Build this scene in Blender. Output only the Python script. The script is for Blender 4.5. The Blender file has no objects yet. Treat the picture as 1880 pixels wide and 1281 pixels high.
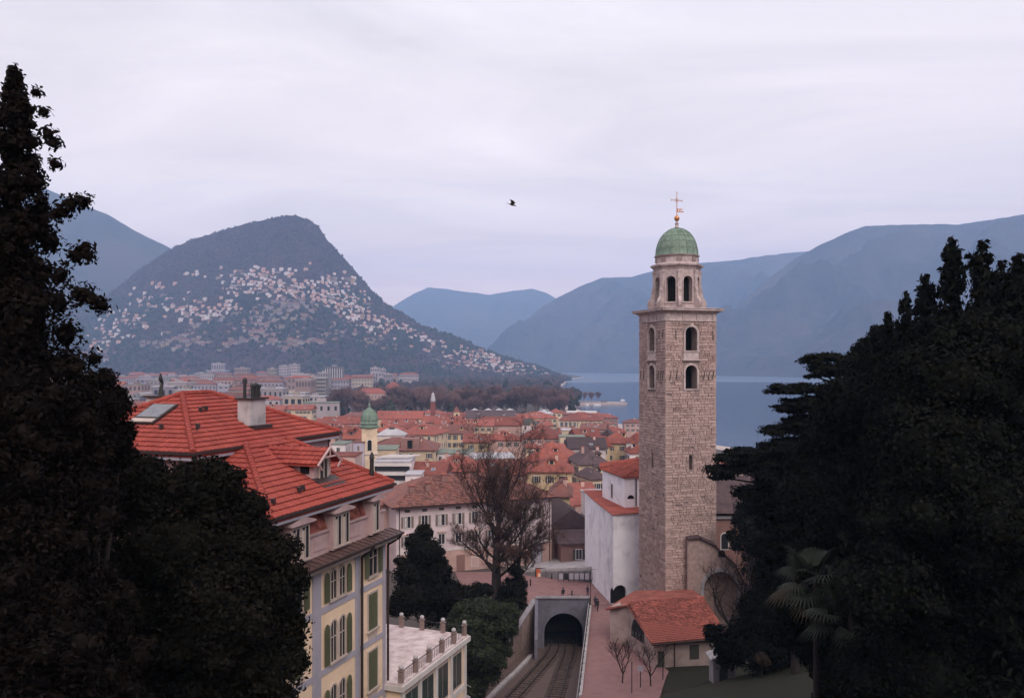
import bpy, bmesh, math, random
import numpy as np
from mathutils import Vector, Matrix, noise
R = math.radians
rnd = random.Random(7)
nr = np.random.default_rng(7)
sc = bpy.context.scene
col = sc.collection

# ------------------------------------------------------------------ camera, sky, sun, exposure
CZ, F0, HY, CX = 58.0, 1500.0, 668.0, 940.0          # eye height above the lake, focal length / horizon row / centre column of the 1880 px wide photo
cam_d = bpy.data.cameras.new('camera'); cam = bpy.data.objects.new('camera', cam_d); col.objects.link(cam)
cam.location = (0, 0, CZ); cam.rotation_euler = (R(90), 0, 0)
cam_d.sensor_width = 36; cam_d.lens = 36*F0/1880; cam_d.shift_y = (HY-640.5)/1880
cam_d.clip_start = .3; cam_d.clip_end = 60000
sc.camera = cam
SUN_EL, SUN_AZ = R(42), R(162)                       # azimuth from +Y clockwise: behind the camera, a little to its right
world = bpy.data.worlds.new('World'); sc.world = world; world.use_nodes = True
wn, wl = world.node_tree.nodes, world.node_tree.links
wn.clear()
def N(t, **k):
    n = wn.new(t)
    for a, b in k.items(): setattr(n, a, b)
    return n
out = N('ShaderNodeOutputWorld'); bg = N('ShaderNodeBackground')
sky = N('ShaderNodeTexSky', sky_type='NISHITA', sun_disc=False, sun_elevation=SUN_EL, sun_rotation=SUN_AZ)
skm = N('ShaderNodeVectorMath', operation='SCALE'); skm.inputs['Scale'].default_value = .10
wl.new(sky.outputs[0], skm.inputs[0])
tc = N('ShaderNodeTexCoord'); sx = N('ShaderNodeSeparateXYZ'); wl.new(tc.outputs['Generated'], sx.inputs[0])
hz = N('ShaderNodeMapRange'); hz.inputs['From Min'].default_value = 0; hz.inputs['From Max'].default_value = .42
wl.new(sx.outputs['Z'], hz.inputs['Value'])
grad = N('ShaderNodeValToRGB'); wl.new(hz.outputs[0], grad.inputs[0])
e = grad.color_ramp.elements
e[0].position = 0; e[0].color = (2.5, 1.50, 1.16, 1)
e[1].position = 1; e[1].color = (1.22, 1.11, 1.10, 1)
m_ = grad.color_ramp.elements.new(.42); m_.color = (1.55, 1.26, 1.14, 1)
# a cloud deck seen in perspective: direction projected on a level sheet overhead
ab = N('ShaderNodeMath', operation='ABSOLUTE'); wl.new(sx.outputs['Z'], ab.inputs[0])
ad = N('ShaderNodeMath', operation='ADD'); wl.new(ab.outputs[0], ad.inputs[0]); ad.inputs[1].default_value = .10
dx = N('ShaderNodeMath', operation='DIVIDE'); wl.new(sx.outputs['X'], dx.inputs[0]); wl.new(ad.outputs[0], dx.inputs[1])
dy = N('ShaderNodeMath', operation='DIVIDE'); wl.new(sx.outputs['Y'], dy.inputs[0]); wl.new(ad.outputs[0], dy.inputs[1])
cb = N('ShaderNodeCombineXYZ'); wl.new(dx.outputs[0], cb.inputs[0]); wl.new(dy.outputs[0], cb.inputs[1])
mp = N('ShaderNodeMapping'); mp.inputs['Rotation'].default_value = (0, 0, R(12)); mp.inputs['Scale'].default_value = (.5, .9, 1); wl.new(cb.outputs[0], mp.inputs[0])
cn = N('ShaderNodeTexNoise'); cn.inputs['Scale'].default_value = 1.3; cn.inputs['Detail'].default_value = 9; cn.inputs['Roughness'].default_value = .58; cn.inputs['Distortion'].default_value = .9
wl.new(mp.outputs[0], cn.inputs[0])
cr = N('ShaderNodeMapRange'); cr.inputs['From Min'].default_value = .3; cr.inputs['From Max'].default_value = .72; cr.inputs['To Min'].default_value = .84; cr.inputs['To Max'].default_value = 1.12
wl.new(cn.outputs[0], cr.inputs['Value'])
cm = N('ShaderNodeVectorMath', operation='SCALE'); wl.new(grad.outputs[0], cm.inputs[0]); wl.new(cr.outputs[0], cm.inputs['Scale'])
mx = N('ShaderNodeMixRGB'); mx.inputs[0].default_value = .95
wl.new(skm.outputs[0], mx.inputs[1]); wl.new(cm.outputs[0], mx.inputs[2])
wl.new(mx.outputs[0], bg.inputs[0]); bg.inputs[1].default_value = 1.0
wl.new(bg.outputs[0], out.inputs[0])
sun_d = bpy.data.lights.new('sun', 'SUN'); sun_d.energy = 2.9; sun_d.angle = R(40); sun_d.color = (1, .92, .84)
sun = bpy.data.objects.new('sun', sun_d); col.objects.link(sun)
sd = Vector((math.sin(SUN_AZ)*math.cos(SUN_EL), math.cos(SUN_AZ)*math.cos(SUN_EL), math.sin(SUN_EL)))
sun.rotation_euler = sd.to_track_quat('Z', 'Y').to_euler()
sc.view_settings.view_transform = 'Standard'; sc.view_settings.look = 'None'
sc.view_settings.exposure = 0; sc.view_settings.gamma = 1
sc.render.engine = 'CYCLES'
sc.cycles.use_denoising = True
sc.cycles.max_bounces = 5; sc.cycles.diffuse_bounces = 3; sc.cycles.glossy_bounces = 2; sc.cycles.volume_bounces = 2
sc.cycles.transparent_max_bounces = 4; sc.cycles.use_adaptive_sampling = True; sc.cycles.adaptive_threshold = .02
sc.cycles.caustics_reflective = False; sc.cycles.caustics_refractive = False

def P(px, py, Y): return ((px-CX)/F0*Y, Y, CZ-(py-HY)/F0*Y)
def XP(px, Y): return (px-CX)/F0*Y
def ZP(py, Y): return CZ-(py-HY)/F0*Y
def PX(x, y): return CX+F0*x/y
def PY(z, y): return HY+F0*(CZ-z)/y

# ------------------------------------------------------------------ materials
def M(name, c1, c2=None, scale=3., rough=.85, bump=0., bscale=None, isl=0., detail=5., objr=0., metal=0., spec=.3, courses=None, stretch=None, stain=None, lo=.35, hi=.65):
    """noise-mixed base colour; isl / objr vary the tone per piece and per object; courses = spacing of horizontal tile or stone lines"""
    m = bpy.data.materials.new(name); m.use_nodes = True
    n, l = m.node_tree.nodes, m.node_tree.links
    b = n['Principled BSDF']; b.inputs['Roughness'].default_value = rough; b.inputs['Metallic'].default_value = metal
    b.inputs['Specular IOR Level'].default_value = spec
    c2 = c2 or tuple(x*.72 for x in c1)
    tx = n.new('ShaderNodeTexCoord'); co = tx.outputs['Object']
    if stretch:
        q = n.new('ShaderNodeMapping'); q.inputs['Scale'].default_value = stretch; l.new(co, q.inputs[0]); co = q.outputs[0]
    t = n.new('ShaderNodeTexNoise'); t.inputs['Scale'].default_value = scale; t.inputs['Detail'].default_value = detail; t.inputs['Roughness'].default_value = .62; l.new(co, t.inputs[0])
    r = n.new('ShaderNodeMapRange'); r.inputs['From Min'].default_value = lo; r.inputs['From Max'].default_value = hi; l.new(t.outputs[0], r.inputs['Value'])
    x = n.new('ShaderNodeMixRGB'); x.inputs[1].default_value = (*c1, 1); x.inputs[2].default_value = (*c2, 1); l.new(r.outputs[0], x.inputs[0])
    c = x.outputs[0]
    def scl(c, sock, lo_, hi_, op='MULTIPLY'):
        a = n.new('ShaderNodeMapRange'); a.inputs['To Min'].default_value = lo_; a.inputs['To Max'].default_value = hi_; l.new(sock, a.inputs['Value'])
        v = n.new('ShaderNodeVectorMath'); v.operation = 'SCALE'; l.new(c, v.inputs[0]); l.new(a.outputs[0], v.inputs['Scale']); return v.outputs[0]
    if isl: g = n.new('ShaderNodeNewGeometry'); c = scl(c, g.outputs['Random Per Island'], 1-isl, 1+isl)
    if objr: g = n.new('ShaderNodeObjectInfo'); c = scl(c, g.outputs['Random'], 1-objr, 1+objr)
    if stain:
        t3 = n.new('ShaderNodeTexNoise'); t3.inputs['Scale'].default_value = stain[1]; t3.inputs['Detail'].default_value = 8; t3.inputs['Roughness'].default_value = .7; l.new(tx.outputs['Object'], t3.inputs[0])
        a = n.new('ShaderNodeMapRange'); a.inputs['From Min'].default_value = .5; a.inputs['From Max'].default_value = .72; l.new(t3.outputs[0], a.inputs['Value'])
        x3 = n.new('ShaderNodeMixRGB'); x3.inputs[2].default_value = (*stain[0], 1); l.new(a.outputs[0], x3.inputs[0]); l.new(c, x3.inputs[1]); c = x3.outputs[0]
    hgt = None
    if courses:
        s = n.new('ShaderNodeSeparateXYZ'); l.new(tx.outputs['Object'], s.inputs[0])
        d = n.new('ShaderNodeMath'); d.operation = 'DIVIDE'; l.new(s.outputs['Z'], d.inputs[0]); d.inputs[1].default_value = courses
        fr = n.new('ShaderNodeMath'); fr.operation = 'FRACT'; l.new(d.outputs[0], fr.inputs[0]); hgt = fr.outputs[0]
    l.new(c, b.inputs['Base Color'])
    if bump or courses:
        bp = n.new('ShaderNodeBump'); bp.inputs['Strength'].default_value = bump or .4; bp.inputs['Distance'].default_value = .05
        t2 = n.new('ShaderNodeTexNoise'); t2.inputs['Scale'].default_value = bscale or scale*4; t2.inputs['Detail'].default_value = 6; l.new(co, t2.inputs[0])
        if hgt is not None:
            ad = n.new('ShaderNodeMath'); ad.operation = 'ADD'; l.new(t2.outputs[0], ad.inputs[0]); l.new(hgt, ad.inputs[1]); l.new(ad.outputs[0], bp.inputs['Height'])
        else: l.new(t2.outputs[0], bp.inputs['Height'])
        l.new(bp.outputs[0], b.inputs['Normal'])
    return m
def tile_mat(name, c, c2, s=.8, stain=None): return M(name, c, c2, scale=s, rough=.9, objr=.28, bump=.5, bscale=3, courses=.16, detail=9, spec=.15, stain=stain)
K = {}
K['stone'] = M('tower_stone', (.50, .355, .325), (.38, .265, .245), scale=1.6, bump=.7, bscale=9, isl=.20, objr=.14, rough=.92, stain=((.26, .175, .165), .32))
K['mortar'] = M('mortar', (.30, .22, .205), (.20, .15, .14), scale=4, bump=.5)
K['pale_stone'] = M('pale_dressed_stone', (.52, .42, .41), (.36, .28, .275), scale=1.6, bump=.3, stain=((.20, .155, .15), .9))
K['copper'] = M('green_copper', (.125, .185, .145), (.19, .25, .20), scale=1.5, rough=.6, bump=.2, stain=((.07, .10, .07), 1.6), stretch=(1, 1, .3))
K['gold'] = M('gilded_metal', (.65, .28, .10), (.40, .16, .07), rough=.4, metal=.5)
K['iron'] = M('dark_iron', (.03, .028, .03), rough=.6)
K['dark'] = M('painted_dark_interior', (.012, .011, .012), rough=1)  # near-black colour stands in for the shade inside openings
K['white_plaster'] = M('white_lime_plaster', (.84, .81, .85), (.77, .73, .78), scale=.5, bump=.15, bscale=6, stain=((.55, .50, .55), .25))
K['red_tile'] = M('red_clay_tile', (.30, .056, .040), (.22, .040, .032), scale=.5, rough=.8, isl=.16, objr=.12, spec=.25, bump=.2, stain=((.25, .035, .028), .35))
K['brown_tile'] = M('brown_mossy_clay_tile', (.22, .098, .082), (.14, .066, .06), scale=.8, rough=.9, isl=.4, bump=.3, stain=((.27, .09, .06), .6))
K['chapel'] = M('dingy_beige_render', (.46, .35, .32), (.38, .28, .26), scale=.5, stain=((.26, .19, .18), .5))
K['old_tile'] = M('old_clay_tile', (.31, .095, .073), (.20, .062, .05), scale=.9, rough=.9, isl=.45, objr=.1, bump=.3, stain=((.17, .055, .045), .8))
K['apse_tile'] = M('apse_clay_tile', (.31, .070, .045), (.20, .045, .035), scale=.5, rough=.9, isl=.35, bump=.3)
K['roof_a'] = tile_mat('orange_red_roof_tiles', (.29, .086, .064), (.19, .062, .05), stain=((.15, .06, .052), .12))
K['roof_b'] = tile_mat('dull_red_roof_tiles', (.25, .082, .066), (.17, .06, .052), stain=((.33, .10, .07), .15))
K['roof_c'] = tile_mat('brown_roof_tiles', (.20, .088, .075), (.125, .062, .058), stain=((.26, .09, .07), .2))
K['roof_d'] = tile_mat('dark_purple_roof_tiles', (.095, .062, .065), (.06, .042, .047))
K['roof_g'] = M('green_grey_flat_roof', (.20, .22, .18), (.13, .15, .13), scale=.5)
K['roof_w'] = M('pale_flat_roof', (.45, .43, .45), (.33, .31, .34), scale=.3)
K['w_yellow'] = M('yellow_render', (.56, .42, .26), (.47, .34, .21), objr=.18, scale=.3, bump=.1, stain=((.40, .27, .16), .15))
K['w_cream'] = M('cream_render', (.62, .48, .34), (.52, .40, .29), objr=.18, scale=.3, stain=((.38, .29, .22), .13))
K['w_pink'] = M('pink_render', (.56, .36, .31), (.46, .29, .26), objr=.18, scale=.3, stain=((.36, .24, .22), .13))
K['w_white'] = M('off_white_render', (.66, .58, .58), (.56, .48, .48), objr=.18, scale=.3, stain=((.42, .35, .35), .15))
K['w_lilac'] = M('lilac_grey_render', (.46, .40, .48), (.38, .33, .40), scale=.3)
K['w_brown'] = M('brown_render', (.28, .15, .13), (.20, .11, .10), scale=.4)
K['w_curia'] = M('grimy_white_render', (.64, .52, .53), (.52, .41, .42), scale=.25, bump=.1, stain=((.40, .30, .31), .22))
K['hotel_y'] = M('pale_yellow_render', (.84, .62, .45), (.76, .55, .39), scale=.4, bump=.12, bscale=8, stain=((.58, .45, .32), .2))
K['hotel_p'] = M('dusty_pink_render', (.48, .33, .33), (.40, .27, .27), scale=.7, stain=((.30, .20, .20), .6))
K['band'] = M('lilac_grey_band', (.40, .36, .42), (.34, .31, .36), scale=1)
K['trim'] = M('pale_trim', (.62, .56, .54), (.50, .45, .44), scale=1)
K['frame'] = M('cream_window_frame', (.50, .40, .35), (.40, .32, .29), scale=1)
K['bay_glass'] = M('grey_green_bay_glass', (.05, .065, .06), (.03, .04, .04), scale=.4, rough=.15, spec=.6)
K['gutter'] = M('brown_black_metal', (.045, .028, .028), rough=.5)
K['skirt'] = M('brown_tin_skirt_roof', (.11, .060, .055), (.065, .038, .036), scale=1.2, rough=.6)
K['shutter'] = M('olive_green_shutter', (.115, .118, .065), (.09, .092, .055), scale=3, objr=.15, rough=.6)
K['shutter_b'] = M('grey_brown_shutter', (.20, .155, .14), (.15, .115, .105), scale=3, rough=.7)
K['shutter_d'] = M('dark_shutter', (.075, .07, .06), rough=.7)
K['glass'] = M('window_glass', (.02, .022, .028), (.03, .032, .04), rough=.12, spec=.6)
K['pale_glass'] = M('skylight_glass', (.16, .16, .18), (.10, .10, .12), rough=.2, spec=.5)
for k_, a_, b_ in (('c_white',(.34,.285,.30),(.26,.22,.23)),('c_cream',(.32,.26,.22),(.26,.21,.18)),('c_pink',(.34,.23,.21),(.27,.18,.17)),('c_yellow',(.37,.27,.18),(.30,.22,.15)),('c_lilac',(.29,.25,.29),(.23,.20,.24))): K[k_] = M('dull_'+k_[2:]+'_render', a_, b_, scale=.06, objr=.25)  # duller wall tones for the city and hillside buildings
K['far_glass'] = M('far_window_glass', (.09, .08, .095), (.06, .055, .065), scale=.2, rough=.3)
K['bark'] = M('dark_bark', (.032, .023, .021), (.018, .013, .013), scale=2, bump=.6, bscale=14, stretch=(1, 1, .3))
K['twig'] = M('reddish_twigs', (.085, .042, .038), (.055, .030, .030), scale=.5, rough=.9)
K['twig_far'] = M('brown_winter_twigs', (.17, .095, .088), (.11, .066, .064), scale=.1, rough=.9, objr=.3)
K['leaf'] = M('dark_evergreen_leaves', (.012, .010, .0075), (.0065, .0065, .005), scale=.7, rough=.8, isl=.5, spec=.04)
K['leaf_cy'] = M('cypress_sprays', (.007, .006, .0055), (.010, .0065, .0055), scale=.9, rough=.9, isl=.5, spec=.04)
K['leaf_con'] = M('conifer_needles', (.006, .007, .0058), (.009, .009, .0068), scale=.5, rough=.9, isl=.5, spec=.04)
K['leaf_far'] = M('far_evergreen', (.042, .052, .036), (.06, .06, .045), scale=.1, rough=.9, objr=.3, spec=.1)
K['hedge'] = M('hedge_leaves', (.026, .032, .015), (.016, .021, .011), scale=1.2, rough=.8, isl=.5)
K['palm'] = M('palm_fronds', (.012, .018, .010), (.018, .021, .012), scale=1, rough=.7, isl=.4)
K['palm_dead'] = M('dead_palm_fronds', (.045, .030, .018), (.03, .02, .013), scale=1, rough=.9, isl=.3)
K['asphalt'] = M('asphalt', (.06, .055, .06), (.045, .04, .045), scale=.5, bump=.2)
K['pave'] = M('red_porphyry_paving', (.27, .145, .14), (.21, .11, .108), scale=.9, rough=.9, bump=.2, isl=.1, stain=((.24, .14, .135), .35))
K['concrete'] = M('grey_concrete', (.30, .27, .29), (.22, .20, .22), scale=.8, bump=.3, stain=((.14, .125, .14), .5))
K['portal'] = M('portal_concrete', (.16, .145, .185), (.12, .11, .14), scale=.8, bump=.2, stain=((.08, .075, .09), .5))
K['pale_conc'] = M('pale_concrete', (.46, .42, .43), (.34, .31, .32), scale=.8, bump=.3, stain=((.22, .19, .19), 1.2))
K['terrace'] = M('worn_terrace_screed', (.62, .52, .52), (.40, .30, .30), scale=1.1, rough=.8, bump=.2, detail=9)
K['gravel'] = M('track_ballast', (.15, .10, .09), (.09, .062, .06), scale=7, bump=1, bscale=14, detail=10)
K['rubble'] = M('rubble_wall_stone', (.26, .185, .17), (.17, .12, .11), scale=2, bump=.6, isl=.3)
K['steel'] = M('rail_steel', (.10, .075, .07), (.06, .045, .045), rough=.4, metal=.6)
K['wood'] = M('sleeper_wood', (.10, .072, .064), rough=.9)
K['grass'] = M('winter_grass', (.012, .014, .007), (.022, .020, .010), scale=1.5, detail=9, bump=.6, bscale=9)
K['dry_grass'] = M('dry_orange_grass', (.36, .20, .09), (.24, .14, .07), scale=2, bump=.5)
K['sand'] = M('pale_gravel_spit', (.45, .36, .33), (.34, .27, .26), scale=.05)
K['skin'] = M('skin', (.45, .27, .20)); K['coat'] = M('dark_coat', (.02, .02, .028)); K['coat_b'] = M('blue_black_coat', (.03, .035, .06)); K['red_cloth'] = M('red_cloth', (.35, .05, .04))
K['bird'] = M('bird_feathers', (.05, .035, .03))
K['poster'] = M('orange_poster', (.55, .15, .06), (.45, .10, .05), scale=2)
K['boat'] = M('white_boat_hull', (.75, .72, .74))

# ------------------------------------------------------------------ mesh builder
class MB:
    def __init__(s): s.v = []; s.f = []; s.m = []
    def add(s, vs, fs, mi=0):
        o = len(s.v); s.v += [tuple(p) for p in vs]; s.f += [tuple(o+i for i in f) for f in fs]; s.m += [mi]*len(fs); return s
    def box(s, x0, x1, y0, y1, z0, z1, mi=0):
        return s.add([(x0,y0,z0),(x1,y0,z0),(x1,y1,z0),(x0,y1,z0),(x0,y0,z1),(x1,y0,z1),(x1,y1,z1),(x0,y1,z1)],
            [(0,3,2,1),(4,5,6,7),(0,1,5,4),(1,2,6,5),(2,3,7,6),(3,0,4,7)], mi)
    def obox(s, c, sz, rz=0, mi=0):
        a, b = math.cos(rz), math.sin(rz); hx, hy, hz_ = sz[0]/2, sz[1]/2, sz[2]/2; vs = []
        for z in (-hz_, hz_):
            for x, y in ((-hx,-hy),(hx,-hy),(hx,hy),(-hx,hy)): vs.append((c[0]+x*a-y*b, c[1]+x*b+y*a, c[2]+z))
        return s.add(vs, [(0,3,2,1),(4,5,6,7),(0,1,5,4),(1,2,6,5),(2,3,7,6),(3,0,4,7)], mi)
    def prism(s, poly, z0, z1, mi=0):
        n = len(poly); g = z1 if isinstance(z1, (list, tuple)) else [z1]*n; h = z0 if isinstance(z0, (list, tuple)) else [z0]*n
        return s.add([(p[0],p[1],h[i]) for i, p in enumerate(poly)]+[(p[0],p[1],g[i]) for i, p in enumerate(poly)],
            [tuple(range(n))[::-1], tuple(range(n,2*n))]+[(i,(i+1)%n,n+(i+1)%n,n+i) for i in range(n)], mi)
    def extr(s, poly, y0, y1, mi=0):                 # polygon in x,z pushed along y
        n = len(poly)
        return s.add([(p[0],y0,p[1]) for p in poly]+[(p[0],y1,p[1]) for p in poly],
            [tuple(range(n)), tuple(range(n,2*n))[::-1]]+[(i,n+i,n+(i+1)%n,(i+1)%n) for i in range(n)], mi)
    def lathe(s, prof, n=24, c=(0,0), mi=0, ph=0.):
        o = []; 
        for r, z in prof:
            for k in range(n): a = ph+2*math.pi*k/n; o.append((c[0]+r*math.cos(a), c[1]+r*math.sin(a), z))
        fs = [(j*n+k, j*n+(k+1)%n, (j+1)*n+(k+1)%n, (j+1)*n+k) for j in range(len(prof)-1) for k in range(n)]
        fs += [tuple(range(n))[::-1], tuple((len(prof)-1)*n+k for k in range(n))]
        return s.add(o, fs, mi)
    def tube(s, p0, p1, r0, r1=None, n=6, mi=0):
        r1 = r0 if r1 is None else r1; p0, p1 = Vector(p0), Vector(p1); d = p1-p0
        if d.length < 1e-6: return s
        q = d.to_track_quat('Z', 'Y'); o = []
        for p, r in ((p0, r0), (p1, r1)):
            for k in range(n): a = 2*math.pi*k/n; o.append(p+q@Vector((r*math.cos(a), r*math.sin(a), 0)))
        return s.add(o, [(k,(k+1)%n,n+(k+1)%n,n+k) for k in range(n)]+[tuple(range(n))[::-1], tuple(range(n,2*n))], mi)
    def mesh(s, name, mats):
        me = bpy.data.meshes.new(name); me.from_pydata(s.v, [], s.f)
        for m in mats: me.materials.append(K[m] if isinstance(m, str) else m)
        if len(mats) > 1: me.polygons.foreach_set('material_index', s.m)
        if len(s.f) < 6000:
            b = bmesh.new(); b.from_mesh(me); bmesh.ops.recalc_face_normals(b, faces=b.faces); b.to_mesh(me); b.free()
        return me
    def build(s, name, mats, parent=None, **k):
        return put(name, s.mesh(name, mats if isinstance(mats, (list, tuple)) else [mats]), parent, **k)
def put(name, me, parent=None, loc=None, rz=None, smooth=False, kind=None, label=None, cat=None, group=None, scale=None):
    o = bpy.data.objects.new(name, me); col.objects.link(o)
    if parent: o.parent = parent
    if loc is not None: o.location = loc
    if rz is not None: o.rotation_euler = (0, 0, rz)
    if scale is not None: o.scale = scale if isinstance(scale, (tuple, list)) else (scale,)*3
    if smooth: me.polygons.foreach_set('use_smooth', [True]*len(me.polygons))
    if kind: o['kind'] = kind
    if label: o['label'] = label
    if cat: o['category'] = cat
    if group: o['group'] = group
    return o
def thing(name, label, cat, loc=(0,0,0), rz=0, group=None):
    return put(name, None, None, loc, rz, label=label, cat=cat, group=group)
def np_mesh(name, V, Fq, mat, mi=None):
    """V (n,3), Fq (m,3|4) arrays"""
    me = bpy.data.meshes.new(name); V = np.asarray(V, np.float32); Fq = np.asarray(Fq, np.int32); k = Fq.shape[1]
    me.vertices.add(len(V)); me.vertices.foreach_set('co', V.ravel())
    me.loops.add(Fq.size); me.loops.foreach_set('vertex_index', Fq.ravel())
    me.polygons.add(len(Fq)); me.polygons.foreach_set('loop_start', np.arange(0, Fq.size, k, dtype=np.int32))
    for m in (mat if isinstance(mat, (list, tuple)) else [mat]): me.materials.append(K[m] if isinstance(m, str) else m)
    if mi is not None: me.polygons.foreach_set('material_index', np.asarray(mi, np.int32))
    me.update(); me.validate(); return me
def cut(o, mb):
    """take the shapes in mb out of mesh object o"""
    c = bpy.data.objects.new('cutter', mb.mesh('cutter', ['dark'])); col.objects.link(c)
    c.parent = o.parent; c.location = o.location; c.rotation_euler = o.rotation_euler
    md = o.modifiers.new('b', 'BOOLEAN'); md.object = c; md.operation = 'DIFFERENCE'; md.solver = 'EXACT'
    bpy.context.view_layer.update()
    dg = bpy.context.evaluated_depsgraph_get()
    me = bpy.data.meshes.new_from_object(o.evaluated_get(dg)); o.modifiers.clear(); o.data = me
    bpy.data.objects.remove(c)
def arch(w, h, n=10, x=0., z=0., rise=None):
    """outline of an arched opening, sill centre at (x, z)"""
    r = w/2; rise = r if rise is None else rise
    return [(x-r, z), (x+r, z)]+[(x+r*math.cos(a), z+h-rise+rise*math.sin(a)) for a in [math.pi*k/n for k in range(n+1)]]
def arch_ring(mb, w, h, t, y0, y1, x=0., z=0., n=10, mi=0, sill=True):
    r = w/2; inn = [(x+r, z)]+[(x+r*math.cos(a), z+h-r+r*math.sin(a)) for a in [math.pi*k/n for k in range(n+1)]]+[(x-r, z)]
    R_ = r+t; ou = [(x+R_, z)]+[(x+R_*math.cos(a), z+h-r+R_*math.sin(a)) for a in [math.pi*k/n for k in range(n+1)]]+[(x-R_, z)]
    k = len(inn); vs = [(p[0],y0,p[1]) for p in inn]+[(p[0],y0,p[1]) for p in ou]+[(p[0],y1,p[1]) for p in inn]+[(p[0],y1,p[1]) for p in ou]
    fs = []
    for i in range(k-1): fs += [(i,i+1,k+i+1,k+i), (2*k+i,3*k+i,3*k+i+1,2*k+i+1), (i,2*k+i,2*k+i+1,i+1), (k+i,k+i+1,3*k+i+1,3*k+i)]
    fs += [(0,k,3*k,2*k), (k-1,3*k-1,4*k-1,2*k-1)]
    mb.add(vs, fs, mi)
    if sill: mb.box(x-R_-.05, x+R_+.05, y0-.06, y1, z-.18, z-.002, mi)
def lerp(a, b, t): return a+(b-a)*t
def interp(tab, x): return float(np.interp(x, [p[0] for p in tab], [p[1] for p in tab]))
# ------------------------------------------------------------------ ground, lake, mountains, haze
PROF = [(-60,57),(-3,56.5),(3,55.2),(10,50.5),(20,44.5),(30,40),(45,35),(58,32),(72,28),(82,24.6),(95,24),(118,22.9),(150,21.6),(165,19),(200,12),(260,7),(420,4),(700,2.6),(1200,2.6),(2200,5),(4000,6),(12000,6)]
SHORE = [(1500,-200),(700,260),(400,380),(235,445),(150,530),(120,600),(106,690),(92,815),(80,1000),(76,1120),(110,1150),(165,1172),(150,1192),(90,1215),(80,1300),(82,1500),(120,2000),(165,2500),(195,2900),(300,3400)]
def track_z(y): return 17+(118-y)*.12
WL = [(70,-10.5),(80,-7.6),(87,-5.5),(95,-3.8),(105,-1.2),(112,.6),(118,3.6)]         # left cutting wall, y -> x
WR = [(60,3.6),(82,6.6),(118,11.1)]                                                     # right cutting wall
def land(xs, ys, inset=0):
    """inside test for the land side of the shore polyline"""
    pts = SHORE+[(300,12000),(-12000,12000),(-12000,-3000),(1500,-3000)]
    ins = np.zeros(xs.shape, bool); n = len(pts)
    for i in range(n):
        (x1,y1),(x2,y2) = pts[i], pts[(i+1)%n]
        c = ((y1 > ys) != (y2 > ys)); xi = (x2-x1)*(ys-y1)/((y2-y1) if y2 != y1 else 1e-9)+x1
        ins ^= c & (xs < xi)
    if inset:
        for i in range(len(SHORE)-1):
            a = np.array(SHORE[i]); b = np.array(SHORE[i+1]); d = b-a
            t = np.clip(((xs-a[0])*d[0]+(ys-a[1])*d[1])/(d@d), 0, 1)
            ins &= np.hypot(xs-a[0]-t*d[0], ys-a[1]-t*d[1]) > inset
    return ins
def ground(x, y):
    z = np.interp(y, [p[0] for p in PROF], [p[1] for p in PROF])
    s = np.clip((x-13)/16, 0, 1); near = np.clip((92-y)/14, 0, 1); z = z+s*near*4.2+np.clip((x-30)/30, 0, 1)*np.clip((150-y)/60, 0, 1)*9
    l = np.clip((-14-x)/20, 0, 1)*np.clip((150-y)/50, 0, 1); z = z+l*1.5
    return z
def G(x, y): return float(ground(np.array([float(x)]), np.array([float(y)]))[0])
def axis(lo, f0, f1, hi, step, g):
    a = list(np.arange(f0, f1+1e-6, step)); s = step; x = f0
    while x > lo: s *= g; x -= s; a.insert(0, x)
    s = step; x = f1
    while x < hi: s *= g; x += s; a.append(x)
    return np.array(a)
gx = axis(-11000, -30, 45, 11000, 1., 1.07); gy = axis(-3000, 60, 135, 12000, 1., 1.05)
X, Y = np.meshgrid(gx, gy); Z = ground(X, Y)
Z = Z+np.where((Y > 300), 0, 0)
Z = np.where(land(X, Y, 14), Z, -5.)
xl = np.interp(Y, [p[0] for p in WL], [p[1] for p in WL]); xr = np.interp(Y, [p[0] for p in WR], [p[1] for p in WR])
tr = (Y > 62) & (Y < 119.5) & (X > xl-1.3) & (X < xr+1.3) | (Y > 119) & (Y < 127) & (X > 3.9) & (X < 11.1); Z = np.where(tr, track_z(Y)-.3, Z)
ny, nx = X.shape; idx = np.arange(ny*nx).reshape(ny, nx)
Fq = np.stack([idx[:-1,:-1], idx[:-1,1:], idx[1:,1:], idx[1:,:-1]], -1).reshape(-1, 4)
gm = M('town_ground', (.085, .066, .06), (.055, .045, .042), scale=.02, rough=.95, detail=10)
ms = np.zeros(len(Fq), int); cyy = Y[:-1,:-1].ravel(); cxx = X[:-1,:-1].ravel()
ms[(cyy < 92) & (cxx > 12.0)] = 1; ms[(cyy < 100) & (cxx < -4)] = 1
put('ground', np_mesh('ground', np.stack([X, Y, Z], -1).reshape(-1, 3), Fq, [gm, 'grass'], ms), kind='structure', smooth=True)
# lake
wm = bpy.data.materials.new('lake_water'); wm.use_nodes = True; n, l = wm.node_tree.nodes, wm.node_tree.links
b = n['Principled BSDF']; b.inputs['Base Color'].default_value = (.012, .034, .085, 1); b.inputs['Roughness'].default_value = .16; b.inputs['IOR'].default_value = 1.33
t = n.new('ShaderNodeTexNoise'); g = n.new('ShaderNodeNewGeometry'); mpp = n.new('ShaderNodeMapping'); mpp.inputs['Scale'].default_value = (.05, .16, 1)
l.new(g.outputs['Position'], mpp.inputs[0]); l.new(mpp.outputs[0], t.inputs[0]); t.inputs['Scale'].default_value = 1; t.inputs['Detail'].default_value = 6
bp = n.new('ShaderNodeBump'); bp.inputs['Strength'].default_value = .5; bp.inputs['Distance'].default_value = .5; l.new(t.outputs[0], bp.inputs['Height']); l.new(bp.outputs[0], b.inputs['Normal'])
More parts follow.
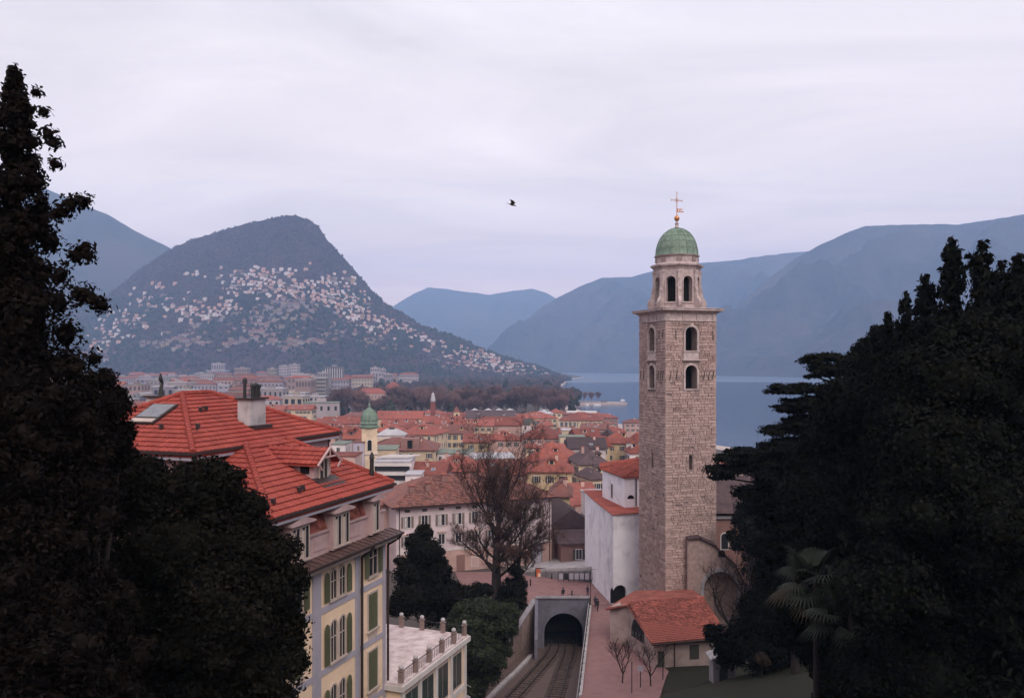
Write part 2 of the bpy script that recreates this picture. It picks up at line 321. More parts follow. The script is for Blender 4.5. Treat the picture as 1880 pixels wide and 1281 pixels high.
# wind-ruffled belt near the far shore: rougher, scattered sky light painted as paler blue
sp = n.new('ShaderNodeSeparateXYZ'); l.new(g.outputs['Position'], sp.inputs[0])
t2 = n.new('ShaderNodeTexNoise'); t2.inputs['Scale'].default_value = .0012; l.new(g.outputs['Position'], t2.inputs[0])
mm = n.new('ShaderNodeMath'); mm.operation = 'MULTIPLY_ADD'; l.new(t2.outputs[0], mm.inputs[0]); mm.inputs[1].default_value = 900; l.new(sp.outputs['Y'], mm.inputs[2])
mr = n.new('ShaderNodeMapRange'); mr.inputs['From Min'].default_value = 2900; mr.inputs['From Max'].default_value = 3300; l.new(mm.outputs[0], mr.inputs['Value'])
cx_ = n.new('ShaderNodeMixRGB'); l.new(mr.outputs[0], cx_.inputs[0]); cx_.inputs[1].default_value = (.012, .034, .085, 1); cx_.inputs[2].default_value = (.055, .085, .14, 1); l.new(cx_.outputs[0], b.inputs['Base Color'])
rr = n.new('ShaderNodeMapRange'); l.new(mr.outputs[0], rr.inputs['Value']); rr.inputs['To Min'].default_value = .12; rr.inputs['To Max'].default_value = .4; l.new(rr.outputs[0], b.inputs['Roughness'])
K['water'] = wm
MB().add([(-11500,-3200,0),(12500,-3200,0),(12500,12500,0),(-11500,12500,0)], [(0,1,2,3)]).build('lake', 'water', kind='structure')
# shore promenade: a quay slab following the shoreline
q = MB()
for i in range(len(SHORE)-1):
    a, b2 = Vector(SHORE[i]), Vector(SHORE[i+1]); d = (b2-a).normalized(); nn = Vector((-d.y, d.x))
    pr = Vector(SHORE[max(i-1,0)]); nx2 = Vector(SHORE[min(i+2,len(SHORE)-1)])
    n0 = (nn+(Vector((-(a-pr).normalized().y, (a-pr).normalized().x)) if i else nn)).normalized()
    n1 = (nn+(Vector((-(nx2-b2).normalized().y, (nx2-b2).normalized().x)) if i < len(SHORE)-2 else nn)).normalized()
    w_ = 17 if not (9 <= i <= 12) else 14
    q.prism([a, b2, b2+n1*w_, a+n0*w_], -1, 2.85+.004*i)
q.build('promenade', 'sand', kind='structure')

def mountain(name, sil, Dr, Db, zb, mat, p=1.15, amp=40, na=260, nt=70, seed=0, back=.9, rid=1.5, fs=1.):
    """a slope rising from the base line (distance Db) to the ridge line (distance Dr) and falling again behind it"""
    pxs = np.linspace(sil[0][0], sil[-1][0], na); V = []
    ts = np.concatenate([np.linspace(0, 1, nt), 1+np.linspace(.06, back, nt//3)])
    for px in pxs:
        py = interp(sil, px)+rid*(noise.fractal(Vector((px*.035, seed, 0)), 1., 2., 4)); dr, db = interp(Dr, px), interp(Db, px); zr = ZP(py, dr); zr = max(zr, zb)
        for t in ts:
            y = db+(dr-db)*t
            if t <= 1: z = zb+(zr-zb)*t**p; w = t*(1-t)*4
            else: z = zb+(zr-zb)*max(0, 1-((t-1)/back)**1.3); w = min(1, (t-1)*2)
            x = (px-CX)/F0*dr*lerp(.35, 1., min(t,1.2))*0+ (px-CX)/F0*y
            q_ = Vector((x*.0011*fs, y*.0011*fs, seed)); h = noise.ridged_multi_fractal(q_, .9, 2.1, 5, 1., 2.)-1.1
            s_ = min(1, (zr-zb)/300)
            V.append((x, y, z+w*s_*amp*h))
    m = len(ts); idx = np.arange(na*m).reshape(na, m)
    Fq = np.stack([idx[:-1,:-1], idx[1:,:-1], idx[1:,1:], idx[:-1,1:]], -1).reshape(-1, 4)
    return put(name, np_mesh(name, V, Fq, mat), kind='structure', smooth=True)
def hill_mat(name, a, b2, c, sc_=.004):
    m = M(name, a, b2, scale=sc_, rough=1, detail=12, spec=.0, stain=(c, sc_*2.3), bump=1., bscale=.02)
    for nd in m.node_tree.nodes:
        if nd.type == 'BUMP': nd.inputs['Distance'].default_value = 12
    return m
K['bre'] = hill_mat('winter_hillside', (.060, .038, .042), (.038, .028, .032), (.022, .025, .025), .006)
K['far'] = hill_mat('far_mountain', (.072, .054, .050), (.028, .032, .034), (.085, .065, .06), .0016)
mountain('mountain_left', [(-900,380),(-500,330),(-200,300),(0,315),(60,335),(120,362),(150,375),(200,395),(250,425),(315,457),(400,510),(520,600),(640,690)],
    [(-900,5200),(400,5000),(640,4700)], [(-900,3800),(640,3900)], 0, 'far', amp=70, seed=3, p=1.2)
mountain('mountain_far', [(380,690),(560,640),(700,578),(735,553),(785,527),(820,531),(850,535),(900,541),(940,534),(975,530),(1000,536),(1022,548),(1060,565),(1200,600),(1400,680)],
    [(380,9600),(1400,9600)], [(380,7400),(1400,7400)], -5, 'far', amp=160, seed=9, p=1.3)
mountain('mountain_middle', [(800,694),(880,650),(950,600),(1000,560),(1022,547),(1060,528),(1105,510),(1160,508),(1200,497),(1290,482),(1330,480),(1400,470),(1480,461),(1560,470),(1800,500),(2100,560)],
    [(800,6300),(1000,6600),(1200,7000),(2100,7200)], [(800,6000),(985,5600),(1200,4900),(2100,4900)], -5, 'far', amp=300, seed=14, p=1.2, na=340)
mountain('mountain_right', [(1130,700),(1200,682),(1260,645),(1340,575),(1400,520),(1450,482),(1500,452),(1560,425),(1590,415),(1640,413),(1700,412),(1760,412),(1810,405),(1873,395),(2000,370),(2400,300),(3000,240)],
    [(1130,4700),(1500,5200),(3000,5000)], [(1130,4500),(1300,4000),(1600,3300),(3000,2600)], -5, 'far', amp=300, seed=22, p=1.12, na=340)
SIL = [(-500,620),(-200,610),(0,600),(100,580),(190,548),(250,500),(290,472),(315,457),(350,441),(400,426),(450,411),(500,401),(530,395),(545,396),(565,404),(585,415),(600,440),(640,483),(680,530),(710,560),(740,577),(770,597),(800,608),(840,620),(870,636),(900,648),(930,658),(960,668),(985,673),(1010,685),(1035,695),(1050,700)]
BDR = [(-500,3900),(190,3700),(530,3350),(740,3150),(1050,2950)]; BDB = [(-500,2300),(500,2250),(700,2300),(900,2500),(1050,2850)]
bre = mountain('hill', SIL, BDR, BDB, 3, 'bre', p=1.22, amp=55, na=420, nt=110, seed=5, rid=.8)
# height grid of the hill for standing houses and trees on it
bv = np.empty(len(bre.data.vertices)*3); bre.data.vertices.foreach_get('co', bv); bv = bv.reshape(420, -1, 3)
bpx = np.linspace(SIL[0][0], SIL[-1][0], 420)
def on_hill(px, py=None, t=None):
    i = int(np.clip(round((px-bpx[0])/(bpx[1]-bpx[0])), 0, 419)); c = bv[i, :110]
    pys = HY+F0*(CZ-c[:,2])/c[:,1]
    if t is not None: k = t*109; a = int(k); return Vector(c[a]).lerp(Vector(c[min(a+1,109)]), k-a)
    ok = np.nonzero(pys <= py)[0]
    if len(ok) == 0: return None
    k = ok[0]
    if k == 0: return Vector(c[0])
    t = (pys[k-1]-py)/(pys[k-1]-pys[k]+1e-9); return Vector(c[k-1]).lerp(Vector(c[k]), float(t))
# air
hz_m = bpy.data.materials.new('haze'); hz_m.use_nodes = True; n, l = hz_m.node_tree.nodes, hz_m.node_tree.links; n.remove(n['Principled BSDF'])
pv = n.new('ShaderNodeVolumePrincipled'); pv.inputs['Color'].default_value = (.42, .63, 1, 1); pv.inputs['Density'].default_value = .00013; pv.inputs['Anisotropy'].default_value = 0
l.new(pv.outputs[0], n['Material Output'].inputs['Volume']); hz_m.cycles.homogeneous_volume = True if hasattr(hz_m, 'cycles') and hasattr(hz_m.cycles, 'homogeneous_volume') else True
K['haze'] = hz_m
MB().box(-11600, 12600, -3300, 12600, -6.5, 1560).build('haze', 'haze', kind='stuff')
# ------------------------------------------------------------------ the campanile
def make_tower():
    th = R(18); W = 7.5; z0, z1 = 22.6, 65.3
    c0 = Vector((19.93, 106.)); ctr = c0+Vector((math.cos(th), math.sin(th)))*W/2+Vector((-math.sin(th), math.cos(th)))*W/2
    t = thing('bell_tower', 'tall rough stone bell tower with green copper dome and gilded cross', 'bell tower', (ctr.x, ctr.y, z0), th)
    H = z1-z0; zz = lambda z: z-z0
    h = W/2-.12
    core = MB().box(-h, h, -h, h, 0, zz(63.6)).build('wall', 'mortar', t)
    # openings: upper and lower belfry arches, slits; same layout on all four faces
    ops = [(0, zz(59.75), 1.75, 3.15), (0, zz(54.75), 1.75, 3.1), (0, zz(44.1), .48, 1.95)]
    cm = MB().box(-2.4, 2.4, -2.4, 2.4, zz(53.5), zz(63.2)); cut(core, cm)
    for f in range(4):
        c = MB(); a = f*math.pi/2
        for (x, z, w, hh) in ops:
            b_ = MB(); b_.extr(arch(w, hh, 8, x, z), -W/2-1, -W/2+1.9 if w > 1 else -W/2+.9)
            c.add([(p[0]*math.cos(a)-p[1]*math.sin(a), p[0]*math.sin(a)+p[1]*math.cos(a), p[2]) for p in b_.v], b_.f)
        cut(core, c)
    core.data.materials.clear(); core.data.materials.append(K['mortar'])
    core['label'] = 'mortar core of the shaft with arched belfry openings'
    # courses of rough stones
    stones = []
    for f in range(4):
        a = f*math.pi/2; z = .0; k = 0
        while z < zz(63.4):
            ch = rnd.uniform(.26, .43); x = -W/2
            if z+ch > zz(63.55): ch = zz(63.58)-z
            quoin = rnd.random() < .5
            cuts = []
            for (ox, oz, w, hh) in ops:
                fr = .30 if w > 1 else .06
                if z+ch > oz-.2 and z < oz+hh+fr: cuts.append((ox-w/2-fr, ox+w/2+fr))
                if w > 1 and abs(oz-zz(59.75)) < .01 and z+ch > oz-1.15 and z < oz-.1: cuts.append((ox-w/2-.35, ox+w/2+.35))
            while x < W/2-.01:
                L = rnd.uniform(.4, 1.15) if ch > .33 else rnd.uniform(.25, .7)
                if x == -W/2 or x+L > W/2-.5: L = rnd.uniform(.7, 1.2)
                x2 = min(x+L, W/2)
                if W/2-x2 < .35: x2 = W/2
                seg = [(x, x2)]
                for (q0, q1) in cuts:
                    ns = []
                    for (s0, s1) in seg:
                        if s1 <= q0 or s0 >= q1: ns.append((s0, s1))
                        else:
                            if s0 < q0-.08: ns.append((s0, q0))
                            if s1 > q1+.08: ns.append((q1, s1))
                    seg = ns
                for (s0, s1) in seg:
                    if rnd.random() < .012 and s1-s0 < .9: continue         # a missing stone (putlog hole)
                    stones.append((f, s0+.012, s1-.012, z+.012, z+ch-.012, rnd.uniform(.0, .085)+(.02 if (s0 < -W/2+.05 or s1 > W/2-.05) else 0)))
                x = x2
            z += ch; k += 1
    def stone_geo(mb, st, local=False):
        f, x0, x1, za, zb, pr = st; a = f*math.pi/2; y = -W/2-pr+.03; yb = -h-.0+.10
        j = lambda: rnd.uniform(-.02, .02)
        vs = [(x0,yb,za),(x1,yb,za),(x1,yb,zb),(x0,yb,zb),(x0+.02+j(),y+j(),za+.02+j()),(x1-.02+j(),y+j(),za+.02+j()),(x1-.02+j(),y+j(),zb-.02+j()),(x0+.02+j(),y+j(),zb-.02+j()),
              ((x0+x1)/2+j()*3, y-.015+j(), za+.015), ((x0+x1)/2+j()*3, y-.02+j(), zb-.015)]
        if local:
            cx, cz = (x0+x1)/2, (za+zb)/2; vs = [(v[0]-cx, v[1]+W/2, v[2]-cz) for v in vs]
        else: vs = [(v[0]*math.cos(a)-v[1]*math.sin(a), v[0]*math.sin(a)+v[1]*math.cos(a), v[2]) for v in vs]
        mb.add(vs, [(4,8,9,7),(8,5,6,9),(0,1,5,8,4),(1,2,6,5),(2,3,7,9,6),(3,0,4,7)])
    vis = [s for s in stones if s[0] in (0, 3)]
    vis.sort(key=lambda s: -(s[2]-s[1])*(s[4]-s[3])*(1. if s[0] == 0 else .5))
    big = vis[:300]; bs = set(id(s) for s in big)
    for s in big:
        mb = MB(); stone_geo(mb, s, True); a = s[0]*math.pi/2; cx, cz = (s[1]+s[2])/2, (s[3]+s[4])/2; y = -W/2
        mb.build('stone', 'stone', t, loc=(cx*math.cos(a)-y*math.sin(a), cx*math.sin(a)+y*math.cos(a), cz), rz=a)
    mb = MB()
    for s in stones:
        if id(s) not in bs: stone_geo(mb, s)
    mb.build('stonework', 'stone', t, kind='stuff')
    # window surrounds
    for f in range(4):
        a = f*math.pi/2
        for i, (x, z, w, hh) in enumerate(ops[:2]):
            b_ = MB(); arch_ring(b_, w, hh, .27, -W/2-.10, -W/2+.35, x, z, 10)
            if i == 0:
                b_.box(x-.22, x+.22, -W/2-.16, -W/2, z+hh-.05, z+hh+.42)
                b_.box(x-1.15, x+1.15, -W/2-.06, -W/2+.2, z-1.15, z-.185); b_.box(x-1.35, x+1.35, -W/2-.2, -W/2+.1, z-1.32, z-1.152)
            b_.build('window_surround', 'pale_stone', t, rz=a)
    # iron wall ties
    for f in (0, 3):
        a = f*math.pi/2
        for zt in (61.9, 56.6, 61.9, 56.3):
            for x in (-3.1, -2.3, 2.2, 3.2):
                if rnd.random() < .8:
                    y = -W/2-.12; zc = zz(zt+rnd.uniform(-.15, .15)); tl = rnd.uniform(-.15, .15)
                    MB().tube((x-tl, y, -.6), (x+tl, y, .6), .045, n=4).build('wall_tie', 'iron', t, loc=(0,0,zc), rz=a)
            break
        for zt in (56.5,):
            for x in (-3.1, -2.2, 1.9, 2.6, 3.2):
                MB().tube((x-.1, -W/2-.12, -.6), (x+.1, -W/2-.12, .6), .045, n=4).build('wall_tie', 'iron', t, loc=(0,0,zz(zt)), rz=a)
    # frieze and main cornice
    def sq(mb, r, za, zb, r2=None):
        r2 = r if r2 is None else r2
        mb.add([(-r,-r,za),(r,-r,za),(r,r,za),(-r,r,za),(-r2,-r2,zb),(r2,-r2,zb),(r2,r2,zb),(-r2,r2,zb)], [(0,3,2,1),(4,5,6,7),(0,1,5,4),(1,2,6,5),(2,3,7,6),(3,0,4,7)])
    mb = MB(); sq(mb, 3.83, zz(63.6), zz(63.75)); sq(mb, 3.74, zz(63.75), zz(64.62)); mb.build('frieze', 'pale_stone', t)
    for f in range(4):
        a = f*math.pi/2
        for x in (-3.45, -1.05, 1.05, 3.45):
            MB().box(x-.24, x+.24, -3.84, -3.72, zz(63.76), zz(64.6)).build('triglyph', 'pale_stone', t, rz=a)
    mb = MB(); sq(mb, 3.85, zz(64.62), zz(64.85), 4.1); sq(mb, 4.12, zz(64.85), zz(64.98), 4.45); sq(mb, 4.48, zz(64.98), zz(65.22)); sq(mb, 4.55, zz(65.22), zz(65.30)); sq(mb, 4.4, zz(65.3), zz(65.42), 3.6)
    mb.build('cornice', 'pale_stone', t)
    # octagonal lantern
    A = 2.85; RR = A/math.cos(math.pi/8); ph = math.pi/8
    lan = MB().lathe([(RR, zz(65.42)), (RR, zz(70.75))], 8, ph=ph).build('lantern', 'pale_stone', t)
    cut(lan, MB().lathe([(2.2, zz(66)), (2.2, zz(70.4))], 8, ph=ph))
    for k in range(8):
        a = k*math.pi/4; b_ = MB(); b_.extr(arch(1.32, 3.4, 8, 0, zz(66.25)), -A-1, -A+1.2)
        cut(lan, MB().add([(p[0]*math.cos(a)-p[1]*math.sin(a), p[0]*math.sin(a)+p[1]*math.cos(a), p[2]) for p in b_.v], b_.f))
    lan.data.materials.clear(); lan.data.materials.append(K['pale_stone'])
    MB().lathe([(1.75, zz(65.5)), (1.75, zz(70.4))], 10).build('added_dark_core', 'dark', t)  # added near-black core so the lantern openings read dark
    MB().box(-1.4, 1.4, -1.4, 1.4, zz(53.6), zz(63)).build('added_dark_block', 'dark', t)  # added near-black block stands in for the darkness inside the belfry
    for k in range(8):
        a = k*math.pi/4
        b_ = MB(); arch_ring(b_, 1.32, 3.4, .13, -A-.09, -A+.1, 0, zz(66.25), 8); b_.build('window_surround', 'pale_stone', t, rz=a)
        a2 = a+math.pi/8
        # corner pilaster with capital, and a scroll buttress standing on the cornice at its foot
        b_ = MB().box(-.26, .26, -RR-.14, -RR+.35, zz(65.42), zz(70.5)).box(-.34, .34, -RR-.22, -RR+.3, zz(70.2), zz(70.45)).box(-.34, .34, -RR-.2, -RR+.3, zz(68.15), zz(68.35))
        b_.build('pilaster', 'pale_stone', t, rz=a2)
        pts = []
        prof = [(.15, zz(68.2)), (.30, zz(67.9)), (.34, zz(67.4)), (.42, zz(66.9)), (.72, zz(66.55)), (.88, zz(66.1)), (.84, zz(65.75)), (.62, zz(65.5)), (0, zz(65.43)), (-.2, zz(68.2))]
        vs = [(-.24, -RR-p[0], p[1]) for p in prof]+[(.24, -RR-p[0], p[1]) for p in prof]; n_ = len(prof)
        MB().add(vs, [tuple(range(n_)), tuple(range(n_, 2*n_))[::-1]]+[(i,(i+1)%n_,n_+(i+1)%n_,n_+i) for i in range(n_)]).build('scroll_buttress', 'pale_stone', t, rz=a2)
    MB().lathe([(RR+.05, zz(70.62)), (RR+.15, zz(70.85)), (RR+.45, zz(71.05)), (RR+.5, zz(71.25)), (RR+.1, zz(71.42)), (RR-.15, zz(71.43))], 8, ph=ph).build('lantern_cornice', 'pale_stone', t)
    MB().lathe([(2.86, zz(71.42)), (2.80, zz(71.6)), (2.80, zz(72.3)), (2.98, zz(72.4)), (3.05, zz(72.55)), (2.7, zz(72.6))], 32).build('drum', 'pale_stone', t, smooth=False)
    for k in range(8):
        MB().box(-.34, .34, -2.90, -2.70, zz(71.7), zz(72.2)).build('drum_panel', 'mortar', t, rz=k*math.pi/4+math.pi/8)
    prof = [(2.92, zz(72.55))]+[(2.84*math.cos(u)**.95+.0, zz(72.6)+3.75*math.sin(u)) for u in [math.pi/2*k/12*.97 for k in range(13)]]+[(.30, zz(76.5)), (.26, zz(76.6))]
    MB().lathe(prof, 32).build('dome', 'copper', t, smooth=True)
    for k in range(16):
        a = k*math.pi/8; mb = MB(); pr = [(2.84*math.cos(u)**.95, zz(72.62)+3.75*math.sin(u)) for u in [math.pi/2*j/8*.95 for j in range(9)]]
        for i in range(8): mb.tube(((pr[i][0]+.03)*math.cos(a), (pr[i][0]+.03)*math.sin(a), pr[i][1]), ((pr[i+1][0]+.03)*math.cos(a), (pr[i+1][0]+.03)*math.sin(a), pr[i+1][1]), .06 if k%2 == 0 else .03, n=5)
        mb.build('dome_rib', 'copper', t)
    for u in (.25, .5, .75, .98):
        rr_, z_ = 2.84*math.cos(u)**.95+.015, zz(72.6)+3.75*math.sin(u)
        MB().lathe([(rr_, z_-.03), (rr_+.03, z_), (rr_-.03, z_+.04)], 32).build('dome_seam', 'copper', t)
    MB().lathe([(.34, zz(76.45)), (.22, zz(76.7)), (.2, zz(76.95)), (.3, zz(77.0)), (.15, zz(77.1)), (.14, zz(77.3))], 12).build('finial', 'pale_stone', t)
    MB().lathe([(.02, zz(77.28)), (.24, zz(77.38)), (.36, zz(77.62)), (.36, zz(77.8)), (.24, zz(78.02)), (.02, zz(78.12))], 16).build('gilded_ball', 'gold', t, smooth=True)
    c = MB(); c.tube((0,0,zz(78.1)), (0,0,zz(81.2)), .065, .04, 6); c.tube((-.8,0,zz(80.15)), (.8,0,zz(80.15)), .05, n=5)
    for sx_ in (-1, 1):
        for s2 in (-1, 1): c.tube((sx_*.75,0,zz(80.15)), (sx_*.95,0,zz(80.15)+s2*.18), .04, .02, 4)
        c.tube((0,0,zz(81.1)), (sx_*.16,0,zz(81.32)), .04, .02, 4); c.tube((0,0,zz(80.15)), (sx_*.26,0,zz(80.45)), .03, n=4); c.tube((0,0,zz(80.15)), (sx_*.26,0,zz(79.85)), .03, n=4)
    c.build('cross', 'gold', t)
    c = MB().box(.08, .85, -.02, .02, zz(78.55), zz(78.68)).box(.08, .85, -.02, .02, zz(78.9), zz(79.03)).box(.08, .2, -.02, .02, zz(78.68), zz(78.9)).box(.42, .54, -.02, .02, zz(78.68), zz(78.9))
    c.add([(.85,-.02,zz(78.55)),(1.1,-.02,zz(78.6)),(.85,-.02,zz(78.8)),(.85,.02,zz(78.55)),(1.1,.02,zz(78.6)),(.85,.02,zz(78.8))], [(0,1,2),(5,4,3),(0,3,4,1),(1,4,5,2),(2,5,3,0)])
    c.build('weather_vane', 'gold', t)
make_tower()

# ------------------------------------------------------------------ cathedral apse (white)
def tile_surface(pts, tw, tl, th=.05, lift=.03, curve=True, hip_clip=None, jit=.012):
    """one list entry per roof tile on the planar polygon pts (3-D, first edge = eave, counter-clockwise seen from outside).
    Each entry: (verts, faces) of a curved overlapping tile"""
    p = [Vector(q_) for q_ in pts]; e = (p[1]-p[0]).normalized(); nrm = (p[1]-p[0]).cross(p[2]-p[0]).normalized()
    if nrm.z < 0: nrm = -nrm
    s = nrm.cross(e).normalized()
    if s.z < 0: s = -s
    loc = [((q_-p[0]).dot(e), (q_-p[0]).dot(s)) for q_ in p]
    umin, umax = min(a for a, b in loc), max(a for a, b in loc); vmax = max(b for a, b in loc)
    def inside(u, v):
        c = False; n_ = len(loc)
        for i in range(n_):
            (x1,y1),(x2,y2) = loc[i], loc[(i+1)%n_]
            if (y1 > v) != (y2 > v) and u < (x2-x1)*(v-y1)/(y2-y1)+x1: c = not c
        return c
    def span(v):
        xs = []; n_ = len(loc)
        for i in range(n_):
            (x1,y1),(x2,y2) = loc[i], loc[(i+1)%n_]
            if (y1 > v) != (y2 > v): xs.append((x2-x1)*(v-y1)/(y2-y1)+x1)
        return (min(xs), max(xs)) if len(xs) > 1 else None
    out = []; v = 0.
    while v < vmax-.1:
        sp_ = span(v+.02*tl+.001); sp2 = span(min(v+tl*.95, vmax-.002))
        if sp_:
            u = math.floor(sp_[0]/tw)*tw
            while u < sp_[1]:
                a, b = max(u, sp_[0]), min(u+tw*.985, sp_[1])
                a2, b2 = (max(u, sp2[0]), min(u+tw*.985, sp2[1])) if sp2 else (a, b)
                if b-a > .04:
                    if b2 < a2: a2 = b2 = (max(min(a, b2), a) if sp2 and sp2[1] < u else min(a2, b))
                    v1 = min(v+tl*1.06, vmax); ja, jl = rnd.uniform(-jit, jit), rnd.uniform(0, jit)
                    us = [0, .28, .5, .72, 1]; hs = [0, .8, 1, .8, 0] if curve else [0, 0, 0, 0, 0]
                    top, bot, low = [], [], []
                    for k_, hh in zip(us, hs):
                        low.append(p[0]+e*lerp(a, b, k_)+s*(v-.02+ja)+nrm*(lift+th+hh*th*.9+jl)); top.append(p[0]+e*lerp(a2, b2, k_)+s*(v1+ja)+nrm*(lift*.3+hh*th*.9+jl*.3))
                        bot.append(p[0]+e*lerp(a, b, k_)+s*(v-.02+ja)+nrm*(lift*.2))
                    vs = low+top+bot; fs = [(i, i+1, 5+i+1, 5+i) for i in range(4)]+[(10+i, 10+i+1, i+1, i) for i in range(4)]+[(10, 0, 5), (14, 9, 4)]
                    out.append((vs, fs))
                u += tw
        v += tl
    return out
def lay_tiles(tiles, mat, parent, n_parts=300, origin=None, key=None):
    """the n_parts tiles nearest the eye as parts, the rest joined"""
    org = parent.matrix_world if parent else Matrix()
    def dist(t): c = org@t[0][2]; return (c-Vector((0,0,CZ))).length if c.y > 0 else 1e9
    tl = sorted(tiles, key=key or dist)
    for vs, fs in tl[:n_parts]:
        c = vs[2]; MB().add([v-c for v in vs], fs).build('roof_tile', mat, parent, loc=c)
    mb = MB()
    for vs, fs in tl[n_parts:]: mb.add(vs, fs)
    if mb.f: mb.build('roof_tiles', mat, parent, kind='stuff')
def ridge_caps(mb, a, b, r=.16, step=.42):
    a, b = Vector(a), Vector(b); n_ = max(1, int((b-a).length/step)); d = (b-a)/n_
    for i in range(n_): mb.tube(a+d*i, a+d*(i+1.12), r*1.12, r*.9, 8)

def make_apse():
    g = 22.9; t = thing('cathedral_apse', 'white plastered church apse with two tiers of red tiled roof beside the stone tower', 'church', (0,0,0))
    c = (22.2, 126.0)                                            # polygon centre of the apse
    # lower apse, hexagonal plan
    low = [(XP(1091,131), 131), (XP(1126,118), 118), (XP(1176,119.5), 119.5), (30, 122), (32, 140), (12.5, 140)]
    zl = ZP(947, 118)
    low_w = MB().prism(low, g-1, zl); w = low_w.build('wall', 'white_plaster', t)
    # round-headed blind opening at the foot of the right facet
    a = Vector(low[1]); b = Vector(low[2]); d = (b-a).normalized(); ang = math.atan2(d.y, d.x)
    cb_ = MB(); cb_.extr(arch(2.3, 2.7, 10, 0, 0), -1, .9); m = a+d*1.15*1.0
    q_ = Matrix.Translation((a.x+d.x*1.05, a.y+d.y*1.05, ZP(1109,118)))@Matrix.Rotation(ang, 4, 'Z')
    cut(w, MB().add([q_@Vector(p_) for p_ in cb_.v], cb_.f)); w.data.materials.clear(); w.data.materials.append(K['white_plaster'])
    MB().extr(arch(2.26, 2.66, 10, 0, .02), .5, .8).build('door', 'dark', t, loc=(a.x+d.x*1.05, a.y+d.y*1.05, ZP(1109,118)), rz=ang)
    def grow(poly, k): 
        cx, cy = sum(p_[0] for p_ in poly)/len(poly), sum(p_[1] for p_ in poly)/len(poly)
        return [(cx+(p_[0]-cx)*k, cy+(p_[1]-cy)*k) for p_ in poly]
    MB().prism(grow(low, 1.015), zl, zl+.3).build('eaves_cornice', 'trim', t)
    # upper drum
    up = [(XP(1106,133), 133), (XP(1147,123.2), 123.2), (XP(1180,124), 124), (30, 127), (30.5, 140), (15.5, 140)]
    zu = ZP(871, 128); uw = MB().prism(up, zl, zu).build('upper_wall', 'white_plaster', t)
    MB().prism(grow(up, 1.03), zu, zu+.25).build('upper_cornice', 'trim', t)
    # skirt roof between the tiers
    eo = grow(low, 1.045); tiles = []; rf = MB()
    for i in (0, 1, 5):
        j = (i+1)%6; zt = ZP(931, 128); za = zl+.32
        A0, A1, B1, B0 = Vector((*eo[i], za)), Vector((*eo[j], za)), Vector((*up[j], zt)), Vector((*up[i], zt))
        rf.add([A0, A1, B1, B0], [(0,1,2,3)]); tiles += tile_surface([A0, A1, B1, B0], .34, .40, th=.05)
    rf.prism(eo, zl+.25, zl+.32); o = rf.build('skirt_roof', 'apse_tile', t)
    lay_tiles(tiles, 'apse_tile', t, 0)
    # top roof: a low pyramid
    eo2 = grow(up, 1.07); ap = Vector((24.5, 133, ZP(838,130))); tiles = []; rf = MB(); za = zu+.26
    for i in range(6):
        j = (i+1)%6; rf.add([Vector((*eo2[i], za)), Vector((*eo2[j], za)), ap], [(0,1,2)])
        if i in (0, 1, 5): tiles += tile_surface([Vector((*eo2[i], za)), Vector((*eo2[j], za)), ap], .34, .40, th=.05)
    rf.prism(eo2, zu+.2, za-.002); rf.build('roof', 'apse_tile', t)
    lay_tiles(tiles, 'apse_tile', t, 0)
    mb = MB(); ridge_caps(mb, (*eo2[1], za+.12), ap); ridge_caps(mb, (*eo2[0], za+.12), ap); mb.build('hip_caps', 'apse_tile', t, kind='stuff')
    # window and lunette on the drum, drain pipe
    a, b = Vector(up[0]), Vector(up[1]); d = (b-a).normalized(); ang = math.atan2(d.y, d.x); m = a+d*(b-a).length*.45; nn = Vector((d.y, -d.x))
    wz = ZP(915, 128)
    f_ = MB().box(-.5, .5, -.04, .05, -.1, 2.3).build('window', 'trim', t, loc=(m.x, m.y, wz), rz=ang)
    MB().box(-.36, .36, -.06, .02, .06, 2.15).build('pane', 'pale_glass', f_)
    a, b = Vector(up[1]), Vector(up[2]); d = (b-a).normalized(); ang = math.atan2(d.y, d.x); m = a+d*(b-a).length*.33
    MB().extr(arch(1.1, .55, 8, 0, 0, .55), -.05, .05).build('lunette_window', 'dark', t, loc=(m.x, m.y, ZP(914,124)), rz=ang)
    pp = a+d*(b-a).length*.62+Vector((d.y, -d.x))*.1
    MB().tube((pp.x, pp.y, zl+.5), (pp.x, pp.y, zu), .09).build('drain_pipe', 'gutter', t)
make_apse()

